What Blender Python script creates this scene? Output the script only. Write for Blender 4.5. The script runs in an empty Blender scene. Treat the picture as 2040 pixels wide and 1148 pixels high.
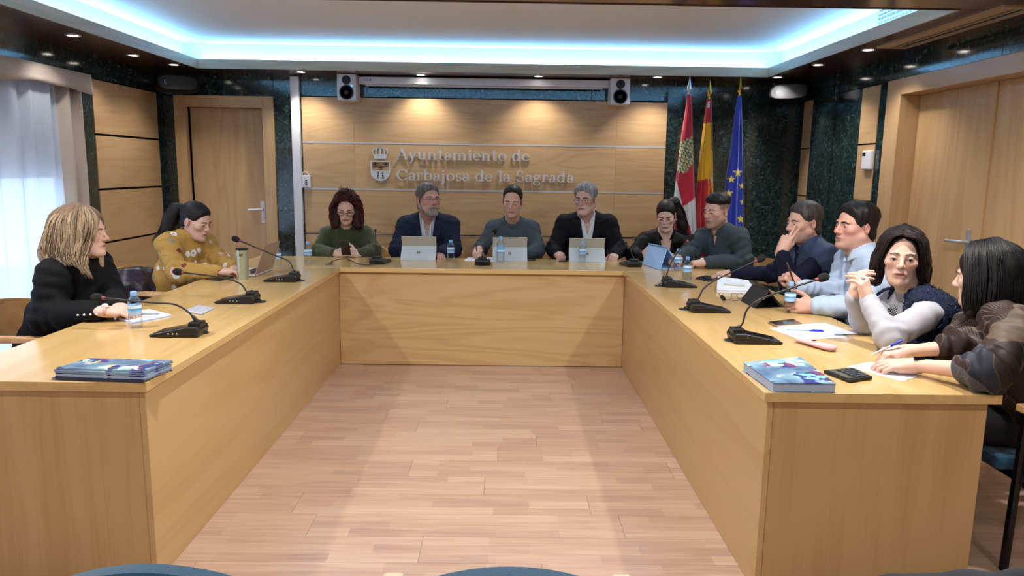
import bpy, bmesh, math, random
import numpy as np
from mathutils import Vector, Matrix
random.seed(7); np.random.seed(7)
scene = bpy.context.scene
COL = scene.collection
# ------------------------------------------------------------------ camera, exposure, world
PITCH, YAW, ROLL, FOC, CAMH = .1615, -.0117, .0142, 1450., 1.467
_f = np.array([-math.sin(YAW)*math.cos(PITCH), math.cos(YAW)*math.cos(PITCH), -math.sin(PITCH)])
_r0 = np.array([math.cos(YAW), math.sin(YAW), 0.]); _u0 = np.cross(_r0, _f)
_r = _r0*math.cos(ROLL)+_u0*math.sin(ROLL); _u = -_r0*math.sin(ROLL)+_u0*math.cos(ROLL)
cam_data = bpy.data.cameras.new('camera'); cam = bpy.data.objects.new('camera', cam_data); COL.objects.link(cam)
cam_data.sensor_width = 36; cam_data.lens = FOC/2040*36; cam_data.clip_start = .05
cam.matrix_world = Matrix(((_r[0], _u[0], -_f[0], 0), (_r[1], _u[1], -_f[1], 0), (_r[2], _u[2], -_f[2], CAMH), (0, 0, 0, 1)))
scene.camera = cam
def at(px, py, x=None, y=None, z=None):
    """point of the place seen at a photograph pixel, on the plane x=, y= or z="""
    d = _f*FOC+_r*(px-1020)-_u*(py-574)
    t = (z-CAMH)/d[2] if z is not None else (y/d[1] if y is not None else x/d[0])
    return np.array([0, 0, CAMH])+d*t
scene.view_settings.view_transform = 'Standard'; scene.view_settings.look = 'None'
scene.view_settings.gamma = 1; scene.view_settings.use_curve_mapping = False
scene.view_settings.exposure = 0.62
W = bpy.data.worlds.new('daylight'); scene.world = W; W.use_nodes = True
W.node_tree.nodes['Background'].inputs[0].default_value = (.62, .78, 1, 1)
W.node_tree.nodes['Background'].inputs[1].default_value = 2.5
# daylight through the curtained window on the left
XL, XR, YB, YF, ZS, ZC = -3.22, 2.77, 7.0, -2.6, 2.30, 2.525
pl = bpy.data.lights.new('window_portal', 'AREA'); pl.shape = 'RECTANGLE'; pl.size = 4.4; pl.size_y = 2.1
pl.cycles.is_portal = True
po = bpy.data.objects.new('window_portal', pl); COL.objects.link(po); po.location = (XL-.22, 3.4, 1.07)
po.rotation_euler = (0, -math.pi/2, 0)
# ------------------------------------------------------------------ materials
def srgb(h, a=1.0):
    if isinstance(h, str):
        h = h.lstrip('#'); h = [int(h[i:i+2], 16)/255 for i in (0, 2, 4)]
    return tuple((c/12.92 if c <= .04045 else ((c+.055)/1.055)**2.4) for c in h[:3])+(a,)
def new_mat(name):
    m = bpy.data.materials.new(name); m.use_nodes = True
    return m, m.node_tree.nodes, m.node_tree.links, m.node_tree.nodes['Principled BSDF']
def plain(name, col, rough=.5, metal=0., spec=.5, bump=0., bscale=200., coat=0., noise=0., nscale=20., sheen=0.):
    m, N, L, P = new_mat(name)
    P.inputs['Base Color'].default_value = srgb(col); P.inputs['Roughness'].default_value = rough
    P.inputs['Metallic'].default_value = metal; P.inputs['Specular IOR Level'].default_value = spec
    P.inputs['Coat Weight'].default_value = coat; P.inputs['Sheen Weight'].default_value = sheen
    if bump or noise:
        tc = N.new('ShaderNodeTexCoord')
    if bump:
        n = N.new('ShaderNodeTexNoise'); n.inputs['Scale'].default_value = bscale; n.inputs['Detail'].default_value = 4
        L.new(tc.outputs['Object'], n.inputs['Vector'])
        b = N.new('ShaderNodeBump'); b.inputs['Strength'].default_value = bump; b.inputs['Distance'].default_value = .004
        L.new(n.outputs['Fac'], b.inputs['Height']); L.new(b.outputs[0], P.inputs['Normal'])
    if noise:
        n2 = N.new('ShaderNodeTexNoise'); n2.inputs['Scale'].default_value = nscale; n2.inputs['Detail'].default_value = 5
        L.new(tc.outputs['Object'], n2.inputs['Vector'])
        h = N.new('ShaderNodeHueSaturation'); h.inputs['Color'].default_value = srgb(col)
        mr = N.new('ShaderNodeMapRange'); mr.inputs[1].default_value = .3; mr.inputs[2].default_value = .7
        mr.inputs[3].default_value = 1-noise; mr.inputs[4].default_value = 1+noise
        L.new(n2.outputs['Fac'], mr.inputs[0]); L.new(mr.outputs[0], h.inputs['Value']); L.new(h.outputs[0], P.inputs['Base Color'])
    return m
def ramp(N, stops, interp='LINEAR'):
    r = N.new('ShaderNodeValToRGB'); r.color_ramp.interpolation = interp
    while len(r.color_ramp.elements) < len(stops): r.color_ramp.elements.new(.5)
    for e, (p, c) in zip(r.color_ramp.elements, stops):
        e.position = p; e.color = c if len(c) == 4 else c+(1,)
    return r
def wood(name, light, dark, axis='X', rough=.35, rings=7., coat=.0, tone=.06, spec=.5):
    m, N, L, P = new_mat(name)
    tc = N.new('ShaderNodeTexCoord'); oi = N.new('ShaderNodeObjectInfo')
    add = N.new('ShaderNodeVectorMath'); add.operation = 'MULTIPLY_ADD'
    sc = N.new('ShaderNodeVectorMath'); sc.operation = 'SCALE'; sc.inputs['Scale'].default_value = 13.
    comb = N.new('ShaderNodeCombineXYZ')
    for i in range(3): L.new(oi.outputs['Random'], comb.inputs[i])
    L.new(comb.outputs[0], sc.inputs[0])
    mp = N.new('ShaderNodeMapping'); s = {'X': (.55, 5, 5), 'Y': (5, .55, 5), 'Z': (5, 5, .55)}[axis]; mp.inputs['Scale'].default_value = s
    av = N.new('ShaderNodeVectorMath'); L.new(tc.outputs['Object'], av.inputs[0]); L.new(sc.outputs[0], av.inputs[1])
    L.new(av.outputs[0], mp.inputs['Vector'])
    n = N.new('ShaderNodeTexNoise'); n.inputs['Scale'].default_value = 1.0; n.inputs['Detail'].default_value = 2.5; n.inputs['Distortion'].default_value = .6
    L.new(mp.outputs[0], n.inputs['Vector'])
    mu = N.new('ShaderNodeMath'); mu.operation = 'MULTIPLY'; mu.inputs[1].default_value = rings; L.new(n.outputs['Fac'], mu.inputs[0])
    fr = N.new('ShaderNodeMath'); fr.operation = 'PINGPONG'; fr.inputs[1].default_value = .5; L.new(mu.outputs[0], fr.inputs[0])
    mp2 = N.new('ShaderNodeMapping'); s2 = {'X': (3, 150, 150), 'Y': (150, 3, 150), 'Z': (150, 150, 3)}[axis]; mp2.inputs['Scale'].default_value = s2
    L.new(av.outputs[0], mp2.inputs['Vector'])
    n2 = N.new('ShaderNodeTexNoise'); n2.inputs['Scale'].default_value = 1.; n2.inputs['Detail'].default_value = 3; L.new(mp2.outputs[0], n2.inputs['Vector'])
    mx = N.new('ShaderNodeMath'); mx.operation = 'MULTIPLY_ADD'; mx.inputs[1].default_value = .55; L.new(n2.outputs['Fac'], mx.inputs[0])
    m3 = N.new('ShaderNodeMath'); m3.operation = 'MULTIPLY'; m3.inputs[1].default_value = .9; L.new(fr.outputs[0], m3.inputs[0]); L.new(m3.outputs[0], mx.inputs[2])
    r = ramp(N, [(.12, srgb(dark)), (.62, srgb(light))]); L.new(mx.outputs[0], r.inputs[0])
    h = N.new('ShaderNodeHueSaturation'); mr = N.new('ShaderNodeMapRange'); mr.inputs[3].default_value = 1-tone; mr.inputs[4].default_value = 1+tone
    L.new(oi.outputs['Random'], mr.inputs[0]); L.new(mr.outputs[0], h.inputs['Value']); L.new(r.outputs[0], h.inputs['Color'])
    L.new(h.outputs[0], P.inputs['Base Color'])
    P.inputs['Roughness'].default_value = rough; P.inputs['Coat Weight'].default_value = coat; P.inputs['Coat Roughness'].default_value = .12
    P.inputs['Specular IOR Level'].default_value = spec
    return m
def marble(name):
    m, N, L, P = new_mat(name)
    tc = N.new('ShaderNodeTexCoord'); oi = N.new('ShaderNodeObjectInfo')
    av = N.new('ShaderNodeVectorMath'); L.new(tc.outputs['Object'], av.inputs[0])
    sc = N.new('ShaderNodeVectorMath'); sc.operation = 'SCALE'; sc.inputs['Scale'].default_value = 9.
    cb = N.new('ShaderNodeCombineXYZ'); [L.new(oi.outputs['Random'], cb.inputs[i]) for i in range(3)]
    L.new(cb.outputs[0], sc.inputs[0]); L.new(sc.outputs[0], av.inputs[1])
    n = N.new('ShaderNodeTexNoise'); n.inputs['Scale'].default_value = 26; n.inputs['Detail'].default_value = 9; n.inputs['Roughness'].default_value = .68; n.inputs['Distortion'].default_value = 1.2
    L.new(av.outputs[0], n.inputs['Vector'])
    r = ramp(N, [(.30, srgb('#0b1414')), (.50, srgb('#1b2a2a')), (.62, srgb('#354848')), (.76, srgb('#8a9f9d'))]); L.new(n.outputs['Fac'], r.inputs[0])
    dv = N.new('ShaderNodeMix'); dv.data_type = 'RGBA'; dv.inputs[0].default_value = .3
    L.new(av.outputs[0], dv.inputs[6]); L.new(n.outputs['Color'], dv.inputs[7])
    v = N.new('ShaderNodeTexVoronoi'); v.feature = 'DISTANCE_TO_EDGE'; v.inputs['Scale'].default_value = 10
    L.new(dv.outputs[2], v.inputs['Vector'])
    r2 = ramp(N, [(0, (1, 1, 1)), (.035, (0, 0, 0))]); L.new(v.outputs[0], r2.inputs[0])
    n3 = N.new('ShaderNodeTexNoise'); n3.inputs['Scale'].default_value = 5; L.new(av.outputs[0], n3.inputs['Vector'])
    m4 = N.new('ShaderNodeMath'); m4.operation = 'MULTIPLY'; L.new(r2.outputs[0], m4.inputs[0]); L.new(n3.outputs['Fac'], m4.inputs[1])
    m5 = N.new('ShaderNodeMath'); m5.operation = 'MULTIPLY'; m5.inputs[1].default_value = .28; L.new(m4.outputs[0], m5.inputs[0])
    mx = N.new('ShaderNodeMix'); mx.data_type = 'RGBA'; L.new(m5.outputs[0], mx.inputs[0]); L.new(r.outputs[0], mx.inputs[6]); mx.inputs[7].default_value = srgb('#7d9492')
    L.new(mx.outputs[2], P.inputs['Base Color']); P.inputs['Roughness'].default_value = .1; P.inputs['Specular IOR Level'].default_value = .7
    return m
def emit(name, col, s):
    m, N, L, P = new_mat(name); P.inputs['Base Color'].default_value = srgb(col)
    P.inputs['Emission Color'].default_value = srgb(col); P.inputs['Emission Strength'].default_value = s
    return m
def attr_mat(name, rough=.5, spec=.4, bump=0, bscale=300, sheen=0., metal=0., wave=None, var=0., vscale=30.):
    """colour from the mesh's own colour attribute"""
    m, N, L, P = new_mat(name); a = N.new('ShaderNodeVertexColor'); a.layer_name = 'Col'
    out = a.outputs[0]
    if bump or var or wave: tc = N.new('ShaderNodeTexCoord')
    if var:
        n = N.new('ShaderNodeTexNoise'); n.inputs['Scale'].default_value = vscale; n.inputs['Detail'].default_value = 4; L.new(tc.outputs['Object'], n.inputs['Vector'])
        h = N.new('ShaderNodeHueSaturation'); mr = N.new('ShaderNodeMapRange'); mr.inputs[1].default_value = .3; mr.inputs[2].default_value = .7; mr.inputs[3].default_value = 1-var; mr.inputs[4].default_value = 1+var
        L.new(n.outputs['Fac'], mr.inputs[0]); L.new(mr.outputs[0], h.inputs['Value']); L.new(out, h.inputs['Color']); out = h.outputs[0]
    L.new(out, P.inputs['Base Color'])
    P.inputs['Roughness'].default_value = rough; P.inputs['Specular IOR Level'].default_value = spec; P.inputs['Sheen Weight'].default_value = sheen; P.inputs['Metallic'].default_value = metal
    if bump:
        if wave:
            n = N.new('ShaderNodeTexWave'); n.inputs['Scale'].default_value = bscale; n.inputs['Distortion'].default_value = 1.5; n.bands_direction = wave
        else:
            n = N.new('ShaderNodeTexNoise'); n.inputs['Scale'].default_value = bscale; n.inputs['Detail'].default_value = 4
        L.new(tc.outputs['Object'], n.inputs['Vector'])
        b = N.new('ShaderNodeBump'); b.inputs['Strength'].default_value = bump; b.inputs['Distance'].default_value = .004
        L.new(n.outputs['Fac'], b.inputs['Height']); L.new(b.outputs[0], P.inputs['Normal'])
    return m
M = {}
M['panel'] = wood('beech_panel', '#c7a477', '#bc9466', 'X', .33, 9, .15)
M['panelY'] = wood('beech_panel_side', '#c7a477', '#bc9466', 'Y', .33, 7, .15)
M['door'] = wood('door_veneer', '#c7a376', '#bb9363', 'Z', .38, 5, .1, .03)
M['desk'] = wood('desk_veneer', '#c6a474', '#b7905e', 'X', .4, 8, .05, .03)
M['deskY'] = wood('desk_veneer_side', '#c5a271', '#bb9563', 'Y', .4, 3.5, .05, .03)
M['deskZ'] = wood('desk_veneer_end', '#bf9c6b', '#b18c58', 'Z', .42, 3, .05, .03)
M['topX'] = wood('desk_top_veneer', '#cdac74', '#c29e64', 'X', .2, 4, .3, .02)
M['topY'] = wood('desk_top_veneer_side', '#cdac74', '#c29e64', 'Y', .2, 4, .3, .02)
M['chairwood'] = wood('chair_wood', '#c79a66', '#ab7a48', 'X', .35, 4, .1)
M['soffit'] = wood('dark_soffit_wood', '#4a302b', '#38241f', 'Y', .25, 4, .3, .03)
M['fascia'] = wood('pale_fascia_wood', '#b3a18a', '#9d8a72', 'X', .45, 4)
M['fasciaY'] = wood('pale_fascia_wood_side', '#b3a18a', '#9d8a72', 'Y', .45, 4)
M['marble'] = marble('green_marble')
M['white'] = plain('white_paint', '#d9d9d6', .75)
M['recess'] = plain('white_recess_paint', '#dcdcda', .7)
M['cream'] = plain('cream_paint', '#d8cfbd', .8)
M['whiteplastic'] = plain('white_plastic', '#dcdcdf', .4)
M['greyplastic'] = plain('pale_grey_plastic', '#c3c4c8', .45)
M['black'] = plain('black_plastic', '#0d0d0f', .42)
M['blackgloss'] = plain('black_gloss', '#08080a', .12)
M['foam'] = plain('black_foam', '#0a0a0b', .95, bump=.6, bscale=600)
M['blackmetal'] = plain('black_metal', '#0e0d0e', .35, .3)
M['chrome'] = plain('brushed_aluminium', '#c9cbcf', .22, 1.)
M['strip'] = plain('satin_strip', '#c8cace', .35, .35)
M['gap'] = plain('dark_groove', '#120d09', .8)
M['brass'] = plain('brass', '#c9a04a', .22, 1.)
M['steel'] = plain('satin_steel', '#bfc2c6', .32, .6)
M['letter'] = plain('brushed_letter_metal', '#d3d6da', .35, .35)
M['teal'] = plain('teal_fabric', '#0c4a69', .9, bump=.4, bscale=500, sheen=.3)
M['navy'] = plain('navy_fabric', '#1b2030', .9, bump=.4, bscale=500, sheen=.2)
M['paper'] = plain('paper', '#dfe5f2', .8)
# ------------------------------------------------------------------ mesh helpers
class MB:
    def __init__(s): s.v = []; s.f = []; s.m = []; s.mi = 0
    def add(s, vs, fs):
        b = len(s.v); s.v += [tuple(map(float, p)) for p in vs]; s.f += [tuple(i+b for i in f) for f in fs]; s.m += [s.mi]*len(fs); return s
    def box(s, x0, x1, y0, y1, z0, z1, R=None, o=None):
        vs = [(x, y, z) for z in (z0, z1) for y in (y0, y1) for x in (x0, x1)]
        if R is not None: vs = [tuple(np.asarray(R)@np.array(p)+(np.asarray(o) if o is not None else 0)) for p in vs]
        elif o is not None: vs = [tuple(np.array(p)+np.asarray(o)) for p in vs]
        return s.add(vs, [(0, 2, 3, 1), (4, 5, 7, 6), (0, 1, 5, 4), (2, 6, 7, 3), (0, 4, 6, 2), (1, 3, 7, 5)])
    def loft(s, rings, cap=True, closed=True):
        n = len(rings[0]); vs = [p for r in rings for p in r]; fs = []
        for i in range(len(rings)-1):
            for j in range(n if closed else n-1):
                k = (j+1) % n; fs.append((i*n+j, i*n+k, (i+1)*n+k, (i+1)*n+j))
        if cap: fs += [tuple(range(n-1, -1, -1)), tuple(range((len(rings)-1)*n, len(rings)*n))]
        return s.add(vs, fs)
    def tube(s, pts, r, n=10, cap=True):
        P = [np.array(p, float) for p in pts]; rr = r if hasattr(r, '__len__') else [r]*len(P)
        T = []
        for i in range(len(P)):
            t = P[min(i+1, len(P)-1)]-P[max(i-1, 0)]; T.append(t/(np.linalg.norm(t)+1e-12))
        a = np.array([0, 0, 1.]) if abs(T[0][2]) < .9 else np.array([1., 0, 0]); rings = []
        a = a-T[0]*(a@T[0]); a /= np.linalg.norm(a)
        for i in range(len(P)):
            a = a-T[i]*(a@T[i]); a /= np.linalg.norm(a); b = np.cross(T[i], a)
            rings.append([P[i]+(a*math.cos(q)+b*math.sin(q))*rr[i] for q in np.linspace(0, 2*math.pi, n, endpoint=False)])
        return s.loft(rings, cap)
    def lathe(s, prof, o=(0, 0, 0), n=20, R=None):
        o = np.asarray(o, float); R = np.eye(3) if R is None else np.asarray(R); rings = []
        for r, z in prof:
            rings.append([R@np.array([r*math.cos(q), r*math.sin(q), z])+o for q in np.linspace(0, 2*math.pi, n, endpoint=False)])
        return s.loft(rings, True)
    def prism(s, poly, d0, d1, fn):
        """poly in (u,v); fn(u,v,d)->xyz"""
        n = len(poly); vs = [fn(u, v, d) for d in (d0, d1) for u, v in poly]
        fs = [(i, (i+1) % n, n+(i+1) % n, n+i) for i in range(n)]+[tuple(range(n-1, -1, -1)), tuple(range(n, 2*n))]
        return s.add(vs, fs)
    def build(s, name, mat, parent=None, smooth=False, bevel=0, loc=None, fix=True):
        me = bpy.data.meshes.new(name); v = s.v
        if loc is not None: v = [(a-loc[0], b-loc[1], c-loc[2]) for a, b, c in v]
        me.from_pydata(v, [], s.f)
        for mm in (mat if isinstance(mat, (list, tuple)) else [mat]): me.materials.append(mm)
        if any(s.m): me.polygons.foreach_set('material_index', s.m)
        if fix:
            bm = bmesh.new(); bm.from_mesh(me); bmesh.ops.recalc_face_normals(bm, faces=bm.faces); bm.to_mesh(me); bm.free()
        if smooth: me.polygons.foreach_set('use_smooth', [True]*len(me.polygons))
        me.update()
        o = bpy.data.objects.new(name, me); COL.objects.link(o)
        if loc is not None: o.location = loc
        if parent is not None:
            o.parent = parent
        if bevel:
            b = o.modifiers.new('bevel', 'BEVEL'); b.width = bevel; b.segments = 2; b.limit_method = 'ANGLE'
        if smooth:
            try: me.set_sharp_from_angle(angle=math.radians(40))
            except Exception: pass
        return o
def tag(o, label=None, cat=None, group=None, kind=None):
    if label: o['label'] = label
    if cat: o['category'] = cat
    if group: o['group'] = group
    if kind: o['kind'] = kind
    return o
def empty(name, loc=(0, 0, 0), rz=0):
    o = bpy.data.objects.new(name, None); COL.objects.link(o); o.location = loc; o.rotation_euler = (0, 0, rz); o.empty_display_size = .1; return o
def box(name, mat, x0, x1, y0, y1, z0, z1, parent=None, bevel=0):
    return MB().box(x0, x1, y0, y1, z0, z1).build(name, mat, parent, bevel=bevel)
def child_box(name, mat, parent, x0, x1, y0, y1, z0, z1, bevel=0):
    """box given in world coordinates, parented to an object that may sit elsewhere"""
    l = parent.location if parent is not None else (0, 0, 0)
    return MB().box(x0-l[0], x1-l[0], y0-l[1], y1-l[1], z0-l[2], z1-l[2]).build(name, mat, parent, bevel=bevel)
def copy_tree(o, parent=None):
    c = o.copy(); COL.objects.link(c); c.parent = parent
    for ch in list(o.children): copy_tree(ch, c)
    return c
def bez(pts, n=24):
    """Catmull-Rom through points"""
    P = [np.array(p, float) for p in pts]; P = [2*P[0]-P[1]]+P+[2*P[-1]-P[-2]]; out = []
    for i in range(1, len(P)-2):
        for t in np.linspace(0, 1, n, endpoint=(i == len(P)-3)):
            a, b, c, d = P[i-1:i+3]
            out.append(.5*((2*b)+(-a+c)*t+(2*a-5*b+4*c-d)*t*t+(-a+3*b-3*c+d)*t**3))
    return out
# ------------------------------------------------------------------ the room
S_ = dict(kind='structure')
floor = tag(box('floor', M['gap'], XL, XR+.3, YF, YB, -.06, -.012), **S_)
def floor_mat():
    m, N, L, P = new_mat('laminate_strip')
    tc = N.new('ShaderNodeTexCoord'); oi = N.new('ShaderNodeObjectInfo')
    cb = N.new('ShaderNodeCombineXYZ'); ml = N.new('ShaderNodeMath'); ml.operation = 'MULTIPLY'; ml.inputs[1].default_value = 37.
    L.new(oi.outputs['Random'], ml.inputs[0]); L.new(ml.outputs[0], cb.inputs[0])
    av = N.new('ShaderNodeVectorMath'); L.new(tc.outputs['Object'], av.inputs[0]); L.new(cb.outputs[0], av.inputs[1])
    br = N.new('ShaderNodeTexBrick'); br.inputs['Scale'].default_value = 1; br.inputs['Brick Width'].default_value = .43; br.inputs['Row Height'].default_value = .0652
    br.inputs['Mortar Size'].default_value = .0; br.offset = .37; br.inputs['Color1'].default_value = (.35, .35, .35, 1); br.inputs['Color2'].default_value = (.75, .75, .75, 1); br.inputs['Bias'].default_value = -.1
    L.new(av.outputs[0], br.inputs['Vector'])
    mp = N.new('ShaderNodeMapping'); mp.inputs['Scale'].default_value = (1.4, 26, 1); L.new(av.outputs[0], mp.inputs['Vector'])
    n = N.new('ShaderNodeTexNoise'); n.inputs['Scale'].default_value = 2; n.inputs['Detail'].default_value = 5; n.inputs['Distortion'].default_value = .7; L.new(mp.outputs[0], n.inputs['Vector'])
    mx = N.new('ShaderNodeMath'); mx.operation = 'MULTIPLY_ADD'; mx.inputs[1].default_value = .55; L.new(n.outputs['Fac'], mx.inputs[0])
    m2 = N.new('ShaderNodeMath'); m2.operation = 'MULTIPLY'; m2.inputs[1].default_value = .55; L.new(br.outputs['Color'], m2.inputs[0]); L.new(m2.outputs[0], mx.inputs[2])
    r = ramp(N, [(.25, srgb('#93756a')), (.55, srgb('#b69680')), (.85, srgb('#cab09c'))]); L.new(mx.outputs[0], r.inputs[0])
    L.new(r.outputs[0], P.inputs['Base Color']); P.inputs['Roughness'].default_value = .3; P.inputs['Specular IOR Level'].default_value = .55; P.inputs['Coat Weight'].default_value = .25; P.inputs['Coat Roughness'].default_value = .16
    return m
M['floor'] = floor_mat()
BL, BW = 1.29, .1955
fb = MB().box(0, BL-.0012, 0, BW-.0008, -.012, 0).build('floorboard', M['floor'], floor); first = fb
row = 0; yy = .0; used = False
while yy < YB:
    x = XL-random.random()*BL*.9
    while x < XR+.2:
        o = fb if not used else fb.copy()
        if used: COL.objects.link(o); o.parent = floor
        used = True
        o.location = (x, yy, 0); x += BL
    yy += BW
box('floor_stretch', M['floor'], XL, XR+.3, YF, 0, -.012, 0, floor)
# ceiling: dark soffit ring, recess with LED cove, beam towards the camera
LX0, LX1, LY0, LY1 = -2.68, 2.29, 3.86, 6.565       # inner lip of the soffit
RX0, RX1, RY0, RY1 = -2.83, 2.44, 3.71, 6.70        # recess walls
ceil = tag(box('ceiling', M['white'], XL-.1, XR+.3, YF-.1, YB+.1, ZC, ZC+.08), **S_)
sof = empty('soffit'); tag(sof, **S_)
tag(sof, 'dark brown glossy wooden soffit running round the ceiling recess')
SB = .04
def slab(name, mat, *a): return box(name, mat, *a, parent=sof)
slab('soffit_board', M['soffit'], XL, LX0-.012, LY0, YB, ZS, ZS+SB)
slab('soffit_board', M['soffit'], LX1+.012, XR+.02, LY0, YB, ZS, ZS+SB)
slab('soffit_board', M['soffit'], LX0-.012, LX1+.012, LY1+.012, YB, ZS, ZS+SB)
slab('soffit_board', M['soffit'], XL, XR+.02, YF, LY0-.012, ZS, ZS+SB)
FZ = ZS+.075
slab('fascia_board', M['fasciaY'], LX0-.012, LX0, LY0, LY1, ZS-.004, FZ)
slab('fascia_board', M['fasciaY'], LX1, LX1+.012, LY0, LY1, ZS-.004, FZ)
slab('fascia_board', M['fascia'], LX0-.012, LX1+.012, LY1, LY1+.012, ZS-.004, FZ)
slab('fascia_board', M['soffit'], LX0-.012, LX1+.012, LY0-.012, LY0, ZS-.004, FZ)
for a in ((RX0-.03, RX0, RY0, RY1), (RX1, RX1+.03, RY0, RY1), (RX0-.03, RX1+.03, RY1, RY1+.03), (RX0-.03, RX1+.03, RY0-.03, RY0)):
    slab('recess_wall', M['recess'], *a, ZS+SB, ZC)
LEDC = (.20, .55, 1.0)
def led(name, x0, x1, y0, y1, label):
    o = tag(box(name, emit('led_cyan', '#8fd0ff', 6), x0, x1, y0, y1, ZS+SB, ZS+SB+.012), label, 'light')
    l = bpy.data.lights.new('led_light', 'AREA'); l.shape = 'RECTANGLE'; l.size = max(x1-x0, .05); l.size_y = max(y1-y0, .05)
    l.energy = 2.7*max(x1-x0, y1-y0); l.color = LEDC
    lo = bpy.data.objects.new('led_light', l); COL.objects.link(lo); lo.parent = o; lo.location = ((x0+x1)/2, (y0+y1)/2, ZS+SB+.02); lo.rotation_euler = (math.pi, 0, 0)
cx0, cx1 = RX0+.05, RX1-.05; cy0, cy1 = RY0+.05, RY1-.05
led('led_strip', RX0+.03, RX0+.06, cy0+.05, cy1-.05, 'cyan LED strip hidden in the cove along the window side')
led('led_strip', RX1-.06, RX1-.03, cy0+.05, cy1-.05, 'cyan LED strip hidden in the cove along the double door side')
led('led_strip', cx0+.1, cx1-.1, RY1-.06, RY1-.03, 'cyan LED strip hidden in the cove above the wall with the sign')
led('led_strip', cx0+.1, cx1-.1, RY0+.03, RY0+.06, 'cyan LED strip hidden in the cove nearest the camera')
# recessed downlights
SPOT = 22
dl_n = [0]
def downlight(x, y, label, power=SPOT, group='recessed downlights in the dark soffit', zz=ZS, spread=118):
    r = empty('downlight', (x, y, zz)); tag(r, label, 'downlight', group)
    MB().lathe([(.034, .004), (.034, -.004), (.047, -.005), (.049, .002)], n=20).build('trim_ring', M['steel'], r, True)
    MB().lathe([(0.001, .003), (.033, .003), (.033, .0), (.001, -.0015)], n=16).build('lens', LENS, r, True)
    l = bpy.data.lights.new('downlight_beam', 'SPOT'); l.energy = power; l.spot_size = math.radians(spread); l.spot_blend = .7; l.color = (1, .95, .90); l.shadow_soft_size = .035
    lo = bpy.data.objects.new('downlight_beam', l); COL.objects.link(lo); lo.parent = r; lo.location = (0, 0, -.012)
LENS = emit('downlight_lens', '#fff6ee', 14)
for i, x in enumerate((-1.83, -.77, .29, 1.35, 2.38)):
    downlight(x, (6.73, 6.80, 6.76, 6.70, 6.58)[i], ['round downlight above the white cable duct', 'round downlight over the left part of the projection screen', 'round downlight over the right part of the projection screen', 'round downlight beside the red and white flag', 'round downlight above the black speaker in the flag corner'][i], SPOT*(.8 if i in (1, 2) else 1))
for x, y, t in ((-2.80, 6.38, 'bright round downlight above the black speaker over the door'), (-2.89, 5.88, 'round downlight above the side wall wood panel'), (-2.86, 5.03, 'round downlight above the curtain end'), (-2.86, 4.15, 'round downlight above the curtain at the left picture edge')):
    downlight(x, y, t, SPOT*.55)
for x, y, t in ((2.41, 5.81, 'round downlight beside the lit marble pilaster'), (2.445, 5.09, 'round downlight near the slot diffuser')):
    downlight(x, y, t)
for x, xn in ((-2.3, 'on the window side'), (-.8, 'left of centre'), (.8, 'right of centre'), (2.0, 'on the double door side')):
    for y, yn in ((2.9, 'first row before the recess'), (1.1, 'middle row'), (-.9, 'rear row')):
        if (x, y) == (2.0, 2.9): x = 1.75
        downlight(x, y, 'downlight over the public seats '+xn+', '+yn, 78 if y > 2 else 24, 'downlights over the public seats', spread=174)
# slot diffuser in the right soffit
sd = empty('slot_diffuser', (2.55, 4.35, ZS)); tag(sd, 'long pale wooden slot air diffuser in the soffit beside the double door', 'air diffuser')
def sdb(n, m, x0, x1, y0, y1, z0, z1): return MB().box(x0, x1, y0, y1, z0, z1).build(n, m, sd)
sdb('frame_rail', M['fasciaY'], -.11, -.035, -.62, .62, -.012, 0); sdb('frame_rail', M['fasciaY'], .055, .085, -.62, .62, -.012, 0)
sdb('frame_end', M['fasciaY'], -.035, .055, -.62, -.58, -.012, 0); sdb('frame_end', M['fasciaY'], -.035, .055, .58, .62, -.012, 0)
sdb('slot', M['gap'], -.035, .055, -.58, .58, -.003, 0); sdb('slat', M['fasciaY'], .0, .012, -.58, .58, -.010, -.003)
# supply grille in the recess wall
gr = empty('air_grille', (RX1, 4.70, ZS+.145)); tag(gr, 'white air grille high in the recess wall on the right', 'air grille')
MB().box(-.012, 0, -.28, .28, .055, .065).box(-.012, 0, -.28, .28, -.065, -.055).box(-.012, 0, -.28, -.268, -.055, .055).box(-.012, 0, .268, .28, -.055, .055).build('frame', M['whiteplastic'], gr)
MB().box(-.002, 0, -.268, .268, -.055, .055).build('backing', M['greyplastic'], gr)
for k in range(4): MB().box(-.010, -.004, -.268, .268, -.042+.026*k, -.036+.026*k).build('slat', M['whiteplastic'], gr)
for k in range(14): MB().box(-.008, -.004, -.25+.037*k, -.246+.037*k, -.055, .055).build('fin', M['whiteplastic'], gr)
# ---- back wall
wb = tag(box('wall_back', M['gap'], -2.27, XR+.3, YB+.03, YB+.13, 0, ZC+.05), **S_)
box('wall_piece', M['gap'], XL-.1, -2.98, YB+.03, YB+.13, 0, ZC+.05, wb); box('wall_piece', M['gap'], -2.98, -2.27, YB+.03, YB+.13, 2.0, ZC+.05, wb)
def mslab(par, x0, x1, y0, y1, z0, z1): return box('marble_slab', M['marble'], x0, x1, y0, y1, z0, z1, par, .0015)
PX0, PX1 = -1.905, 1.515; PZ = [2.112, 1.69, 1.258, .83, .40, .0]
DX0, DX1, DZ = -3.085, -2.165, 2.105              # door frame outside
g = .0025
for x0, x1 in ((PX0, -1.30), (-1.30, -.76), (-.76, .02), (.02, .80), (.80, PX1)): mslab(wb, x0+g/2, x1-g/2, YB-.005, YB+.03, PZ[0]+.004, ZS)
for x0, x1 in ((XL, -2.62), (-2.62, DX1), (DX1, PX0)): mslab(wb, x0+g/2, x1-g/2, YB-.005, YB+.03, DZ, ZS)
mslab(wb, XL, DX0, YB-.005, YB+.03, 0, DZ-g)
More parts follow.
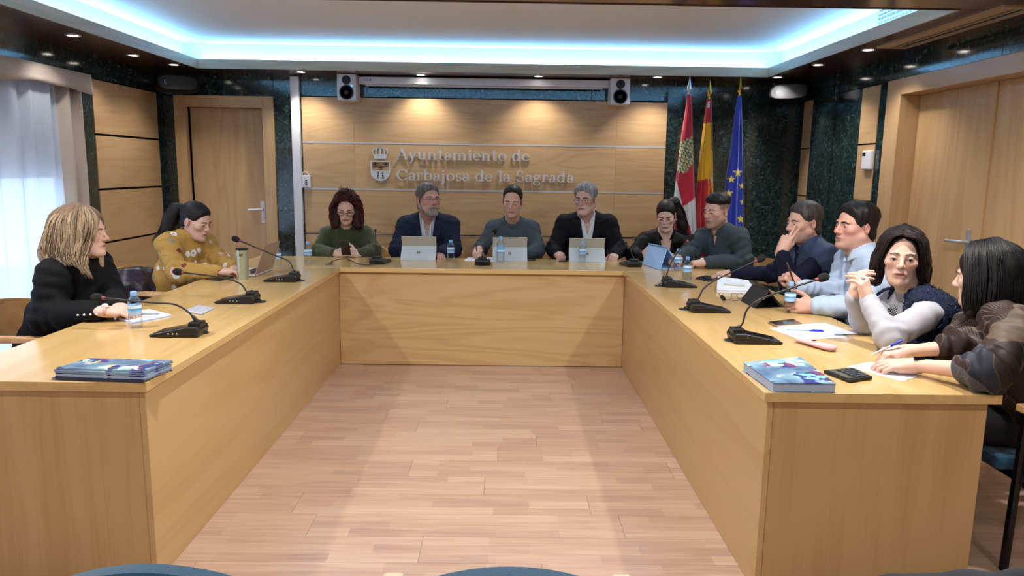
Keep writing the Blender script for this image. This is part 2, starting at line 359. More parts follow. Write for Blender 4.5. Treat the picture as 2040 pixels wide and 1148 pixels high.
for z0, z1 in ((0, 1.05), (1.05, DZ)): mslab(wb, DX1, PX0, YB-.005, YB+.03, z0, z1-g)
for z0, z1 in ((0, 1.15), (1.15, ZS)):
    for x0, x1 in ((PX1, 2.14), (2.14, XR)): mslab(wb, x0+g/2, x1-g/2, YB-.005, YB+.03, z0, z1-g)
for r in range(5):
    z1, z0 = PZ[r]-.005, PZ[r+1]+.009
    for x0, x1 in ((PX0, -1.42), (-1.42, 1.045), (1.045, PX1)): box('wood_panel', M['panel'], x0+.0006, x1-.0006, YB-.012, YB+.03, z0, z1, wb, .001)
for z, mm in ((PZ[1], 'chrome'), (PZ[2], 'chrome'), (PZ[3], 'gap')):
    box('metal_strip', M['strip'], PX0, PX1, YB-.014, YB+.0, z-.004, z+(.010 if mm == 'chrome' else .001), wb)
# left door in the back wall
d1 = tag(empty('door_1', (0, 0, 0)), 'closed beech veneer door in a wide wooden frame beside the sign wall', 'door', None, 'structure')
FW = .105
def dbx(n, m, *a, par=None, bev=.002): return box(n, m, *a, parent=par or d1, bevel=bev)
dbx('frame_side', M['door'], DX0, DX0+FW, YB-.03, YB+.03, 0, DZ); dbx('frame_side', M['door'], DX1-FW, DX1, YB-.03, YB+.03, 0, DZ)
dbx('frame_head', M['panel'], DX0+FW, DX1-FW, YB-.03, YB+.03, DZ-FW, DZ)
for x0_, x1_ in ((DX0+FW-.012, DX0+FW), (DX1-FW, DX1-FW+.012)): dbx('jamb', M['door'], x0_, x1_, YB+.031, YB+.13, 0, DZ-FW)
dbx('jamb', M['door'], DX0+FW, DX1-FW, YB+.031, YB+.13, DZ-FW, DZ-FW+.012)
LFY = YB+.075
leaf = dbx('door_leaf', M['door'], DX0+FW, DX1-FW, LFY, LFY+.04, 0, DZ-FW)
hp = MB(); hx, hz = -2.325, 1.025
hp.prism([(hx-.02, hz-.105), (hx+.02, hz-.105), (hx+.022, hz), (hx+.02, hz+.105), (hx-.02, hz+.105), (hx-.022, hz)], 0, .01, lambda u, v, d: (u, LFY-d, v)).build('handle_plate', M['whiteplastic'], leaf, bevel=.004)
MB().tube([(hx, LFY, hz+.03), (hx, LFY-.05, hz+.03), (hx-.02, LFY-.055, hz+.03), (hx-.13, LFY-.055, hz+.025)], .010, 10).build('door_handle', M['whiteplastic'], leaf, True)
MB().lathe([(.012, 0), (.012, .004), (.001, .004)], (hx, LFY-.01, hz-.06), 14, Matrix.Rotation(math.pi/2, 3, 'X')).build('lock', M['steel'], leaf, True)
# ---- left wall with window
wl = tag(box('wall_left', M['gap'], XL-.16, XL-.03, 5.66, YB+.1, 0, ZC+.05), **S_)
WZ = 2.12
box('wall_piece', M['cream'], XL-.16, XL, YF, 1.2, 0, ZC+.05, wl)
box('wall_piece', M['gap'], XL-.16, XL-.03, 1.2, 5.66, WZ, ZC+.05, wl)
for y0, y1 in ((1.2, 2.6), (2.6, 4.0), (4.0, 5.64), (5.64, YB)): mslab(wl, XL-.03, XL, y0+g/2, y1-g/2, 2.128, ZS)
mslab(wl, XL-.16, XL, 5.62, 5.855, 0, 2.125)
mslab(wl, XL-.03, XL, 6.925, YB, 0, 2.125)
for r in range(5):
    z1, z0 = PZ[r]+.008-(.008 if r else 0), PZ[r+1]+.014
    box('wood_panel', M['panelY'], XL-.03, XL+.004, 5.862, 6.92, z0, z1-.004, wl, .001)
# window frame and glass behind the curtain
w1 = tag(empty('window_1', (XL-.13, 3.4, 1.06)), 'tall window behind the sheer curtain', 'window', None, 'structure')
M['glass'] = plain('window_glass', '#ffffff', .0)
_m, _N, _L, _P = new_mat('window_pane'); _t = _N.new('ShaderNodeBsdfTransparent'); _t.inputs[0].default_value = (.93, .96, .97, 1); _L.new(_t.outputs[0], _N['Material Output'].inputs[0]); M['pane'] = _m
def wbx(n, m, y0, y1, z0, z1, x0=-.03, x1=.03): return MB().box(x0, x1, y0, y1, z0, z1).build(n, m, w1)
for y in (-2.2, -.74, .74, 2.14): wbx('frame_post', M['whiteplastic'], y, y+.06, -1.06, 1.06)
wbx('frame_rail', M['whiteplastic'], -2.2, 2.2, 1.0, 1.06); wbx('frame_rail', M['whiteplastic'], -2.2, 2.2, -1.06, -.96); wbx('frame_rail', M['whiteplastic'], -2.2, 2.2, .30, .36)
for y0, y1 in ((-2.14, -.74), (-.68, .74), (.80, 2.14)): wbx('pane', M['pane'], y0, y1, -.96, .30, -.002, .002); wbx('pane', M['pane'], y0, y1, .36, 1.0, -.002, .002)
MB().box(.035, .045, -2.2, 2.2, .36, 1.06).build('added_blind', plain('grey_blind', '#8d9097', .9), w1)  # unseen blind, added to dim daylight in the upper part of the curtain
# ground and a pale facade outside the window
tag(box('street_ground', plain('pavement', '#b9bcc0', .9), -12, XL-.5, -6, 14, -.6, -.5), 'pale pavement outside the window', 'ground', None, 'structure')
# ---- right wall with double door
wr = tag(box('wall_right', M['gap'], XR+.03, XR+.12, 5.36, YB+.1, 0, ZC+.05), **S_)
RD0, RD1, RDZ = 2.95, 5.385, 2.13
box('wall_piece', M['cream'], XR, XR+.3, YF, 1.0, 0, ZC+.05, wr)
for y0, y1 in ((1.0, 2.93),): mslab(wr, XR, XR+.3, y0, y1, 0, ZS)
for y0, y1 in ((2.93, 4.2), (4.2, 5.39), (5.39, YB)): mslab(wr, XR, XR+.03, y0+g/2, y1-g/2, RDZ+.004, ZS)
mslab(wr, XR, XR+.03, 6.91, YB, 0, RDZ)
for r in range(5):
    z1, z0 = PZ[r]+.012-(.012 if r else 0), PZ[r+1]+.012
    box('wood_panel', M['panelY'], XR-.004, XR+.03, 6.685, 6.905, z0, z1, wr, .001)
    box('wood_panel', M['panelY'], XR-.004, XR+.03, 5.525, 5.79, z0, z1, wr, .001)
mslab(wr, XR-.015, XR+.03, 6.245, 6.68, 0, ZS-.001)
mslab(wr, XR, XR+.03, 5.795, 6.24, 0, RDZ); mslab(wr, XR, XR+.03, 5.39, 5.52, 0, RDZ)
d2 = tag(empty('door_2'), 'wide beech double door set deep in a wooden frame on the right', 'door', None, 'structure')
FW2 = .19; LR = .12
def d2b(n, m, *a, par=None): return box(n, m, *a, parent=par or d2, bevel=.002)
d2b('frame_side', M['door'], XR-.02, XR+.03, RD1-FW2, RD1, 0, RDZ); d2b('frame_side', M['door'], XR-.02, XR+.03, RD0, RD0+FW2, 0, RDZ)
d2b('frame_head', M['panelY'], XR-.02, XR+.03, RD0+FW2, RD1-FW2, RDZ-.11, RDZ)
d2b('jamb', M['door'], XR+.03, XR+LR+.06, RD1-FW2, RD1-FW2+.03, 0, RDZ-.11); d2b('jamb', M['door'], XR+.03, XR+LR+.06, RD0+FW2-.03, RD0+FW2, 0, RDZ-.11)
d2b('jamb', M['door'], XR+.03, XR+LR+.06, RD0+FW2-.03, RD1-FW2+.03, RDZ-.11, RDZ-.08)
SEAM = 4.40
la = d2b('door_leaf', M['door'], XR+LR, XR+LR+.05, SEAM+.004, RD1-FW2, 0, RDZ-.112)
d2b('door_leaf', M['door'], XR+LR+.0, XR+LR+.05, RD0+FW2, SEAM-.004, 0, RDZ-.112)
d2b('cover_strip', M['door'], XR+LR-.012, XR+LR, SEAM-.03, SEAM+.004, 0, RDZ-.112)
box('handle_plate', M['steel'], XR+LR-.008, XR+LR, SEAM+.075, SEAM+.115, .93, 1.14, la, .003)
MB().tube([(XR+LR, SEAM+.095, 1.06), (XR+LR-.05, SEAM+.095, 1.06), (XR+LR-.055, SEAM+.11, 1.06), (XR+LR-.055, SEAM+.24, 1.055)], .010, 10).build('door_handle', M['steel'], la, True)
# wall behind the camera
tag(box('wall_front', M['cream'], XL-.1, XR+.3, YF-.1, YF, 0, ZC), **S_)
# ------------------------------------------------------------------ U-shaped desk
ZT, TH = .74, .033
LO, LI, RI, RO, DF, DB = -1.95, -1.20, .88, 1.685, 5.30, 5.955
LY, RY = 2.38, 2.342
def desk_part(root, name, mat, *a, bevel=.002): return child_box(name, mat, root, *a, bevel=bevel)
dl = tag(empty('desk_wing', ((LO+LI)/2, (LY+DF)/2, 0)), 'long beech desk wing on the curtain side of the U-shaped council table', 'desk', 'three runs of the U-shaped council table')
desk_part(dl, 'desktop', M['topY'], LO, LI, LY, DF-.0005, ZT-TH, ZT)
desk_part(dl, 'front_panel', M['deskY'], LI-.04, LI-.018, LY+.025, DF+.03, 0, ZT-TH)
desk_part(dl, 'end_panel', M['deskZ'], LO+.04, LI-.0405, LY+.025, LY+.05, 0, ZT-TH)
desk_part(dl, 'support_panel', M['deskZ'], LO+.2, LI-.041, 3.85, 3.875, 0, ZT-TH)
dr = tag(empty('desk_wing', ((RO+RI)/2, (RY+DF)/2, 0)), 'long beech desk wing on the double door side of the U-shaped council table', 'desk', 'three runs of the U-shaped council table')
desk_part(dr, 'desktop', M['topY'], RI, RO, RY, DF-.0005, ZT-TH, ZT)
desk_part(dr, 'front_panel', M['deskY'], RI+.02, RI+.042, RY+.025, DF+.03, 0, ZT-TH)
desk_part(dr, 'end_panel', M['deskZ'], RI+.0425, RO-.03, RY+.025, RY+.05, 0, ZT-TH)
desk_part(dr, 'support_panel', M['deskZ'], RI+.043, RO-.2, 3.85, 3.875, 0, ZT-TH)
dc = tag(empty('head_desk', ((LO+RO)/2, (DF+DB)/2, 0)), 'head desk closing the U below the wall sign', 'desk', 'three runs of the U-shaped council table')
desk_part(dc, 'desktop', M['topX'], LO-.06, RO, DF, DB, ZT-TH, ZT)
desk_part(dc, 'front_panel', M['desk'], LI-.017, RI+.019, DF+.03, DF+.052, .004, ZT-TH-.002)
for x in (LO+.0, RO-.05): desk_part(dc, 'support_panel', M['deskZ'], x, x+.03, DF+.06, DB-.1, 0, ZT-TH)
# ------------------------------------------------------------------ curtains
def sheet(name, mat, ys, xf, z0, z1, nz=2, parent=None, zb=None):
    mb = MB(); rows = []
    for k in range(nz+1):
        t = k/nz; rows.append([(xf(y, t), y+0.0, (z1+(z0-z1)*t) if not (zb and k == nz) else zb(y)) for y in ys])
    return mb.loft(rows, cap=False, closed=False).build(name, mat, parent, True, fix=False)
_m, _N, _L, _P = new_mat('sheer_voile')
_tr = _N.new('ShaderNodeBsdfTranslucent'); _tr.inputs[0].default_value = (.80, .88, 1, 1)
_tp = _N.new('ShaderNodeBsdfTransparent'); _df = _N.new('ShaderNodeBsdfDiffuse'); _df.inputs[0].default_value = (.78, .84, .95, 1)
_m1 = _N.new('ShaderNodeMixShader'); _m1.inputs[0].default_value = .5; _L.new(_tr.outputs[0], _m1.inputs[1]); _L.new(_df.outputs[0], _m1.inputs[2])
_m2 = _N.new('ShaderNodeMixShader'); _m2.inputs[0].default_value = .10; _L.new(_m1.outputs[0], _m2.inputs[1]); _L.new(_tp.outputs[0], _m2.inputs[2])
_L.new(_m2.outputs[0], _N['Material Output'].inputs[0]); M['sheer'] = _m
M['drape'] = plain('beige_drape', '#b9aa9d', .85, bump=.2, bscale=300, sheen=.2)
ph = lambda y: math.sin(y*33)*.6+math.sin(y*21+1.3)*.5+math.sin(y*57+.4)*.25
ys = np.linspace(1.25, 5.30, 420)
c1 = sheet('sheer_curtain', M['sheer'], ys, lambda y, t: XL+.062+.036*ph(y+.04*t)*(.75+.25*t), .02, 2.06, 8)
tag(c1, 'white sheer curtain hanging in folds over the window', 'curtain')
ys = np.linspace(5.31, 5.60, 70)
c2 = sheet('side_drape', M['drape'], ys, lambda y, t: XL+.07+.03*math.sin((y-5.2)*46)+.012*math.sin((y-5.2)*83+1), .02, 2.06, 8)
tag(c2, 'beige side drape gathered at the end of the window', 'curtain')
_sd = c2.modifiers.new('thick', 'SOLIDIFY'); _sd.thickness = .004
ys = np.linspace(1.25, 5.635, 160)
c3 = sheet('curtain_valance', M['drape'], ys, lambda y, t: XL+.125+.010*math.sin(y*17)*t, 1.985, 2.118, 3, zb=lambda y: 1.985+.016*math.sin(y*5.1+.6)+.006*math.sin(y*13))
tag(c3, 'beige fabric valance across the top of the window', 'valance'); _sd = c3.modifiers.new('thick', 'SOLIDIFY'); _sd.thickness = .004
rail = tag(box('curtain_rail', M['whiteplastic'], XL+.002, XL+.118, 1.25, 5.635, 2.085, 2.118), 'white curtain rail behind the beige valance', 'curtain rail')
# ------------------------------------------------------------------ things on the back wall
duct = tag(empty('cable_duct', (-1.955, YB-.012, .0)), 'tall white cable duct between the door and the sign wall', 'cable duct')
child_box('duct_cover', M['whiteplastic'], duct, -1.995, -1.917, YB-.05, YB-.006, .02, 2.285, .003)
child_box('duct_foot', M['whiteplastic'], duct, -1.998, -1.914, YB-.053, YB-.006, 0, .02)
so = tag(empty('socket_box', (-1.872, YB-.012, 1.335)), 'small white socket box fixed beside the cable duct', 'socket')
child_box('housing', M['whiteplastic'], so, -1.912, -1.832, YB-.055, YB-.014, 1.270, 1.385, .004)
child_box('socket_plate', M['greyplastic'], so, -1.885, -1.856, YB-.058, YB-.054, 1.285, 1.35, .001)
for k in range(3): child_box('socket_hole', M['black'], so, -1.877, -1.864, YB-.0595, YB-.057, 1.292+.019*k, 1.304+.019*k)
l = so.location; MB().tube([np.array(p)-np.array(l) for p in bez([(-1.91, YB-.03, 1.375), (-1.905, YB-.035, 1.41), (-1.88, YB-.036, 1.418), (-1.855, YB-.035, 1.40), (-1.85, YB-.03, 1.383)], 8)], .004, 8).build('cable_loop', M['whiteplastic'], so, True)
def white_speaker(cx, label, led_):
    r = tag(empty('wall_speaker', (cx, 6.86, 2.18)), label, 'speaker', 'pair of white speakers flanking the screen')
    MB().box(-.086, .086, -.07, .13, -.115, .117).build('cabinet', M['whiteplastic'], r, bevel=.006)
    R = Matrix.Rotation(math.pi/2, 3, 'X')
    w = MB().lathe([(.066, 0), (.066, .004), (.058, .006), (.050, .000), (.028, -.004), (.020, .004), (.001, .006)], (0, -.0705, -.045), 24, R).build('woofer', M['black'], r, True)
    MB().lathe([(.066, .003), (.063, .0065), (.059, .0065), (.058, .003)], (0, -.0705, -.045), 24, R).build('woofer_ring', M['blackgloss'], w, True)
    MB().lathe([(.040, 0), (.040, .004), (.024, .002), (.014, .006), (.001, .008)], (0, -.0705, .062), 20, R).build('tweeter', M['black'], r, True)
    if led_: MB().lathe([(.008, 0), (.008, .003), (.001, .004)], (.047, -.0705, .012), 12, R).build('indicator', emit('blue_led', '#2f8cff', 3), r, True)
    MB().box(-.03, .03, .13, .14, .0, .118).build('bracket', M['black'], r)
white_speaker(-1.441, 'white two-way wall speaker with blue light left of the screen', True)
white_speaker(1.037, 'white two-way wall speaker right of the projection screen', False)
ps = tag(empty('projection_screen', (-.2, 6.93, 2.25)), 'rolled-up projection screen in a long white case above the sign', 'screen')
child_box('case', M['whiteplastic'], ps, -1.345, .945, 6.88, 6.99, 2.222, 2.288, .008)
child_box('slat', M['greyplastic'], ps, -1.29, .89, 6.905, 6.93, 2.205, 2.222, .003)
for x in (-1.352, .945): child_box('end_cap', M['greyplastic'], ps, x, x+.007, 6.882, 6.99, 2.224, 2.286)
child_box('badge', M['black'], ps, -1.30, -1.235, 6.878, 6.881, 2.250, 2.264, .003)
for i, k in enumerate(range(6)): child_box('badge_mark', M['chrome'], ps, -1.294+.0085*k, -1.288+.0085*k, 6.877, 6.8785, 2.254, 2.260)
def black_speaker(cx, cy, cz, rz, label):
    r = tag(empty('corner_speaker', (cx, cy, cz), rz), label, 'speaker', 'black speakers in the ceiling corners')
    prof = []
    for t in np.linspace(-1, 1, 9):
        w = .185*(1-.10*t*t); h = .082*(1-.18*t*t)
        prof.append([(w*math.copysign(abs(math.cos(a))**.55, math.cos(a)), .11*t, h*math.copysign(abs(math.sin(a))**.6, math.sin(a))) for a in np.linspace(0, 2*math.pi, 28, endpoint=False)])
    MB().loft(prof).build('cabinet', plain('speaker_black', '#0a0a0c', .65, spec=.2), r, True)
    MB().loft([[(x*.9, -.112-.02*(1-(x/.185)**2), z*.86) for x, _, z in prof[0]], [(x*.93, -.104, z*.9) for x, _, z in prof[0]]]).build('grille', plain('speaker_grille', '#1b1c22', .6, bump=.5, bscale=900), r, True)
    MB().box(-.03, .03, .10, .2, -.02, .02).build('bracket', M['blackmetal'], r)
    MB().box(-.11, -.104, -.128, -.118, -.015, .02).build('badge', M['chrome'], r)
black_speaker(-2.93, 6.70, 2.175, .55, 'black rounded loudspeaker hanging above the single door')
black_speaker(2.56, 6.70, 2.18, -.6, 'black rounded loudspeaker hanging in the flag corner')
th = tag(empty('thermostat', (XR-.004, 5.59, 1.575)), 'white thermostat with small display on the narrow wood panel', 'thermostat')
MB().box(-.03, 0, -.072, .062, -.072, .072).build('housing', M['whiteplastic'], th, bevel=.008)
MB().box(-.0315, -.03, .005, .05, .03, .056).build('display', M['black'], th)
# ------------------------------------------------------------------ the sign
T_, t_ = .155, .075
def GV(x, y0, y1, w=T_): return [((x-w/2, y0), (x+w/2, y0), (x+w/2, y1), (x-w/2, y1))]
def GH(x0, x1, y, h=.05): return [((x0, y-h/2), (x1, y-h/2), (x1, y+h/2), (x0, y+h/2))]
def GL(x0, y0, x1, y1, w):
    return [((x0-w/2, y0), (x0+w/2, y0), (x1+w/2, y1), (x1-w/2, y1))]
def GA(cx, cy, rx, ry, a0, a1, T=T_, t=t_, n=18):
    a = np.radians(np.linspace(a0, a1, n)); o = []; q = []
    for k in a:
        w = (t+(T-t)*math.cos(k)**2)/2
        o.append((cx+(rx+w)*math.cos(k), cy+(ry+w)*math.sin(k))); q.append((cx+(rx-w)*math.cos(k), cy+(ry-w)*math.sin(k)))
    return [(o[i], o[i+1], q[i+1], q[i]) for i in range(n-1)]
def GD(x, y, r=.09): return [tuple((x+r*math.cos(a), y+r*math.sin(a)) for a in np.linspace(0, 2*math.pi, 12, endpoint=False))]
def SB_(x, y=.025, w=.3): return GH(x-w/2, x+w/2, y)
GLY = {
 'A': (.92, GL(.12, 0, .44, 1, t_)+GL(.78, 0, .44, 1, T_+.02)+GH(.24, .64, .34, .055)+SB_(.12, .025, .26)+SB_(.78, .025, .32)),
 'y': (.66, GL(.34, .0, .12, .68, T_)+GL(.20, -.3, .54, .68, t_)+SB_(.12, .655, .28)+SB_(.54, .655, .22)+GD(.17, -.28, .065)),
 'u': (.74, GV(.17, .2, .68)+GA(.36, .22, .19, .17, 180, 300)+GV(.54, 0, .68)+SB_(.12, .655, .2)+SB_(.49, .655, .2)+GH(.54, .7, .025)),
 'n': (.76, GV(.17, 0, .68)+GA(.36, .44, .20, .17, 0, 140)+GV(.56, 0, .46)+SB_(.17)+SB_(.57)+SB_(.1, .655, .18)),
 'm': (1.12, GV(.17, 0, .68)+GA(.35, .44, .19, .17, 0, 140)+GV(.54, 0, .46)+GA(.73, .44, .19, .17, 0, 140)+GV(.92, 0, .46)+SB_(.17)+SB_(.55)+SB_(.93)+SB_(.1, .655, .18)),
 't': (.48, GV(.21, .15, .86)+GH(.04, .42, .645)+GA(.31, .16, .10, .13, 180, 320)),
 'a': (.62, GV(.43, .12, .5)+GA(.27, .47, .16, .17, 0, 150)+GA(.25, .19, .15, .17, 60, 330)+GH(.43, .58, .03, .06)+GD(.14, .52, .06)),
 'i': (.40, GV(.2, 0, .68)+SB_(.2)+SB_(.13, .655, .18)+GD(.19, .86, .085)),
 'e': (.62, GA(.31, .34, .22, .31, 25, 325)+GA(.31, .34, .22, .31, -2, 30)+GH(.14, .55, .37, .05)),
 'o': (.68, GA(.34, .34, .24, .31, 0, 360)),
 'd': (.74, GA(.30, .34, .21, .31, 40, 320)+GV(.52, 0, 1.0)+GH(.52, .68, .025)+SB_(.46, .975, .2)),
 'C': (.92, GA(.5, .5, .38, .47, 40, 322, .18)+GV(.82, .66, .95, .06)),
 'r': (.54, GV(.17, 0, .68)+SB_(.17, .025, .32)+SB_(.1, .655, .18)+GA(.36, .48, .16, .16, 60, 150)+GD(.44, .57, .075)),
 'b': (.70, GV(.15, .03, 1.0)+GA(.38, .34, .21, .31, -140, 140)+SB_(.09, .975, .2)),
 'j': (.40, GV(.2, -.15, .68)+SB_(.13, .655, .18)+GA(.08, -.16, .12, .14, 250, 360)+GD(.19, .86, .085)+GD(.03, -.27, .06)),
 's': (.54, GA(.26, .50, .15, .15, 20, 250, .11)+GA(.27, .19, .16, .17, -160, 80, .11)),
 'l': (.40, GV(.2, 0, 1.0)+SB_(.2)+SB_(.13, .975, .2)),
 'S': (.68, GA(.33, .73, .21, .24, 20, 265, .14)+GA(.34, .27, .22, .25, -165, 85, .14)+GV(.53, .72, .95, .05)+GV(.12, .06, .3, .05)),
 'g': (.66, GA(.28, .46, .19, .19, 0, 360, .12)+GA(.30, -.12, .23, .16, 0, 360, .10)+GA(.22, .16, .10, .10, 90, 270, .07)+GH(.22, .42, .06, .09)+GD(.54, .62, .06)),
 ' ': (.36, [])}
YS = YB-.012
sign = tag(empty('wall_sign', (-.35, YS, 1.5)), 'raised silver metal lettering Ayuntamiento de Carbajosa de la Sagrada with town crest', 'sign')
def put_text(txt, x0, x1, zb, cap):
    tot = sum(GLY[c][0] for c in txt)-.1; kx = (x1-x0)/tot; x = x0
    for c in txt:
        adv, polys = GLY[c]
        if polys:
            mb = MB()
            for i, pg in enumerate(polys):
                mb.prism([(x+u*kx, zb+v*cap) for u, v in pg], .012, .019+.00004*i, lambda u, v, d: (u+.35, -d, v-1.5))
            mb.build('letter', M['letter'], sign)
        x += adv*kx
put_text('Ayuntamiento de', -1.03, .222, 1.546, .104)
put_text('Carbajosa de la Sagrada', -1.03, .648, 1.352, .104)
crest = MB(); cc = -1.177
def cp(poly, d0=.006, d1=.016): crest.prism([(cc+u*.001, 1.5+v*.001) for u, v in poly], d0, d1, lambda u, v, d: (u+.35, -d, v-1.5))
shield = [(-92, 28)]+[(-92, -70)]+[(92*math.cos(a), -70+88*math.sin(a)) for a in np.linspace(math.pi, 2*math.pi, 15)][1:]+[(92, 28)]
inner = [(u*.88, (v if v < 0 else 20)*(.95 if v < 0 else 1)) for u, v in shield]
n_ = len(shield)
for i in range(n_): j = (i+1) % n_; cp([shield[i], shield[j], inner[j], inner[i]])
cp([(-82, -62)]+[(u*.9, v*.96) for u, v in shield[1:-1] if v < -60]+[(82, -62)], .005, .0145)
cp([(-55, 50), (55, 50), (62, 78), (-62, 78)])
cp([(-62, 78), (62, 78), (66, 92), (-66, 92)])
for k, (a, b) in enumerate(((-62, -90), (-35, -48), (0, 0), (35, 48), (62, 90))):
    P0 = np.array((a, 90.)); P1 = np.array((b*1.02, 125.)); P2 = np.array((a*.62, 150.)); w = 6
    q = [(1-t)**2*P0+2*t*(1-t)*P1*1.0+t*t*P2 for t in np.linspace(0, 1, 8)]
    for i in range(7): cp([(q[i][0]-w, q[i][1]), (q[i][0]+w, q[i][1]), (q[i+1][0]+w, q[i+1][1]), (q[i+1][0]-w, q[i+1][1])])
cp([(-42, 144), (42, 144), (34, 154), (-34, 154)]); cp([(-5, 152), (5, 152), (5, 172), (-5, 172)]); cp([(-13, 160), (13, 160), (13, 166), (-13, 166)])
crest.build('crest', M['letter'], sign)
crest = MB()
for ex, ey in ((-50, 2), (50, 2), (0, -30)):
    for s in (1, -1):
        q = [(ex+26*math.cos(a), ey+s*10*math.sin(a)) for a in np.linspace(0, math.pi, 8)]
        for i in range(7): cp([q[i], q[i+1], (q[i+1][0], q[i+1][1]+4), (q[i][0], q[i][1]+4)], .001, .006)
    cp([(ex-5, ey-6), (ex+5, ey-6), (ex+5, ey+6), (ex-5, ey+6)], .001, .006); cp([(ex-20, ey-22), (ex+20, ey-22), (ex+20, ey-18), (ex-20, ey-18)], .001, .006)
for s in (-1, 1):
    for a, b, c, d in ((18, -140, 22, -75), (34, -140, 24, -100), (10, -88, 34, -70), (22, -72, 6, -66), (14, -104, 34, -112)):
        cp([(s*a-3, b), (s*a+3, b), (s*c+3, d), (s*c-3, d)], .014, .0155)
crest.build('crest_engraving', M['gap'], sign)
# ------------------------------------------------------------------ flags
def inpoly(x, z, poly):
    c = np.zeros(x.shape, bool); n = len(poly)
    for i in range(n):
        (x0, z0), (x1, z1) = poly[i], poly[(i+1) % n]
        if z0 == z1: continue
        cond = ((z0 > z) != (z1 > z)) & (x < (x1-x0)*(z-z0)/(z1-z0)+x0); c ^= cond
    return c
M['flagcloth'] = attr_mat('flag_satin', .45, .4, bump=.15, bscale=400, sheen=.4)
def color_mesh(o, cols):
    a = o.data.color_attributes.new('Col', 'FLOAT_COLOR', 'POINT'); a.data.foreach_set('color', np.asarray(cols, np.float32).ravel())
FY = 6.53
def px2(poly, y=FY): return [tuple(at(a, b, y=y)[[0, 2]]) for a, b in poly]
def star(cx, cy, r):
    return [(cx+(r if k % 2 == 0 else r*.42)*math.cos(math.pi/2+k*math.pi/5), cy-(r if k % 2 == 0 else r*.42)*math.sin(math.pi/2+k*math.pi/5)) for k in range(10)]
def flag(label, prof, base, zones, finial, seed, group='flags on indoor poles in the corner', grid=None):
    """prof: list of (z, xl, xr, depth)"""
    top = prof[0]; xc = (top[1]+top[2])/2
    r = tag(empty('flag', (xc, FY, 0)), label, 'flag', group); rng = random.Random(seed)
    n, m = 120, 200; zs = np.linspace(prof[0][0], prof[-1][0], m); pz = [p[0] for p in prof][::-1]
    f = lambda k: np.interp(zs, pz, [p[k] for p in prof][::-1])
    xl, xr, dp = f(1), f(2), f(3); th_ = np.linspace(0, 2*math.pi, n, endpoint=False)
    fr = [(rng.choice((5, 7, 9)), rng.random()*6, .16), (rng.choice((11, 13)), rng.random()*6, .08)]
    V = np.zeros((m, n, 3))
    for i in range(m):
        mod = 1+sum(A*np.cos(k*th_+p+zs[i]*.8) for k, p, A in fr)*min(1, i/30)
        V[i, :, 0] = (xl[i]+xr[i])/2+(xr[i]-xl[i])/2*np.cos(th_); V[i, :, 1] = FY+dp[i]*np.sin(th_)*mod; V[i, :, 2] = zs[i]
    X, Z = V[..., 0].ravel(), V[..., 2].ravel()
    C = np.tile(np.array(srgb(base)), (m*n, 1))
    for col, poly in zones:
        C[inpoly(X, Z, px2(poly))] = srgb(col)
    if grid is not None: grid(X, Z, C)
    mb = MB(); mb.loft([[tuple(V[i, j]-np.array([xc, FY, 0])) for j in range(n)] for i in range(m)])
    o = mb.build('flag_cloth', M['flagcloth'], r, True, fix=True); color_mesh(o, C)
    fm = M[finial]; zt = top[0]
    MB().tube([(0, 0, .03), (0, 0, zt+.02)], .014, 12).build('pole', fm, r, True)
    MB().lathe([(.001, zt+.165), (.004, zt+.145), (.020, zt+.06), (.022, zt+.045), (.012, zt+.015), (.016, zt+.008), (.016, zt-.01)], n=8).build('finial', fm, r, False)
    MB().lathe([(.085, 0), (.085, .02), (.04, .04), (.02, .06), (.016, .09)], n=24).build('pole_base', fm, r, True)
    return r
def P(px, py): q = at(px, py, y=FY); return q[0], q[2]
def prof_px(rows): return [(P((a+b)/2, y)[1], P(a, y)[0], P(b, y)[0], d) for y, a, b, d in rows]
castle = [(1355, 284), (1366, 277), (1378, 271), (1381, 300), (1382, 322), (1372, 331), (1364, 344), (1352, 345), (1348, 338), (1352, 318), (1350, 300)]
def castle_grid(X, Z, C):
    ins = inpoly(X, Z, px2(castle)); u = (X-1.6)*.9+(Z-1.6)*.25; v = Z-1.6+.35*(X-1.6)
    ln = ((np.mod(v, .032) < .006) | (np.mod(u+.012*np.floor(v/.032), .028) < .005)) & ins
    C[ln] = srgb('#2b2a1a')
flag('red and white quartered flag with a stone castle, leftmost flag by the wall sign', prof_px([(189, 1368, 1377, .02), (215, 1366, 1379, .03), (270, 1357, 1380, .045), (330, 1350, 1382, .06), (400, 1342, 1385, .07), (490, 1344, 1390, .08), (580, 1345, 1392, .08)]), '#c41230',
     [('#d9dcdc', [(1335, 350), (1346, 357), (1356, 413), (1362, 440), (1355, 425), (1335, 460)]), ('#d9dcdc', [(1356, 413), (1390, 388), (1400, 520), (1382, 500), (1368, 450)]), ('#b8142e', [(1335, 460), (1356, 414), (1372, 455), (1384, 520), (1340, 600)]), ('#cdca8e', castle), ('#8890b4', [(1360, 294), (1365, 292), (1366, 300), (1361, 301)]), ('#8890b4', [(1368, 308), (1373, 306), (1374, 314), (1369, 315)]), ('#c9ccd6', [(1349, 325), (1353, 322), (1352, 334), (1348, 337)])], 'steel', 3, grid=castle_grid)
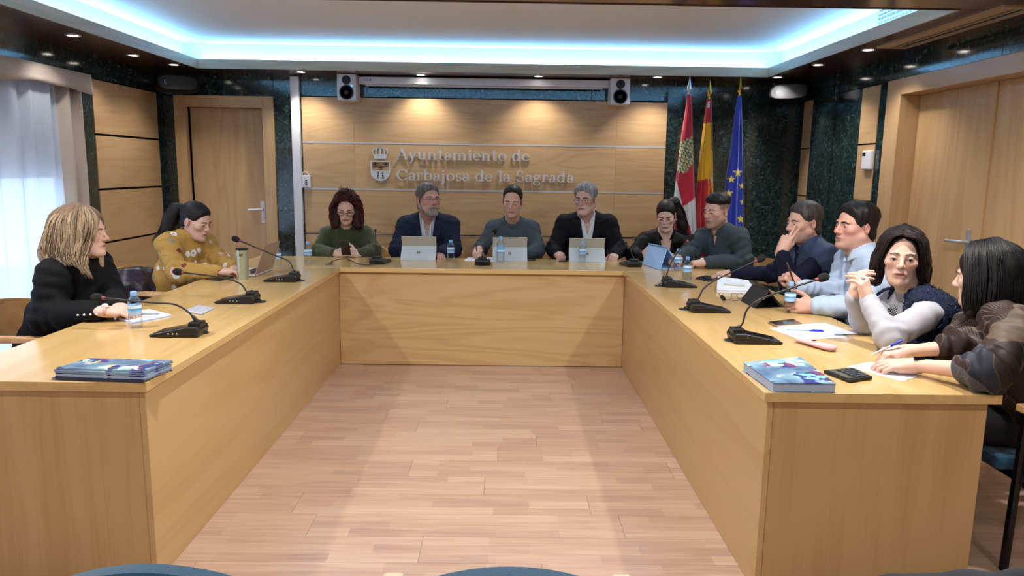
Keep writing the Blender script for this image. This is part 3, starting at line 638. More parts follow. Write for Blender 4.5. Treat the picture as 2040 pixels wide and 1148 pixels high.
flag('red and yellow striped flag hanging between the castle flag and the blue flag', prof_px([(198, 1408, 1418, .02), (250, 1401, 1419, .035), (330, 1392, 1420, .05), (400, 1386, 1421, .06), (490, 1384, 1424, .07), (580, 1384, 1426, .07)]), '#b5101c',
     [('#efb310', [(1390, 248), (1425, 243), (1428, 372), (1405, 356), (1384, 362), (1384, 300)]), ('#e2a418', [(1408, 340), (1425, 340), (1425, 392), (1408, 392)]), ('#c8542a', [(1409, 358), (1414, 356), (1413, 372), (1409, 374)]), ('#d9cfc0', [(1412, 352), (1418, 352), (1418, 362), (1412, 364)]), ('#b23a22', [(1410, 376), (1416, 370), (1417, 386), (1411, 390)]), ('#dd9a18', [(1404, 470), (1410, 455), (1412, 480), (1406, 490)]), ('#7d0d14', [(1413, 205), (1416, 205), (1418, 300), (1415, 300)]), ('#d8d4d0', [(1409, 203), (1413, 203), (1412, 214), (1408, 214)])], 'brass', 5)
flag('blue flag with yellow stars, rightmost of the flags', prof_px([(191, 1470, 1477, .018), (230, 1463, 1478, .03), (300, 1455, 1479, .045), (360, 1446, 1480, .06), (430, 1438, 1480, .07), (500, 1434, 1480, .07), (580, 1434, 1482, .07)]), '#1535a8',
     [('#ecd24a', star(1466, 344, 10)), ('#ecd24a', star(1454, 357, 8)), ('#ecd24a', star(1475, 371, 7)), ('#ecd24a', star(1449, 385, 8)), ('#ecd24a', star(1476, 402, 6)), ('#ecd24a', star(1472, 436, 9))], 'brass', 9)
# ------------------------------------------------------------------ chairs
def armchair(x, y, rz, label, group='beech tub armchairs at the council table', z=0):
    """local: sitter faces -y"""
    r = tag(empty('armchair', (x, y, 0), rz), label, 'chair', group)
    MB().box(-.235, .235, -.25, .21, .375, .432).build('seat', M['teal'], r, bevel=.022)
    def shell(a0, a1, z0f, z1f, n=20, R=.285, t=.016):
        rings = []
        for a in np.linspace(a0, a1, n):
            c, s = math.sin(a), math.cos(a)
            rings.append([(R*c, .02+R*s*.9, z0f(a)), ((R+t)*c, .02+(R+t)*s*.9, z0f(a)), ((R+t)*c, .02+(R+t)*s*.9, z1f(a)), (R*c, .02+R*s*.9, z1f(a))])
        return MB().loft(rings)
    shell(-1.25, 1.25, lambda a: .54, lambda a: .765-.05*(abs(a)/1.25)**2).build('backrest', M['chairwood'], r, True)
    for s in (-1, 1):
        MB().loft([[(s*(.255), -.22, .62), (s*(.305), -.22, .62), (s*(.305), -.22, .65), (s*(.255), -.22, .65)], [(s*.262, .10, .62), (s*.308, .10, .62), (s*.308, .10, .65), (s*.262, .10, .65)], [(s*.26, .13, .68), (s*.285, .13, .68), (s*.285, .13, .73), (s*.26, .13, .73)]]).build('armrest', M['chairwood'], r, bevel=.006)
        MB().tube([(s*.275, -.20, 0), (s*.275, -.19, .625)], .016, 8).build('leg', M['blackmetal'], r, True)
        MB().tube([(s*.235, .30, 0), (s*.225, .22, .42), (s*.2, .285, .60)], .016, 8).build('leg', M['blackmetal'], r, True)
    MB().box(-.275, .275, -.19, -.165, .35, .375).build('seat_rail', M['blackmetal'], r); MB().box(-.225, .225, .17, .2, .35, .375).build('seat_rail', M['blackmetal'], r)
    return r
def audience_chair(x, y, rz, label, mat, top=.907, arms=True):
    r = tag(empty('public_chair', (x, y, 0), rz), label, 'chair', 'public seats in front of the camera')
    MB().box(-.235, .235, -.24, .2, .40, .47).build('seat', mat, r, bevel=.025)
    rings = []
    for t in np.linspace(-1, 1, 25):
        h = top-.095*t*t-(.06*max(0, abs(t)-.8)/.2 if abs(t) > .8 else 0); X = .235*t; Y = .225-.03*t*t
        rings.append([(X, Y-.028, .55), (X, Y+.028, .55), (X, Y+.03, h-.02), (X, Y+.012, h), (X, Y-.012, h), (X, Y-.03, h-.02)])
    MB().loft(rings).build('backrest', mat, r, True)
    for s in (-1, 1):
        if arms: MB().box(s*.225-.021, s*.225+.021, -.16, .16, .651, .6785).build('armrest', plain('pale_armrest', '#cbbf9f', .45), r, bevel=.008)
        MB().tube([(s*.235, -.13, 0), (s*.225, -.13, .655 if arms else .44)], .015, 8).build('leg', M['blackmetal'], r, True)
        MB().tube([(s*.235, .24, 0), (s*.235, .2, .5), (s*.225, .14, .655)] if arms else [(s*.225, .24, 0), (s*.225, .2, .6)], .015, 8).build('leg', M['blackmetal'], r, True)
    return r
audience_chair(.015, 1.175, math.pi, 'teal upholstered public chair at the middle bottom edge', M['teal'])
# ------------------------------------------------------------------ implicit-surface modelling for bodies, clothes and hair
class SDF:
    def __init__(s, lo, hi, h):
        s.lo = np.array(lo, np.float32); s.h = h
        s.n = np.maximum(((np.array(hi)-s.lo)/h).astype(int)+1, 3)
        s.F = np.full(s.n, 9., np.float32); s.ax = [s.lo[i]+h*np.arange(s.n[i], dtype=np.float32) for i in range(3)]
    def sl(s, lo, hi):
        a = np.clip(np.floor((np.array(lo)-s.lo)/s.h).astype(int), 0, s.n); b = np.clip(np.ceil((np.array(hi)-s.lo)/s.h).astype(int)+1, 0, s.n)
        if np.any(b <= a): return None, None
        q = tuple(slice(a[i], b[i]) for i in range(3))
        return q, (s.ax[0][q[0]][:, None, None], s.ax[1][q[1]][None, :, None], s.ax[2][q[2]][None, None, :])
    def put(s, q, d, k, op):
        f = s.F[q]
        if op == 'add':
            h = np.maximum(k-np.abs(f-d), 0)/k if k > 0 else 0
            s.F[q] = np.minimum(f, d)-h*h*k*.25 if k > 0 else np.minimum(f, d)
        elif op == 'sub':
            d = -d; h = np.maximum(k-np.abs(f-d), 0)/k if k > 0 else 0
            s.F[q] = np.maximum(f, d)+h*h*k*.25 if k > 0 else np.maximum(f, d)
        else:
            s.F[q] = np.maximum(f, d)
    def cap(s, a, b, ra, rb, k=.02, op='add', flat=None):
        """tapered capsule; flat=(unit vector, factor<1) squashes the section along that vector"""
        a = np.asarray(a, float); b = np.asarray(b, float); R = max(ra, rb)+k+2*s.h
        q, p = s.sl(np.minimum(a, b)-R, np.maximum(a, b)+R)
        if q is None: return s
        px, py, pz = p[0]-a[0], p[1]-a[1], p[2]-a[2]; ba = b-a
        t = np.clip((px*ba[0]+py*ba[1]+pz*ba[2])/(ba@ba+1e-12), 0, 1)
        dx, dy, dz = px-t*ba[0], py-t*ba[1], pz-t*ba[2]
        if flat is not None:
            n, f = np.asarray(flat[0], float), flat[1]; w = dx*n[0]+dy*n[1]+dz*n[2]
            d2 = dx*dx+dy*dy+dz*dz-w*w+(w/f)**2; d = (np.sqrt(np.maximum(d2, 1e-12))-(ra+(rb-ra)*t))*(.5+.5*f)
        else: d = np.sqrt(dx*dx+dy*dy+dz*dz)-(ra+(rb-ra)*t)
        s.put(q, d.astype(np.float32), k, op); return s
    def ell(s, c, r, M3=None, k=.02, op='add'):
        c = np.asarray(c, float); r = np.asarray(r, float); R = max(r)+k+2*s.h
        q, p = s.sl(c-R, c+R)
        if q is None: return s
        px, py, pz = p[0]-c[0], p[1]-c[1], p[2]-c[2]
        if M3 is not None: u = [px*M3[0, i]+py*M3[1, i]+pz*M3[2, i] for i in range(3)]
        else: u = [px, py, pz]
        k0 = np.sqrt(sum((u[i]/r[i])**2 for i in range(3))); k1 = np.sqrt(sum((u[i]/r[i]**2)**2 for i in range(3)))
        s.put(q, (k0*(k0-1)/np.maximum(k1, 1e-6)).astype(np.float32), k, op); return s
    def fn(s, lo, hi, func, k=0., op='sub'):
        q, p = s.sl(lo, hi)
        if q is None: return s
        d = np.broadcast_to(func(*p), s.F[q].shape).astype(np.float32); s.put(q, d, k, op); return s
    def mesh(s, relax=1):
        F = s.F; I = F < 0; n = F.shape
        cnt = np.zeros(tuple(d-1 for d in n), np.int8)
        for i in (0, 1):
            for j in (0, 1):
                for k in (0, 1): cnt += I[i:n[0]-1+i, j:n[1]-1+j, k:n[2]-1+k]
        act = (cnt > 0) & (cnt < 8); ids = np.argwhere(act)
        if len(ids) == 0: return np.zeros((0, 3)), np.zeros((0, 4), int)
        idx = np.full(act.shape, -1, np.int64); idx[act] = np.arange(len(ids))
        cs = [(i, j, k) for i in (0, 1) for j in (0, 1) for k in (0, 1)]
        val = np.stack([F[ids[:, 0]+c[0], ids[:, 1]+c[1], ids[:, 2]+c[2]] for c in cs], 1)
        acc = np.zeros((len(ids), 3)); w = np.zeros(len(ids))
        for a in range(8):
            for b in range(a+1, 8):
                if sum(abs(cs[a][q]-cs[b][q]) for q in range(3)) != 1: continue
                va, vb = val[:, a], val[:, b]; m = (va < 0) != (vb < 0); t = np.where(m, va/np.where(m, va-vb, 1), 0)
                P_ = np.array(cs[a])[None]+(np.array(cs[b])-np.array(cs[a]))[None]*t[:, None]; acc += P_*m[:, None]; w += m
        V = s.lo[None]+s.h*(ids+acc/np.maximum(w, 1)[:, None]); Q = []
        for ax in range(3):
            o1, o2 = [(1, 2), (2, 0), (0, 1)][ax]
            sa = [slice(None)]*3; sb = [slice(None)]*3; sa[ax] = slice(0, -1); sb[ax] = slice(1, None)
            A, B = I[tuple(sa)], I[tuple(sb)]; e = np.argwhere(A != B)
            ok = (e[:, o1] > 0) & (e[:, o2] > 0) & (e[:, o1] < n[o1]-1) & (e[:, o2] < n[o2]-1); e = e[ok]
            if len(e) == 0: continue
            ins = A[e[:, 0], e[:, 1], e[:, 2]]; c = []
            for d1, d2 in ((0, 0), (1, 0), (1, 1), (0, 1)):
                f = e.copy(); f[:, o1] -= d1; f[:, o2] -= d2; c.append(idx[f[:, 0], f[:, 1], f[:, 2]])
            q = np.stack(c, 1); q[~ins] = q[~ins][:, ::-1]; Q.append(q)
        Q = np.concatenate(Q); Q = Q[(Q >= 0).all(1)]
        for _ in range(relax):
            S = np.zeros_like(V); c = np.zeros(len(V))
            for k in range(4):
                np.add.at(S, Q[:, k], V[Q[:, (k+1) % 4]]+V[Q[:, (k+3) % 4]]); np.add.at(c, Q[:, k], 2)
            V = np.where((c > 0)[:, None], V*.5+.5*S/np.maximum(c, 1)[:, None], V)
        u, inv = np.unique(Q, return_inverse=True); return V[u], inv.reshape(Q.shape)[:, ::-1]
def arr_mesh(name, parts, mat, parent, cols=None, smooth=True):
    """parts: list of (V,Q) or (V,Q,colour array); joined into one mesh, vertices given in world space"""
    off = np.array(parent.location) if parent is not None else np.zeros(3); Vs, Qs, Cs, b = [], [], [], 0
    for p in parts:
        if len(p[0]) == 0: continue
        Vs.append(np.asarray(p[0])-off); Qs.append(np.asarray(p[1])+b); b += len(p[0])
        if len(p) > 2: Cs.append(np.asarray(p[2]))
    V = np.concatenate(Vs); Q = np.concatenate(Qs); me = bpy.data.meshes.new(name)
    me.vertices.add(len(V)); me.vertices.foreach_set('co', V.astype(np.float32).ravel())
    me.loops.add(Q.size); me.loops.foreach_set('vertex_index', Q.astype(np.int32).ravel())
    me.polygons.add(len(Q)); me.polygons.foreach_set('loop_start', np.arange(0, Q.size, 4, dtype=np.int32)); me.polygons.foreach_set('loop_total', np.full(len(Q), 4, np.int32))
    if smooth: me.polygons.foreach_set('use_smooth', np.ones(len(Q), bool))
    me.update(calc_edges=True); me.validate()
    for mm in (mat if isinstance(mat, (list, tuple)) else [mat]): me.materials.append(mm)
    if Cs:
        a = me.color_attributes.new('Col', 'FLOAT_COLOR', 'POINT'); a.data.foreach_set('color', np.concatenate(Cs).astype(np.float32).ravel())
    o = bpy.data.objects.new(name, me); COL.objects.link(o); o.parent = parent
    return o
def mb_parts(mb):
    """MB geometry (all faces quads or fans) -> (V,Q)"""
    Q = []
    for f in mb.f:
        if len(f) == 4: Q.append(f)
        elif len(f) == 3: Q.append((f[0], f[1], f[2], f[2]))
        else:
            for i in range(1, len(f)-1, 2): Q.append((f[0], f[i], f[i+1], f[min(i+2, len(f)-1)]))
    return np.array(mb.v), np.array([q for q in Q if len(set(q)) == 4])
rx = lambda a: np.array([[1, 0, 0], [0, math.cos(a), -math.sin(a)], [0, math.sin(a), math.cos(a)]])
ry = lambda a: np.array([[math.cos(a), 0, math.sin(a)], [0, 1, 0], [-math.sin(a), 0, math.cos(a)]])
rz_ = lambda a: np.array([[math.cos(a), -math.sin(a), 0], [math.sin(a), math.cos(a), 0], [0, 0, 1]])
nrm = lambda v: np.asarray(v, float)/(np.linalg.norm(v)+1e-12)
def wob(seed, f, amp):
    r = np.random.RandomState(seed); K = [(r.normal(size=3)*f, r.rand()*6.28) for _ in range(5)]
    def g(x, y, z): return sum(np.sin(k[0]*x+k[1]*y+k[2]*z+p) for k, p in K)*amp/2.2
    return g
M['skin'] = attr_mat('skin', .48, .35, bump=.12, bscale=500, var=.05, vscale=60)
_p = M['skin'].node_tree.nodes['Principled BSDF']; _p.inputs['Subsurface Weight'].default_value = .12; _p.inputs['Subsurface Scale'].default_value = .012
M['eye'] = attr_mat('eye', .12, .6)
M['hair'] = attr_mat('hair', .5, .28, bump=.35, bscale=330, var=.3, vscale=150)
M['lens'] = None
_m, _N, _L, _P = new_mat('spectacle_lens'); _t = _N.new('ShaderNodeBsdfTransparent'); _g = _N.new('ShaderNodeBsdfGlossy'); _g.inputs['Roughness'].default_value = .05
_x = _N.new('ShaderNodeMixShader'); _x.inputs[0].default_value = .06; _L.new(_t.outputs[0], _x.inputs[1]); _L.new(_g.outputs[0], _x.inputs[2]); _L.new(_x.outputs[0], _N['Material Output'].inputs[0]); M['lens'] = _m
class Head:
    def __init__(s, c, yaw, pitch, roll=0, sc=1., wide=1.):
        s.c = np.asarray(c, float); s.M = rz_(math.radians(yaw))@rx(math.radians(pitch))@ry(math.radians(roll)); s.s = sc; s.w = wide
    def p(s, x, y, z): return s.c+s.M@(np.array([x*s.w, y, z])*s.s)
    def loc(s, X, Y, Z):
        dx, dy, dz = X-s.c[0], Y-s.c[1], Z-s.c[2]; m = s.M
        return [(dx*m[0, i]+dy*m[1, i]+dz*m[2, i])/s.s/(s.w if i == 0 else 1) for i in range(3)]
def skin_cols(H, V, tone, lips, o):
    x, y, z = H.loc(V[:, 0], V[:, 1], V[:, 2]); C = np.tile(np.array(srgb(tone)), (len(V), 1))
    def mixc(m, col): C[:, :3] = C[:, :3]*(1-m[:, None])+np.array(srgb(col))[:3]*m[:, None]
    g = lambda cx, cy, cz, r: np.exp(-(((np.abs(x)-cx)/r[0])**2+((y-cy)/r[1])**2+((z-cz)/r[2])**2))
    front = (y < -.045).astype(float)
    rs = 1.25 if o.get('flush') else .8
    mixc(np.clip(.42*rs*g(.043, -.07, -.025, (.022, .05, .022)), 0, .8), '#b4635a')       # cheeks
    mixc(np.clip(.45*rs*g(0, -.115, -.028, (.015, .03, .018)), 0, .8), '#b4635a')        # nose tip
    mixc(.40*g(.078, .012, -.005, (.012, .03, .03)), '#bb6e62')                            # ears
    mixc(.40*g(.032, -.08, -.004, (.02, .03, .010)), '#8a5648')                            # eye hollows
    if o.get('stubble'): mixc(front*0+.55*o['stubble']*np.clip((-.042-z)/.02, 0, 1)*np.clip((.03-y)/.03, 0, 1)*(z > -.135), '#4c4543')
    if o.get('buzz'):  # clipped sides
        m = np.clip((z-.005)/.02, 0, 1)*np.clip((y+.045)/.02, 0, 1); mixc(.75*o['buzz']*m, o.get('buzzcol', '#3a3330'))
    lw = .023
    m = np.clip(1.5*np.exp(-((x/lw)**4+((z+.0645)/.0075)**4+((y+.088)/.02)**4)), 0, 1); mixc(m*.9, lips)
    m = np.clip(1.6*np.exp(-((x/.021)**4+((z+.0632)/.0020)**2+((y+.09)/.02)**4)), 0, 1); mixc(m*.75, '#4a211f')
    m = g(.0075, -.108, -.040, (.0045, .012, .0035)); mixc(.8*m, '#3a1d18')                # nostrils
    return C
def head_sdf(S, H, o):
    s = H.s; p = H.p; R = lambda *a: np.array(a)*s*np.array([H.w, 1, 1][:len(a)] if len(a) == 3 else 1)
    K = .02*s
    f = o.get('jaw', 1.); fem = f < .9; nz = .84 if fem else 1.; br_ = .62 if fem else 1.
    S.ell(p(0, .014, .042), R(.0735, .096, .080), H.M, K)
    S.ell(p(0, -.028, -.012), R(.063, .062, .075), H.M, .03*s)
    S.ell(p(0, -.030, -.062), R(.050*f, .055, .052), H.M, .03*s)
    for q in (-1, 1):
        S.cap(p(q*.055*f, .008, -.050), p(q*.022, -.062, -.099), .018*s, .016*s, .03*s)
        S.ell(p(q*.042, -.058, -.018), R(.024, .024, .020), H.M, .02*s)
    S.ell(p(0, -.079, -.100), R(.022*f, .020, .018), H.M, .02*s)
    for q in (-1, 1):
        S.ell(p(q*.0325, -.106, -.001), R(.020, .022, .0125), H.M, .012*s, 'sub')
        S.cap(p(q*.012, -.085+.003*fem, .021+.003*fem), p(q*.048, -.074, .024+.003*fem), .0085*s*br_, .0065*s*br_, .012*s)
    S.cap(p(0, -.083, .018), p(0, -.1065+.003*fem, -.024+.002*fem), .0075*s*nz, .0105*s*nz, .010*s)
    S.ell(p(0, -.1085+.004*fem, -.029+.002*fem), R(.0115*nz, .0125*nz, .0105*nz), H.M, .008*s)
    for q in (-1, 1): S.ell(p(q*.0125*nz, -.097+.002*fem, -.033+.002*fem), R(.0085*nz, .011*nz, .0085*nz), H.M, .006*s)
    # lips
    S.ell(p(0, -.083, -.063), R(.027, .011, .016), H.M, .012*s)
    for q in (-1, 1): S.cap(p(q*.003, -.0955, -.0585), p(q*.022, -.086, -.0625), .0050*s, .003*s, .004*s)
    S.cap(p(-.014, -.0925, -.0705), p(.014, -.0925, -.0705), .0058*s, .0058*s, .005*s)
    S.cap(p(-.021, -.1015, -.0638), p(.021, -.1015, -.0638), (.0050+.0035*o.get('open', 0))*s, (.0050+.0035*o.get('open', 0))*s, .003*s, 'sub')
    # eyelids
    op = o.get('eye', .5)
    for q in (-1, 1):
        e = p(q*.0325, -.0745, .0); S.ell(e, R(.0150, .0142, .0142), H.M, .004*s)
        if op > 0: S.ell(p(q*.0325, -.091, -.0015-.004*(1-op)), R(.0125, .014, .0018+.0048*op), H.M, .002*s, 'sub')
    # ears
    for q in (-1, 1):
        E = H.M@rz_(q*.35); S.ell(p(q*.0775, .014, -.006), R(.0085, .0195, .031), E, .006*s)
        S.ell(p(q*.086, .010, -.003), R(.0075, .011, .019), E, .004*s, 'sub')
    return S
def head_parts(H, o, neck_to, nr=.054):
    """head, neck and upper chest skin -> (V,Q,C); plus eyes"""
    s = H.s; h = o.get('res', .0040)
    nb = np.asarray(neck_to, float); lo = np.minimum(H.c-.165*s, nb-.13); hi = np.maximum(H.c+.165*s, nb+.13)
    S = SDF(lo, hi, h); head_sdf(S, H, o)
    S.cap(H.p(0, .022, -.055), nb, nr*s*.96, (nr+.006)*s, .03*s)
    S.cap(H.p(0, -.035, -.085), nb+.5*(H.p(0, -.035, -.085)-nb), .03*s, .03*s, .04*s)
    if o.get('chest') is not None: S.cap(nb, o['chest'], .07, .085, .05)
    V, Q = S.mesh(1); return V, Q, skin_cols(H, V, o['tone'], o.get('lips', '#9c5a52'), o)
def eyes(H, o, root, iris='#2c1b12', gaze=(0, -.12)):
    s = H.s
    for q in (-1, 1):
        e = H.p(q*.0325, -.0735, 0); d = H.M@nrm([gaze[0], -1, gaze[1]-.15*(1-o.get('eye', .5))])
        a = nrm(np.cross(d, [0, 0, 1.])); b = np.cross(d, a); r = .0131*s; mb = MB(); rings = []; cols = []
        for t in np.radians([1, 8, 9, 24, 25, 45, 70, 95, 130, 178]):
            rings.append([e+r*(d*math.cos(t)+(a*math.cos(w)+b*math.sin(w))*math.sin(t)) for w in np.linspace(0, 2*math.pi, 14, endpoint=False)])
            cols += [srgb('#050303') if t < .15 else (srgb(iris) if t < .43 else srgb('#cfc6c0'))]*14
        mb.loft(rings); V, Q = mb_parts(mb); arr_mesh('eye', [(V, Q, np.array(cols))], M['eye'], root)
def brow_parts(H, col, th=.0029, lift=0., arch=.006, lash=None):
    out = []; c = np.array(srgb(col))
    for q in (-1, 1):
        pts = [H.p(q*.012, -.0935, .0190+lift), H.p(q*.024, -.0935, .0190+arch*.7+lift), H.p(q*.036, -.0885, .0185+arch+lift), H.p(q*.050, -.0765, .0150+lift)]
        mb = MB().tube(bez(pts, 5), [th*H.s*w for w in np.interp(np.linspace(0, 1, 15), [0, .3, .7, 1], [.8, 1, .9, .3])], 8); V, Q = mb_parts(mb); out.append((V, Q, np.tile(c, (len(V), 1))))
        if lash:
            zz = .0045*lash-.001; mb = MB().tube(bez([H.p(q*.0205, -.0865, -.001+zz*.3), H.p(q*.030, -.0905, .0015+zz), H.p(q*.046, -.0815, -.001+zz*.4)], 5), .0011*H.s, 6); V, Q = mb_parts(mb); out.append((V, Q, np.tile(np.array(srgb('#120b0a')), (len(V), 1))))
    return out
def spectacles(H, root, col, name='spectacles', rim=.0016, w=.021, hgt=.016, drop=0., half=False):
    o = empty(name, tuple(root.location)); o.parent = root; o.location = (0, 0, 0); m = plain('spectacle_frame', col, .3)
    def part(n, mb, mm, sm=True):
        me = MB(); me.v = [tuple(np.array(v)-np.array(root.location)) for v in mb.v]; me.f = mb.f; me.m = mb.m; me.build(n, mm, o, sm)
    for q in (-1, 1):
        c = lambda a: H.p(q*.0325+w*math.copysign(abs(math.cos(a))**.75, math.cos(a)), -.1015+.006*(abs(math.cos(a))*(1 if math.cos(a)*q > 0 else -.3)), -.003-drop+hgt*math.copysign(abs(math.sin(a))**.75, math.sin(a)))
        A = np.linspace(0, 2*math.pi, 25) if not half else np.linspace(-.15, math.pi+.15, 14)
        part('rim', MB().tube([c(a) for a in A], rim*H.s, 6, cap=half), m)
        ring = [c(a) for a in np.linspace(0, 2*math.pi, 20, endpoint=False)]; mb = MB(); mb.add(ring, [tuple(range(20))]); part('lens', mb, M['lens'], False)
        part('temple', MB().tube(bez([H.p(q*(.0325+w), -.097, .002-drop), H.p(q*.070, -.07, .004-drop), H.p(q*.079, .0, .008), H.p(q*.079, .022, -.002)], 5), rim*.9*H.s, 6), m)
    part('bridge', MB().tube(bez([H.p(-.0325+w, -.1015, 0-drop), H.p(0, -.1075, .004-drop), H.p(.0325-w, -.1015, 0-drop)], 5), rim*H.s, 6), m)
# hands: local axes d (fingers), t (thumb side), n (back of hand)
POSE = {'flat': ([(8, 12, 6)]*4, 35, 12), 'rest': ([(22, 28, 14), (24, 30, 14), (26, 32, 16), (28, 34, 16)], 30, 22), 'curl': ([(48, 52, 25), (52, 56, 26), (55, 58, 26), (56, 58, 26)], 28, 35),
        'fist': ([(82, 95, 55), (84, 98, 55), (84, 98, 55), (82, 95, 55)], 10, 62), 'pen': ([(46, 42, 12), (54, 55, 20), (66, 74, 36), (70, 76, 40)], 12, 38), 'type': ([(24, 38, 18), (20, 40, 18), (24, 42, 18), (30, 44, 20)], 30, 20),
        'grip': ([(34, 46, 24), (36, 48, 24), (38, 50, 24), (40, 52, 24)], 55, 30), 'spread': ([(6, 14, 8), (2, 14, 8), (6, 16, 8), (14, 20, 10)], 40, 10), 'two': ([(6, 10, 6), (10, 14, 8), (75, 90, 45), (78, 90, 45)], 14, 55), 'pinch': ([(52, 50, 20), (40, 45, 20), (34, 40, 20), (30, 36, 18)], 12, 30), 'lace': ([(38, 30, 12), (42, 30, 12), (44, 32, 14), (46, 34, 14)], 30, 20)}
def hand(wr, d, n, side, pose, sc=1., tone='#d9a88f', spread=0., elbow=None, fr=.031, res=.0030, fa=.6, nails=True):
    """side 'R' or 'L'; returns (V,Q,C) of hand and forearm stretch"""
    d = nrm(d); n = np.asarray(n, float); n = nrm(n-d*(n@d)); t = np.cross(n, d) if side == 'R' else np.cross(d, n); wr = np.asarray(wr, float)
    P_ = lambda a, b, c: wr+sc*(d*a+t*b+n*c)
    lo = np.full(3, 9.); hi = -lo; pts = []
    ang, tab, tc = POSE[pose]; chains = []
    for i, (yb, L) in enumerate(((.0265, (.041, .025, .021)), (.009, (.045, .029, .022)), (-.0095, (.041, .027, .022)), (-.0270, (.032, .020, .019)))):
        base = np.array([.088-(.008 if i == 3 else 0)-(.003 if i == 0 else 0), yb, .001]); sp = math.radians((1.5-i)*(3+spread)); a = 0; c = [base]
        for j in range(3):
            a += math.radians(ang[i][j]); c.append(c[-1]+L[j]*np.array([math.cos(a)*math.cos(sp), math.cos(a)*math.sin(sp), -math.sin(a)]))
        chains.append([P_(*q) for q in c])
    ta = math.radians(tab); b = np.array([.022, .030, -.010]); th1 = nrm([math.cos(ta), math.sin(ta), -.35-.004*tc]); c1 = b+.046*th1
    k = math.radians(tc); th2 = nrm([math.cos(ta-k*.7), math.sin(ta-k*.7), -.35-.3*math.sin(k)]); c2 = c1+.033*th2; th3 = nrm([math.cos(ta-k*1.3), math.sin(ta-k*1.3), -.35-.4*math.sin(k)]); c3 = c2+.026*th3
    thumb = [P_(*q) for q in (b, c1, c2, c3)]
    allp = np.array([q for c in chains for q in c]+thumb+[wr]); fore = None
    if elbow is not None: fore = wr+(np.asarray(elbow)-wr)*fa; allp = np.vstack([allp, fore])
    S = SDF(allp.min(0)-.05*sc, allp.max(0)+.05*sc, res)
    for i, yb in enumerate((.0245, .0085, -.0085, -.0240)): S.cap(P_(.012, yb*.62, 0), P_(.086-(.008 if i == 3 else 0), yb, 0), .0150*sc, .0118*sc, .012*sc)
    S.cap(P_(.018, .018, -.010), P_(.052, .034, -.012), .0175*sc, .0125*sc, .014*sc)
    S.cap(P_(.02, -.018, -.008), P_(.06, -.024, -.008), .015*sc, .012*sc, .014*sc)
    S.cap(P_(-.02, 0, 0), P_(.025, 0, 0), .0265*sc, .025*sc, .02*sc, flat=(n, .72))
    if fore is not None: S.cap(P_(-.01, 0, 0), fore, .0275*sc, fr*sc, .02*sc, flat=(n, .85))
    for c in chains:
        rr = (.0092, .0086, .0078, .0068); i = 0
        for j in range(3): S.cap(c[j], c[j+1], rr[j]*sc, rr[j+1]*sc, .0035*sc)
    for j in range(3): S.cap(thumb[j], thumb[j+1], (.0128, .0108, .0098, .0080)[j]*sc, (.0128, .0108, .0098, .0080)[j+1]*sc, .004*sc)
    V, Q = S.mesh(1); C = np.tile(np.array(srgb(tone)), (len(V), 1)); red = np.array(srgb('#b9695c'))[:3]
    for c in chains+[thumb]:
        for q in c[1:]:
            m = .38*np.exp(-(np.linalg.norm(V-q, axis=1)/(.010*sc))**2); C[:, :3] = C[:, :3]*(1-m[:, None])+red*m[:, None]
    return V, Q, C
class Body:
    """seated figure: joints in world space"""
    def __init__(s, neck, sR, sL, eR, eL, wR, wL, pelvis, b=1.):
        for k, v in dict(neck=neck, sR=sR, sL=sL, eR=eR, eL=eL, wR=wR, wL=wL, pelvis=pelvis).items(): setattr(s, k, np.asarray(v, float))
        s.b = b; s.ms = (s.sR+s.sL)/2; s.x = nrm(s.sL-s.sR); s.up = nrm(s.ms-s.pelvis); s.up = nrm(s.up-s.x*(s.up@s.x)); s.fw = np.cross(s.x, s.up)*-1
        s.fw = -np.cross(s.up, s.x) if True else s.fw; s.T = np.stack([s.x, -s.fw, s.up], 1); s.sw = np.linalg.norm(s.sL-s.sR)/2
    def tor(s, a, bb, c): return s.ms+s.x*a+s.fw*bb+s.up*c
def torso(S, B, off=0., belly=1., bust=0., waist=1., k=.06, low=True):
    b = B.b; T = B.T; h = np.linalg.norm(B.ms-B.pelvis)
    S.ell(B.tor(0, .012*b, -.15*b), (B.sw*.90+off, .108*b+off, .20*b+off), T, k)
    S.cap(B.tor(-B.sw*.80, 0, -.02*b), B.tor(B.sw*.80, 0, -.02*b), .058*b+off, .058*b+off, k)
    nk = B.neck+B.up*.012
    for q in (B.sR, B.sL): S.cap(nk, q+B.up*.004*b, .042*b+off, .050*b+off, .05)
    if low:
        mid = B.pelvis+(B.ms-B.pelvis)*.38
        S.ell(mid+B.fw*.02*belly*b, (.155*b*waist*max(1, belly*.92)+off, .118*b*belly+off, .20*b), T, k)
        S.ell(B.pelvis, (.175*b+off, .135*b+off, .12*b), T, k)
    if bust:
        for q in (-1, 1): S.ell(B.tor(q*.075*b, .085*b, -.17*b), (.068*bust*b+off, .055*bust*b+off, .065*bust*b+off), T, .05)
    return S
def arm(S, s_, e, w, b, off, cuff=.93, k=.03, loose=1.):
    wr = e+(w-e)*cuff
    S.cap(s_, e, .056*b*loose+off, .043*b*loose+off, k); S.cap(e, wr, .044*b*loose+off, .030*b*loose+off, k)
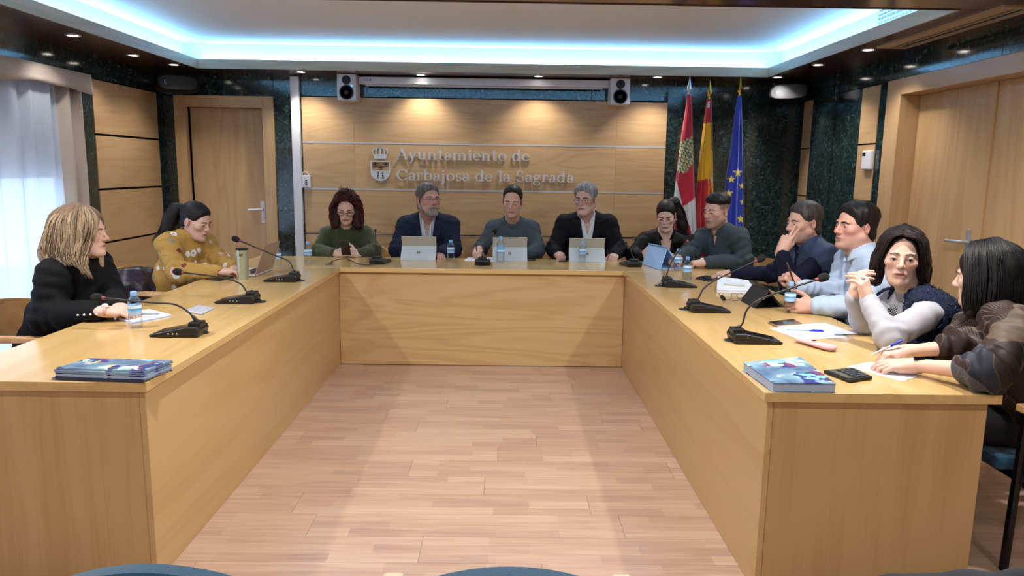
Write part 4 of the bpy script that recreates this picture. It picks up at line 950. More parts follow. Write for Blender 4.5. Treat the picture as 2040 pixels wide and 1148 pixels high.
def folds(S, a, b, r, s0, w, lam, amp, ph):
    a, b = np.asarray(a, float), np.asarray(b, float); L = np.linalg.norm(b-a); d = (b-a)/L; u = nrm(np.cross(d, [.3, .5, .81])); v = np.cross(d, u)
    q, p = S.sl(np.minimum(a, b)-r-.05, np.maximum(a, b)+r+.05)
    if q is None: return
    X, Y, Z = p[0]-a[0], p[1]-a[1], p[2]-a[2]; t = X*d[0]+Y*d[1]+Z*d[2]; U = X*u[0]+Y*u[1]+Z*u[2]; Vv = X*v[0]+Y*v[1]+Z*v[2]; rad = np.sqrt(U*U+Vv*Vv)
    m = np.exp(-((t-s0*L)/w)**2)*np.clip((r+.05-rad)/.03, 0, 1); k = np.sin(t*6.283/lam+ph+7*U+1.6*np.sin(Vv*26+ph)); S.F[q] += (amp*m*k).astype(np.float32)
def bounds(pts, m):
    P_ = np.array(pts); return P_.min(0)-m, P_.max(0)+m
def legs(B, root, col, fdir=None, spread=.1, name='trousers', shoe='#15110f', foot_to=None):
    f = nrm([B.fw[0], B.fw[1], 0]) if fdir is None else nrm(fdir); X = nrm([B.x[0], B.x[1], 0]); b = B.b
    parts = []; smat = plain('shoe_leather', shoe, .4); P0 = B.pelvis
    for q in (-1, 1):
        hip = P0+X*q*.09*b; knee = np.array([*(hip+f*.43*b+X*q*spread*.4)[:2], .50]); ank = np.array([*(knee-f*.02+X*q*.02)[:2], .09])
        S = SDF(*bounds([hip, knee, ank], .14), .016); S.cap(hip, knee, .088*b, .062*b, .05); S.cap(knee, ank, .060*b, .042*b, .04); S.ell(P0, (.18*b, .14*b, .12*b), B.T, .05); parts.append(S.mesh(1))
        S = SDF(*bounds([ank, ank+f*.2], .1), .010); S.cap(ank+[0, 0, -.02], ank+f*.03+[0, 0, -.045], .045, .042, .02); S.cap(ank+f*.0+[0, 0, -.05], ank+f*.17+[0, 0, -.056], .040, .034, .03); arr_mesh('shoe', [S.mesh(1)], smat, root)
    arr_mesh(name, parts, plain('trouser_cloth', col, .85, bump=.3, bscale=300), root)
def inner_torso(B):
    """the figure under its clothes"""
    S = SDF(*bounds([B.neck, B.sR, B.sL, B.eR, B.eL, B.wR, B.wL, B.pelvis], .16), .022); torso(S, B, -.014); arm(S, B.sR, B.eR, B.wR, B.b, -.008, .9); arm(S, B.sL, B.eL, B.wL, B.b, -.008, .9)
    return S.mesh(1)
def scalp_sdf(H, o, hl, top=.014, side=.006, back=.010, rough=.002, res=.0050, seed=1, extra=None, sym=True, fr=None, wfreq=70):
    """hair cap hugging the skull; hl: hairline points (y -> z)"""
    s = H.s; S = SDF(H.c-.20*s, H.c+.20*s, res); g = wob(seed, wfreq/s, rough)
    def f(X, Y, Z):
        x, y, z = H.loc(X, Y, Z)
        r = np.stack(np.broadcast_arrays(x, y, z)); x, y, z = r
        k0 = np.sqrt((x/.0735)**2+((y-.014)/.096)**2+((z-.042)/.080)**2); k1 = np.sqrt((x/.0735**2)**2+((y-.014)/.096**2)**2+((z-.042)/.080**2)**2)
        d = k0*(k0-1)/np.maximum(k1, 1e-6)
        low = np.sqrt((x/.066)**2+((y-.018)/.080)**2)-1; d2 = np.maximum(low*.070, np.maximum(z-.05, -z-.072)); d = np.minimum(d, d2)
        tt = np.clip((z-.03)/.06, 0, 1); th = side+(top-side)*tt; bb = np.clip((y-.03)/.05, 0, 1); th = th+(back-side)*bb*(1-tt)
        if fr: th = th+fr(x, y, z)
        line = np.interp(y, [p[0] for p in hl], [p[1] for p in hl]); cut = (line-z)*.8
        d = d-th*np.clip((z-line)/.030, .12, 1)-.0015
        m = np.maximum(d, cut); h = np.maximum(.012-np.abs(d-cut), 0)/.012; m = m+h*h*.012*.25
        return m*s+g(X, Y, Z)
    S.fn(H.c-.2*s, H.c+.2*s, f, 0, 'add')
    if extra: extra(S)
    return S
def hair_cols(V, H, col, col2=None, tips=None, seed=3, grey=0.):
    C = np.tile(np.array(srgb(col)), (len(V), 1)); x, y, z = H.loc(V[:, 0], V[:, 1], V[:, 2])
    if col2 is not None:
        az = np.arctan2(x, y-.01); n = .5+.5*np.sin(az*23+3*np.sin(az*7)+np.sin(z*30)); m = np.clip(n**2, 0, 1)*.55
        if tips is not None: m = np.clip(m*.6+np.clip((tips-z)/.12, 0, 1)*.6, 0, 1)
        C[:, :3] = C[:, :3]*(1-m[:, None])+np.array(srgb(col2))[:3]*m[:, None]
    return C
def locks(H, guides, n, r, col, col2, seed, jit=.008, curl=0., curlf=0., flat=None, nseg=14):
    """tapered strands round guide curves given in head space (lists of points)"""
    rg = np.random.RandomState(seed); out = []
    for i in range(n):
        gsel = guides[i % len(guides)]; t = rg.rand(); a, b_ = gsel; c = [np.array(p)*(1-t)+np.array(q)*t for p, q in zip(a, b_)]
        c = [p+rg.normal(size=3)*jit*(.5+.8*k/len(c)) for k, p in enumerate(c)]; pts = bez(c, 4)
        if curl:
            L = len(pts); ph0 = rg.rand()*6.28; pts = [p+curl*np.array([math.cos(ph0+curlf*k), math.sin(ph0+curlf*k), .4*math.sin(ph0*2+curlf*k)])*min(1, k/4) for k, p in enumerate(pts)]
        rr = [r*H.s*w for w in np.interp(np.linspace(0, 1, len(pts)), [0, .15, .7, 1], [.5, 1, .8, .12])]
        mb = MB().tube(pts, rr, 4); V, Q = mb_parts(mb); m = rg.rand(); cc = np.array(srgb(col))*(1-m)+np.array(srgb(col2))*m; out.append((V, Q, np.tile(cc, (len(V), 1))))
    return out
# ------------------------------------------------------------------ things on the desks
_m, _N, _L, _P = new_mat('clear_plastic'); _t = _N.new('ShaderNodeBsdfTransparent'); _t.inputs[0].default_value = (.90, .93, .95, 1); _g = _N.new('ShaderNodeBsdfGlossy'); _g.inputs['Roughness'].default_value = .08
_fr = _N.new('ShaderNodeLayerWeight'); _fr.inputs[0].default_value = .35; _x = _N.new('ShaderNodeMixShader'); _L.new(_fr.outputs['Facing'], _x.inputs[0]); _L.new(_t.outputs[0], _x.inputs[1]); _L.new(_g.outputs[0], _x.inputs[2]); _L.new(_x.outputs[0], _N['Material Output'].inputs[0]); M['clear'] = _m
M['cap'] = plain('blue_cap', '#7fb2ea', .4)
def label_mat():
    m, N, L, P = new_mat('bottle_label'); tc = N.new('ShaderNodeTexCoord'); sp = N.new('ShaderNodeSeparateXYZ'); L.new(tc.outputs['Object'], sp.inputs[0])
    r = ramp(N, [(0, srgb('#9cc4ea')), (.40, srgb('#9cc4ea')), (.42, srgb('#4f9fe0')), (.62, srgb('#4f9fe0')), (.64, srgb('#dfeaf4')), (.9, srgb('#dfeaf4')), (.92, srgb('#6fb0e6'))], 'CONSTANT')
    mr = N.new('ShaderNodeMapRange'); mr.inputs[1].default_value = .062; mr.inputs[2].default_value = .108; L.new(sp.outputs[2], mr.inputs[0]); L.new(mr.outputs[0], r.inputs[0]); L.new(r.outputs[0], P.inputs['Base Color']); P.inputs['Roughness'].default_value = .4
    return m
M['label'] = label_mat()
def bottle(x, y, label, h=.162, r=.0290):
    k = h/.162; o = tag(empty('water_bottle', (x, y, ZT)), label, 'bottle', 'small water bottles on the desks')
    prof = [(.001, .003), (r*.7, .001), (r*.96, .006)]
    for z in np.linspace(.012, .06, 9): prof.append((r*(1 if int(z*1000) % 2 == 0 else .965), z*k))
    prof += [(r*.97, .062*k), (r*.97, .108*k), (r, .112*k), (r*.96, .122*k), (r*.72, .136*k), (r*.45, .144*k), (r*.42, .148*k)]
    MB().lathe(prof, n=20).build('bottle_body', M['clear'], o, True)
    MB().lathe([(r*.985, .064*k), (r*.99, .066*k), (r*.99, .104*k), (r*.985, .106*k)], n=20).build('label', M['label'], o, True)
    MB().lathe([(r*.50, .147*k), (r*.50, .150*k), (r*.48, .164*k), (r*.40, .166*k), (.001, .166*k)], n=18).build('cap', M['cap'], o, True)
    return o
def bpx(px, py, label, **k): q = at(px, py, z=ZT); return bottle(q[0], q[1], label, **k)
bpx(271, 653, 'water bottle standing at the open notebook by the curtain'); bpx(553, 533, 'water bottle half hidden behind the open laptop'); bpx(614, 525, 'water bottle beside the person in the green sweater')
bpx(898, 519.5, 'water bottle at the elbow of the person in the navy jacket'); bpx(997, 524, 'taller water bottle in front of the tablet of the person in the grey sweater', h=.205, r=.031)
bpx(1160, 522, 'water bottle in front of the person in the black jacket'); bpx(1350, 540, 'water bottle directly behind the pale blue tablet case'); bpx(1368, 560, 'water bottle behind the first gooseneck microphone on the door side')
def mic(bx, by, ang, neck, label, foam=True, ring='#7d3238', cable=None, scale=1., head=.5):
    r = tag(empty('microphone', (bx, by, ZT), ang), label, 'microphone', 'black gooseneck microphones on the desks'); Ri = rz_(-ang)
    W2 = lambda p: Ri@(np.asarray(p, float)-np.array([bx, by, ZT]))
    prof = [(-.105, .002), (-.108, .009), (-.09, .016), (.055, .046), (.10, .046), (.108, .03), (.10, .002)]
    rings = []
    for y, s in ((-.058, .93), (-.052, 1), (.052, 1), (.058, .93)): rings.append([(x*s, y, z*(.92 if abs(y) > .055 else 1)) for x, z in prof])
    MB().loft(rings).build('base', M['black'], r, bevel=.002)
    MB().add([(-.085, -.040, .0178), (.045, -.040, .0446), (.045, .040, .0446), (-.085, .040, .0178)], [(0, 1, 2, 3)]).build('top_plate', M['blackgloss'], r)
    MB().box(.052, .104, -.032, .032, .040, .062).build('mount', M['black'], r, bevel=.004)
    for k in range(3): MB().lathe([(.004, 0), (.004, .002), (.001, .002)], (-.02+.018*k, -.0585, .018), 8, Matrix.Rotation(math.pi/2, 3, 'X')).build('jack', M['chrome'], r, True)
    pts = [W2(p) for p in neck]; pts = [np.array([.080, 0, .060])]+pts; cv = bez(pts, 10); n = len(cv)
    MB().tube(cv, [np.interp(i/(n-1), [0, .10, .16, .9, 1], [.009, .008, .0042, .0042, .005]) for i in range(n)], 10).build('gooseneck', M['black'], r, True)
    d = nrm(cv[-1]-cv[-3]); e = cv[-1]; a = nrm(np.cross(d, [0, 0, 1.])); R = np.stack([a, np.cross(d, a), d], 1)
    if foam:
        MB().lathe([(.005, -.010), (.0085, -.005), (.0085, .004), (.006, .006)], e, 14, R).build('light_ring', plain('ring_red', ring, .35), r, True)
        MB().lathe([(.010, .004), (.017, .014), (.020, .03), (.018, .045), (.010, .056), (.001, .058)], e, 16, R).build('windscreen', M['foam'], r, True)
    else:
        MB().lathe([(.004, 0), (.008, .006), (.009, .02), (.001, .024)], e, 12, R).build('capsule', M['black'], r, True)
    if cable is not None:
        c = [W2(p) for p in cable]; MB().tube(bez([np.array([.104, 0, .018])]+c, 8), .0035, 8).build('cable', M['black'], r, True)
        MB().lathe([(.030, -.0005), (.030, .003), (.024, .005), (.001, .005)], c[-1]*np.array([1, 1, 0])+np.array([0, 0, .0005]), 20).build('cable_grommet', plain('grommet', '#23262b', .45), r, True)
    return r
def npx(rows): return [at(a, b, y=y) for a, b, y in rows]
def gx(px, py, dz=.004): q = at(px, py, z=ZT); return np.array([q[0], q[1], ZT+dz])
def cab(p0, p1): return [np.array([*(p0[:2]*.6+p1[:2]*.4), ZT+.022]), np.array([*(p1[:2]), ZT+.012]), p1]
for bx, by, nk, gp, lb in ((-1.400, 3.09, [(373, 620, 3.09), (345, 606, 3.10), (300, 603, 3.12), (206, 594, 3.16)], (402, 664), 'gooseneck microphone nearest the stack of magazines, curtain side'),
                       (-1.430, 3.87, [(493, 583, 3.88), (478, 565, 3.89), (440, 553, 3.9), (364, 543, 3.94)], (519, 602), 'middle gooseneck microphone on the curtain side desk'),
                       (-1.420, 4.63, [(583, 535, 4.64), (574, 520, 4.65), (545, 508, 4.66), (478, 480, 4.7)], (598, 560), 'gooseneck microphone beside the patterned steel tumbler')):
    g_ = gx(*gp); mic(bx, by, 0, npx(nk), lb, cable=cab(np.array([bx+.1, by, 0]), g_))
for bx, by, nk, gp, lb in ((1.125, 4.60, [(1329, 545, 4.6), (1338, 522, 4.61), (1352, 500, 4.62), (1370, 480, 4.65)], (1313, 570), 'gooseneck microphone nearest the pale blue tablet, door side'),
                       (1.085, 3.775, [(1391, 595, 3.78), (1402, 575, 3.79), (1430, 556, 3.8), (1506, 520, 3.84)], (1364, 617), 'gooseneck microphone in front of the folded spectacles'),
                       (1.095, 3.085, [(1479, 645, 3.09), (1490, 615, 3.1), (1525, 592, 3.11), (1628, 557, 3.16)], (1457, 679), 'gooseneck microphone nearest the thick book, door side')):
    g_ = gx(*gp); mic(bx, by, math.pi, npx(nk), lb, cable=cab(np.array([bx-.1, by, 0]), g_))
g_ = gx(655, 527); mic(-.955, 5.60, math.radians(-100), npx([(748, 500, 5.54), (748.5, 480, 5.56), (748, 462, 5.58)]), 'gooseneck microphone with a bare clip beside the green sweater', False, cable=[gx(735, 529, .006), gx(712, 527, .008), gx(690, 518, .008), gx(668, 521, .01), g_])
mic(-.165, 5.62, math.radians(-90), npx([(962, 503, 5.56), (968, 485, 5.6), (982, 466, 5.7)]), 'gooseneck microphone in front of the person in the grey sweater', True, cable=[gx(960, 529, .01), gx(960, 530, .004)])
mic(.985, 5.62, math.radians(-80), npx([(1258, 505, 5.58), (1256, 495, 5.6), (1249, 486, 5.66)]), 'gooseneck microphone at the corner left of the pale blue tablet', False)
# tablets with kickstands
M['silver'] = plain('silver_tablet', '#b9b6a9', .35, .3); M['kick'] = plain('kickstand_silver', '#ccd6dc', .4, .2)
def kick_tablet(x0, x1, yb, label, col=None):
    w = x1-x0; r = tag(empty('tablet', ((x0+x1)/2, yb, ZT)), label, 'tablet', 'silver kickstand tablets on the head desk')
    tb, tt = np.array([.155, .004]), np.array([.068, .182]); d = tt-tb; u = d/np.linalg.norm(d); nn = np.array([u[1], -u[0]])   # (y,z)
    def slab2(name, a, b_, th, mat, x0_, x1_, bev=.002):
        q = [a, b_, b_+nn*th, a+nn*th]; mb = MB(); mb.prism([tuple(p) for p in q], x0_, x1_, lambda u_, v_, d_: (d_, u_, v_)); return mb.build(name, mat, r, bevel=bev)
    slab2('screen_body', tb, tt, .008, M['silver'], -w/2, w/2)
    hinge = tb+d*.56-nn*.002; foot = np.array([.0, .001]); f = hinge-foot; fu = f/np.linalg.norm(f); fn_ = np.array([-fu[1], fu[0]])
    mb = MB(); q = [foot, hinge, hinge+fn_*.003*-1, foot-fn_*.003]; mb.prism([tuple(p) for p in q], -w/2, w/2, lambda a, b_, c: (c, a, b_)); k = mb.build('kickstand', M['kick'], r)
    c = foot+f*.55+np.array([-.0012, 0]); lg = MB()
    for i in (-1, 1):
        for j in (-1, 1):
            cx, cz = i*.0068, j*.0068; base = c+fu*cz
            pts = []
            for a, b_ in ((-1, -1), (1, -1), (1, 1), (-1, 1)):
                p = base+fu*b_*.0056; pts.append((cx+a*.0056, p[0]-.0016, p[1]))
            lg.add(pts, [(0, 1, 2, 3)])
    lg.build('logo', plain('logo_grey', '#6d7150', .4), k)
    kb = MB().box(-w/2, w/2, .156, .34, .001, .007).build('keyboard_cover', M['black'], r)
    MB().lathe([(.003, 0), (.003, .001), (.0005, .001)], (0, tt[0]-.006, tt[1]-.010), 8, Matrix.Rotation(math.pi/2, 3, 'X')).build('camera_lens', M['black'], r)
kick_tablet(-.829, -.549, 5.79, 'silver kickstand tablet in front of the person in the navy jacket'); kick_tablet(-.092, .187, 5.80, 'silver kickstand tablet in front of the person in the grey sweater'); kick_tablet(.530, .820, 5.815, 'silver kickstand tablet in front of the person in the black jacket')
# pale blue folio tablet
def folio(corners, apex_px, y_apex, mat, label, dark=None, thick=.008, top_px=None):
    pass
def quad_slab(name, mat, pts, th, parent, bevel=.003):
    P_ = [np.array(p, float) for p in pts]; n = nrm(np.cross(P_[1]-P_[0], P_[3]-P_[0])); l = np.array(parent.location); mb = MB()
    v = [p-l for p in P_]+[p+n*th-l for p in P_]; mb.add(v, [(0, 1, 2, 3), (7, 6, 5, 4), (0, 4, 5, 1), (1, 5, 6, 2), (2, 6, 7, 3), (3, 7, 4, 0)]); return mb.build(name, mat, parent, bevel=bevel)
M['folio'] = plain('pale_blue_folio', '#9dbfe6', .6); M['folio2'] = plain('blue_folio_inside', '#7ba3d6', .6)
a, b_ = at(1280, 527, z=ZT), at(1316, 539, z=ZT); up_l, up_r = at(1292, 488, y=5.80), at(1330, 496, y=5.48)
r = tag(empty('tablet', (1.2, 5.55, ZT)), 'tablet in a pale blue folio case propped at the desk corner', 'tablet')
quad_slab('folio_flap', M['folio'], [a+[0, 0, .001], b_+[0, 0, .001], up_r, up_l], .004, r)
back = np.array([.17, .09, 0]); tl2, tr2 = up_l+[0.0, 0, .016], up_r+[.0, 0, .016]
quad_slab('tablet_body', M['folio2'], [a+back+[0, 0, .003], b_+back+[0, 0, .003], tr2, tl2], .010, r)
quad_slab('folio_base', M['folio'], [a+back*.15+[0, 0, .001], b_+back*.15+[0, 0, .001], b_+back*1.25+[0, 0, .001], a+back*1.25+[0, 0, .001]], .004, r)
MB().lathe([(.008, 0), (.008, .003), (.001, .003)], tuple(tr2-np.array(r.location)+np.array([-.004, .012, -.006])), 12, Matrix.Rotation(1.2, 3, 'X')).build('camera_lens', M['black'], r, True)
# dark folio tablet of the person in the white shirt
r = tag(empty('tablet', (1.42, 4.0, ZT)), 'tablet in a black folio case propped beside the spectacles', 'tablet'); M['darkfolio'] = plain('black_folio', '#1f2228', .55)
a, b_ = at(1476, 600, z=ZT), at(1504, 615, z=ZT); up_l, up_r = at(1500, 567, y=4.05), at(1534, 580, y=3.78)
quad_slab('folio_flap', M['darkfolio'], [a+[0, 0, .001], b_+[0, 0, .001], up_r, up_l], .004, r)
t1, t2 = at(1493, 557, y=4.10), at(1527, 571, y=3.82); bk = np.array([.17, .05, 0])
quad_slab('tablet_body', M['black'], [a+bk+[0, 0, .003], b_+bk+[0, 0, .003], t2, t1], .010, r)
quad_slab('folio_base', M['black'], [a+bk*.1+[0, 0, .001], b_+bk*.1+[0, 0, .001], b_+bk*1.15+[0, 0, .001], a+bk*1.15+[0, 0, .001]], .004, r)
# laptop of the person in yellow
r = tag(empty('laptop', (-1.75, 4.93, ZT)), 'open rose-grey laptop in front of the person in the yellow blouse', 'laptop'); M['rose'] = plain('rose_aluminium', '#b39a8c', .35, .5)
h0, h1 = at(509, 552, z=ZT), at(544, 538, z=ZT); du = nrm(h1-h0); pr = np.array([-du[1], du[0], 0]); s0, s1 = h0+np.array([.045, -.01, .205]), h1+np.array([.045, -.01, .205])
s0 = at(527, 489, y=h0[1]+.03); s1 = at(558, 480, y=h1[1]+.02)
quad_slab('screen', M['rose'], [h0+[0, 0, .012], h1+[0, 0, .012], s1, s0], -.006, r)
quad_slab('base', M['greyplastic'], [h0+[0, 0, .002], h0+pr*.22+[0, 0, .002], h1+pr*.22+[0, 0, .002], h1+[0, 0, .002]], -.012, r)
quad_slab('keyboard', M['black'], [h0+du*.03+pr*.03+[0, 0, .0146], h0+du*.03+pr*.12+[0, 0, .0146], h1-du*.03+pr*.12+[0, 0, .0146], h1-du*.03+pr*.03+[0, 0, .0146]], -.001, r, 0)
# tumbler
q = at(484.5, 556, z=ZT); r = tag(empty('tumbler', (q[0], q[1], ZT)), 'pale green embossed steel tumbler with black lid', 'tumbler')
prof = []; rings = []
for z in np.linspace(0, .192, 40):
    R0 = .0335+.004*z/.19; ring = []
    for a in np.linspace(0, 2*math.pi, 48, endpoint=False):
        e = (.0022*abs(math.sin(a*6+z*110)*math.sin(a*6-z*110)) if .03 < z < .135 else 0); ring.append(((R0+e)*math.cos(a), (R0+e)*math.sin(a), z))
    rings.append(ring)
MB().loft(rings).build('body', plain('pale_green_steel', '#b4b89c', .3, .55), r, True)
MB().lathe([(.0385, .190), (.0395, .194), (.0395, .200), (.034, .203), (.001, .203)], n=30).build('lid', M['black'], r, True)
sc_ = MB()
for k in range(7):
    a0 = -1.75+.09*k; zz = .158+.004*(k % 2)
    sc_.tube([(.0378*math.cos(a0+t*.08), .0378*math.sin(a0+t*.08), zz+.010*math.sin(t*5+k)) for t in np.linspace(0, 1, 6)], .0006, 5)
sc_.build('script_lettering', M['black'], r, True)
# phones
def phone(pxs, label, body, screen, z=ZT, th=.009):
    P_ = [at(a, b, z=z) for a, b in pxs]; c = np.mean(P_, 0); r = tag(empty('phone', tuple(c)), label, 'phone', 'mobile phones'); quad_slab('case', plain('phone_case', body, .35), [p+[0, 0, .0005] for p in P_], th, r, .003)
    P2 = [c+(p-c)*.94+np.array([0, 0, th+.0009]) for p in P_]; quad_slab('screen', plain('phone_screen', screen, .08), P2, .0004, r, 0); return r
phone([(368, 622), (402, 628), (426, 616), (395, 611)], 'white phone lying face down near the middle microphone', '#c4cddb', '#b8c4d6')
phone([(409, 557), (436, 561), (466, 553), (440, 549)], 'dark phone lying beside the steel tumbler', '#231a18', '#17161a')
phone([(1051, 520), (1067, 520.5), (1066, 514), (1052, 513.5)], 'black phone right of the tablet of the person in the grey sweater', '#17120f', '#0b0b0d')
phone([(1113, 522), (1131, 522.5), (1132, 516.5), (1116, 516)], 'black phone left of the tablet of the person in the black jacket', '#1c1512', '#0b0b0d')
phone([(1385, 556), (1412, 562), (1432, 557), (1405, 551)], 'dark phone under the outstretched hand of the person in the vest', '#1b1715', '#0e0d0f')
phone([(1529, 645), (1545, 652), (1598, 648), (1582, 639)], 'gold-edged phone beside the loose papers', '#8b7350', '#2a2b33')
# papers, notebook, books
def flatpack(name, pxs, label, cat, mat, th, z=ZT, group=None, parts=1):
    P_ = [at(a, b, z=z) for a, b in pxs]; c = np.mean(P_, 0); r = tag(empty(name, tuple(c)), label, cat, group)
    for k in range(parts):
        j = np.array([random.uniform(-.004, .004), random.uniform(-.004, .004), 0]) if k else 0
        quad_slab('sheet', mat, [p+j+[0, 0, .0004+k*th/parts] for p in P_], th/parts*.92, r, 0)
    return r
r = flatpack('notebook', [(216, 630), (262, 645), (341, 630), (298, 619)], 'open white notebook with blue edge before the person in black', 'notebook', M['paper'], .008, parts=3)
l_ = np.array(r.location); quad_slab('cover', plain('blue_cover', '#6f8fc4', .5), [at(a, b, z=ZT)+[0, 0, .0001] for a, b in [(215, 630.5), (262, 646), (342, 630.5), (298, 618.5)]], .0003, r, 0)
def ink(r, pxs_rows, z):
    l = np.array(r.location); mb = MB()
    for (a, b), (c, d) in pxs_rows:
        p, q = at(a, b, z=z)-l, at(c, d, z=z)-l; n = nrm(np.cross(q-p, [0, 0, 1]))*.0012; mb.add([p-n, q-n, q+n, p+n], [(0, 1, 2, 3)])
    mb.build('handwriting', plain('ink', '#8f9bb5', .7), r)
def pen(p0, p1, label, body, capc=None, r_=.0042):
    p0, p1 = np.array(p0), np.array(p1); r = tag(empty('pen', tuple(p0)), label, 'pen', 'pens'); d = p1-p0
    MB().tube([d*0, d*.06, d*.62], [.0012, r_, r_], 10).build('barrel', plain('pen_barrel', body, .3), r, True)
    MB().tube([d*.62, d*.98, d], [r_*1.12, r_*1.1, r_*.6], 10).build('cap', plain('pen_cap', capc or body, .35), r, True)
    MB().tube([d*.7+[0, 0, r_*1.3], d*.95+[0, 0, r_*1.3]], r_*.35, 6).build('clip', M['steel'] if not capc else plain('pen_clip', capc, .35), r, True)
zp = lambda px, py, dz: at(px, py, z=ZT+dz)
pen(zp(318, 625, .013), zp(270, 625, .013), 'grey pen lying on the open notebook', '#9aa3a6')
r = flatpack('paper_stack', [(1428, 583), (1493, 585), (1499, 566), (1430, 557)], 'thick stack of printed papers before the person in the vest', 'papers', M['paper'], .022, group=None, parts=8)
ink(r, [((1440, 562+3*k), (1480, 564+3*k)) for k in range(3)], ZT+.0228)
pen(zp(1441, 566, .027), zp(1484, 570, .027), 'cream pen on the thick paper stack', '#c8bc98')
r = flatpack('paper_sheets', [(1533, 655), (1592, 677), (1690, 673), (1640, 648)], 'loose white sheets under the blue-capped pen', 'papers', M['paper'], .002, parts=2)
ink(r, [((1560+6*k, 655+3.2*k), (1582+6*k, 655+3.0*k)) for k in range(5)], ZT+.0028)
flatpack('paper_sheets', [(1546, 650), (1596, 668), (1708, 666), (1643, 644)], 'top loose sheet reaching under the elbow of the person in the fur vest', 'papers', M['paper'], .001, z=ZT+.0024)
pen(zp(1566, 656, .008), zp(1641, 660, .008), 'transparent pen with blue cap on the loose sheets', '#9fb0cc', '#1a2fc0')
flatpack('paper_sheet', [(1687, 731), (1797, 761), (1834, 749), (1735, 722)], 'white sheet under the writing hand of the person in brown', 'papers', M['paper'], .0015)
flatpack('paper_sheet', [(924, 520), (992, 522), (990, 513), (934, 512.5)], 'white paper under the writing hand of the person in grey', 'papers', M['paper'], .0015)
flatpack('paper_sheet', [(1380, 528), (1410, 522), (1414, 512), (1388, 516)], 'white paper lying between the arms of the person in the grey shirt', 'papers', M['paper'], .0015)
def cover_mat():
    m, N, L, P = new_mat('illustrated_cover'); tc = N.new('ShaderNodeTexCoord')
    n0 = N.new('ShaderNodeTexNoise'); n0.inputs['Scale'].default_value = 7; n0.inputs['Detail'].default_value = 2; L.new(tc.outputs['Object'], n0.inputs['Vector'])
    r0 = ramp(N, [(.3, srgb('#46597f')), (.48, srgb('#6a8aa6')), (.62, srgb('#94b8c6'))]); L.new(n0.outputs['Fac'], r0.inputs[0])  # ground blues greyed, glare on the covers is put into the colour
    ad = N.new('ShaderNodeMix'); ad.data_type = 'RGBA'; ad.inputs[0].default_value = .05; L.new(tc.outputs['Object'], ad.inputs[6])
    n1 = N.new('ShaderNodeTexNoise'); n1.inputs['Scale'].default_value = 30; L.new(tc.outputs['Object'], n1.inputs['Vector']); L.new(n1.outputs['Color'], ad.inputs[7])
    v = N.new('ShaderNodeTexVoronoi'); v.inputs['Scale'].default_value = 26; L.new(ad.outputs[2], v.inputs['Vector'])
    sp = N.new('ShaderNodeSeparateColor'); L.new(v.outputs['Color'], sp.inputs[0])
    r1 = ramp(N, [(0, srgb('#33467e')), (.2, srgb('#c9d6dc')), (.4, srgb('#7f4a6a')), (.55, srgb('#cfc694')), (.7, srgb('#3a3f86')), (.85, srgb('#88c4d0'))], 'CONSTANT'); L.new(sp.outputs[0], r1.inputs[0])
    n2 = N.new('ShaderNodeTexNoise'); n2.inputs['Scale'].default_value = 12; n2.inputs['Detail'].default_value = 1; L.new(tc.outputs['Object'], n2.inputs['Vector']); r2 = ramp(N, [(.52, (0, 0, 0)), (.58, (1, 1, 1))]); L.new(n2.outputs['Fac'], r2.inputs[0])
    mx = N.new('ShaderNodeMix'); mx.data_type = 'RGBA'; L.new(r2.outputs[0], mx.inputs[0]); L.new(r0.outputs[0], mx.inputs[6]); L.new(r1.outputs[0], mx.inputs[7]); L.new(mx.outputs[2], P.inputs['Base Color']); P.inputs['Roughness'].default_value = .25
    return m
M['cover'] = cover_mat(); M['pages'] = plain('page_block', '#a9b7cf', .7, bump=.4, bscale=400); M['spine'] = plain('navy_spine', '#27304e', .35)
def book(pxs, z, th, label, group, spine_edge=0, cat='book', shift=(0, 0)):
    P_ = [at(a, b, z=ZT)+np.array([shift[0], shift[1], 0]) for a, b in pxs]; P_ = [np.array([p[0], p[1], z]) for p in P_]; c = np.mean(P_, 0); r = tag(empty('book', tuple(c)), label, cat, group)
    e = th*.08+.0006
    quad_slab('back_cover', M['cover'], P_, e, r, 0); quad_slab('pages', M['pages'], [c+(p-c)*.99+[0, 0, e] for p in P_], th-2*e, r, 0); quad_slab('front_cover', M['cover'], [p+[0, 0, th-e] for p in P_], e, r, 0)
    a, b = P_[spine_edge], P_[(spine_edge+1) % 4]; ov = nrm((a+b)/2-c)*.0012; mb = MB(); l = c
    quad_slab('spine', M['spine'], [a+ov*.2, b+ov*.2, b+ov, a+ov], th, r, 0)
book([(1480, 739), (1539, 782), (1664, 783), (1592, 727)], ZT+.0005, .032, 'thick illustrated paperback at the end of the door side desk', None, 0)
zz = ZT+.0005
for k in range(6):
    th = .0105 if k == 2 else .0055; sh = (random.uniform(-.008, .012), random.uniform(-.004, .01)); 
    book([(105, 757), (281, 764), (338, 741), (172, 737)], zz, th, ['illustrated magazine at the bottom of the pile on the curtain side desk', 'illustrated magazine second from the bottom of the pile', 'thicker magazine with navy spine in the middle of the pile', 'illustrated magazine just above the navy-spined one', 'illustrated magazine second from the top of the pile', 'illustrated magazine on top of the pile at the desk end'][k], 'pile of illustrated magazines', 0 if k == 2 else 2, 'magazine', sh); zz += th+.0004
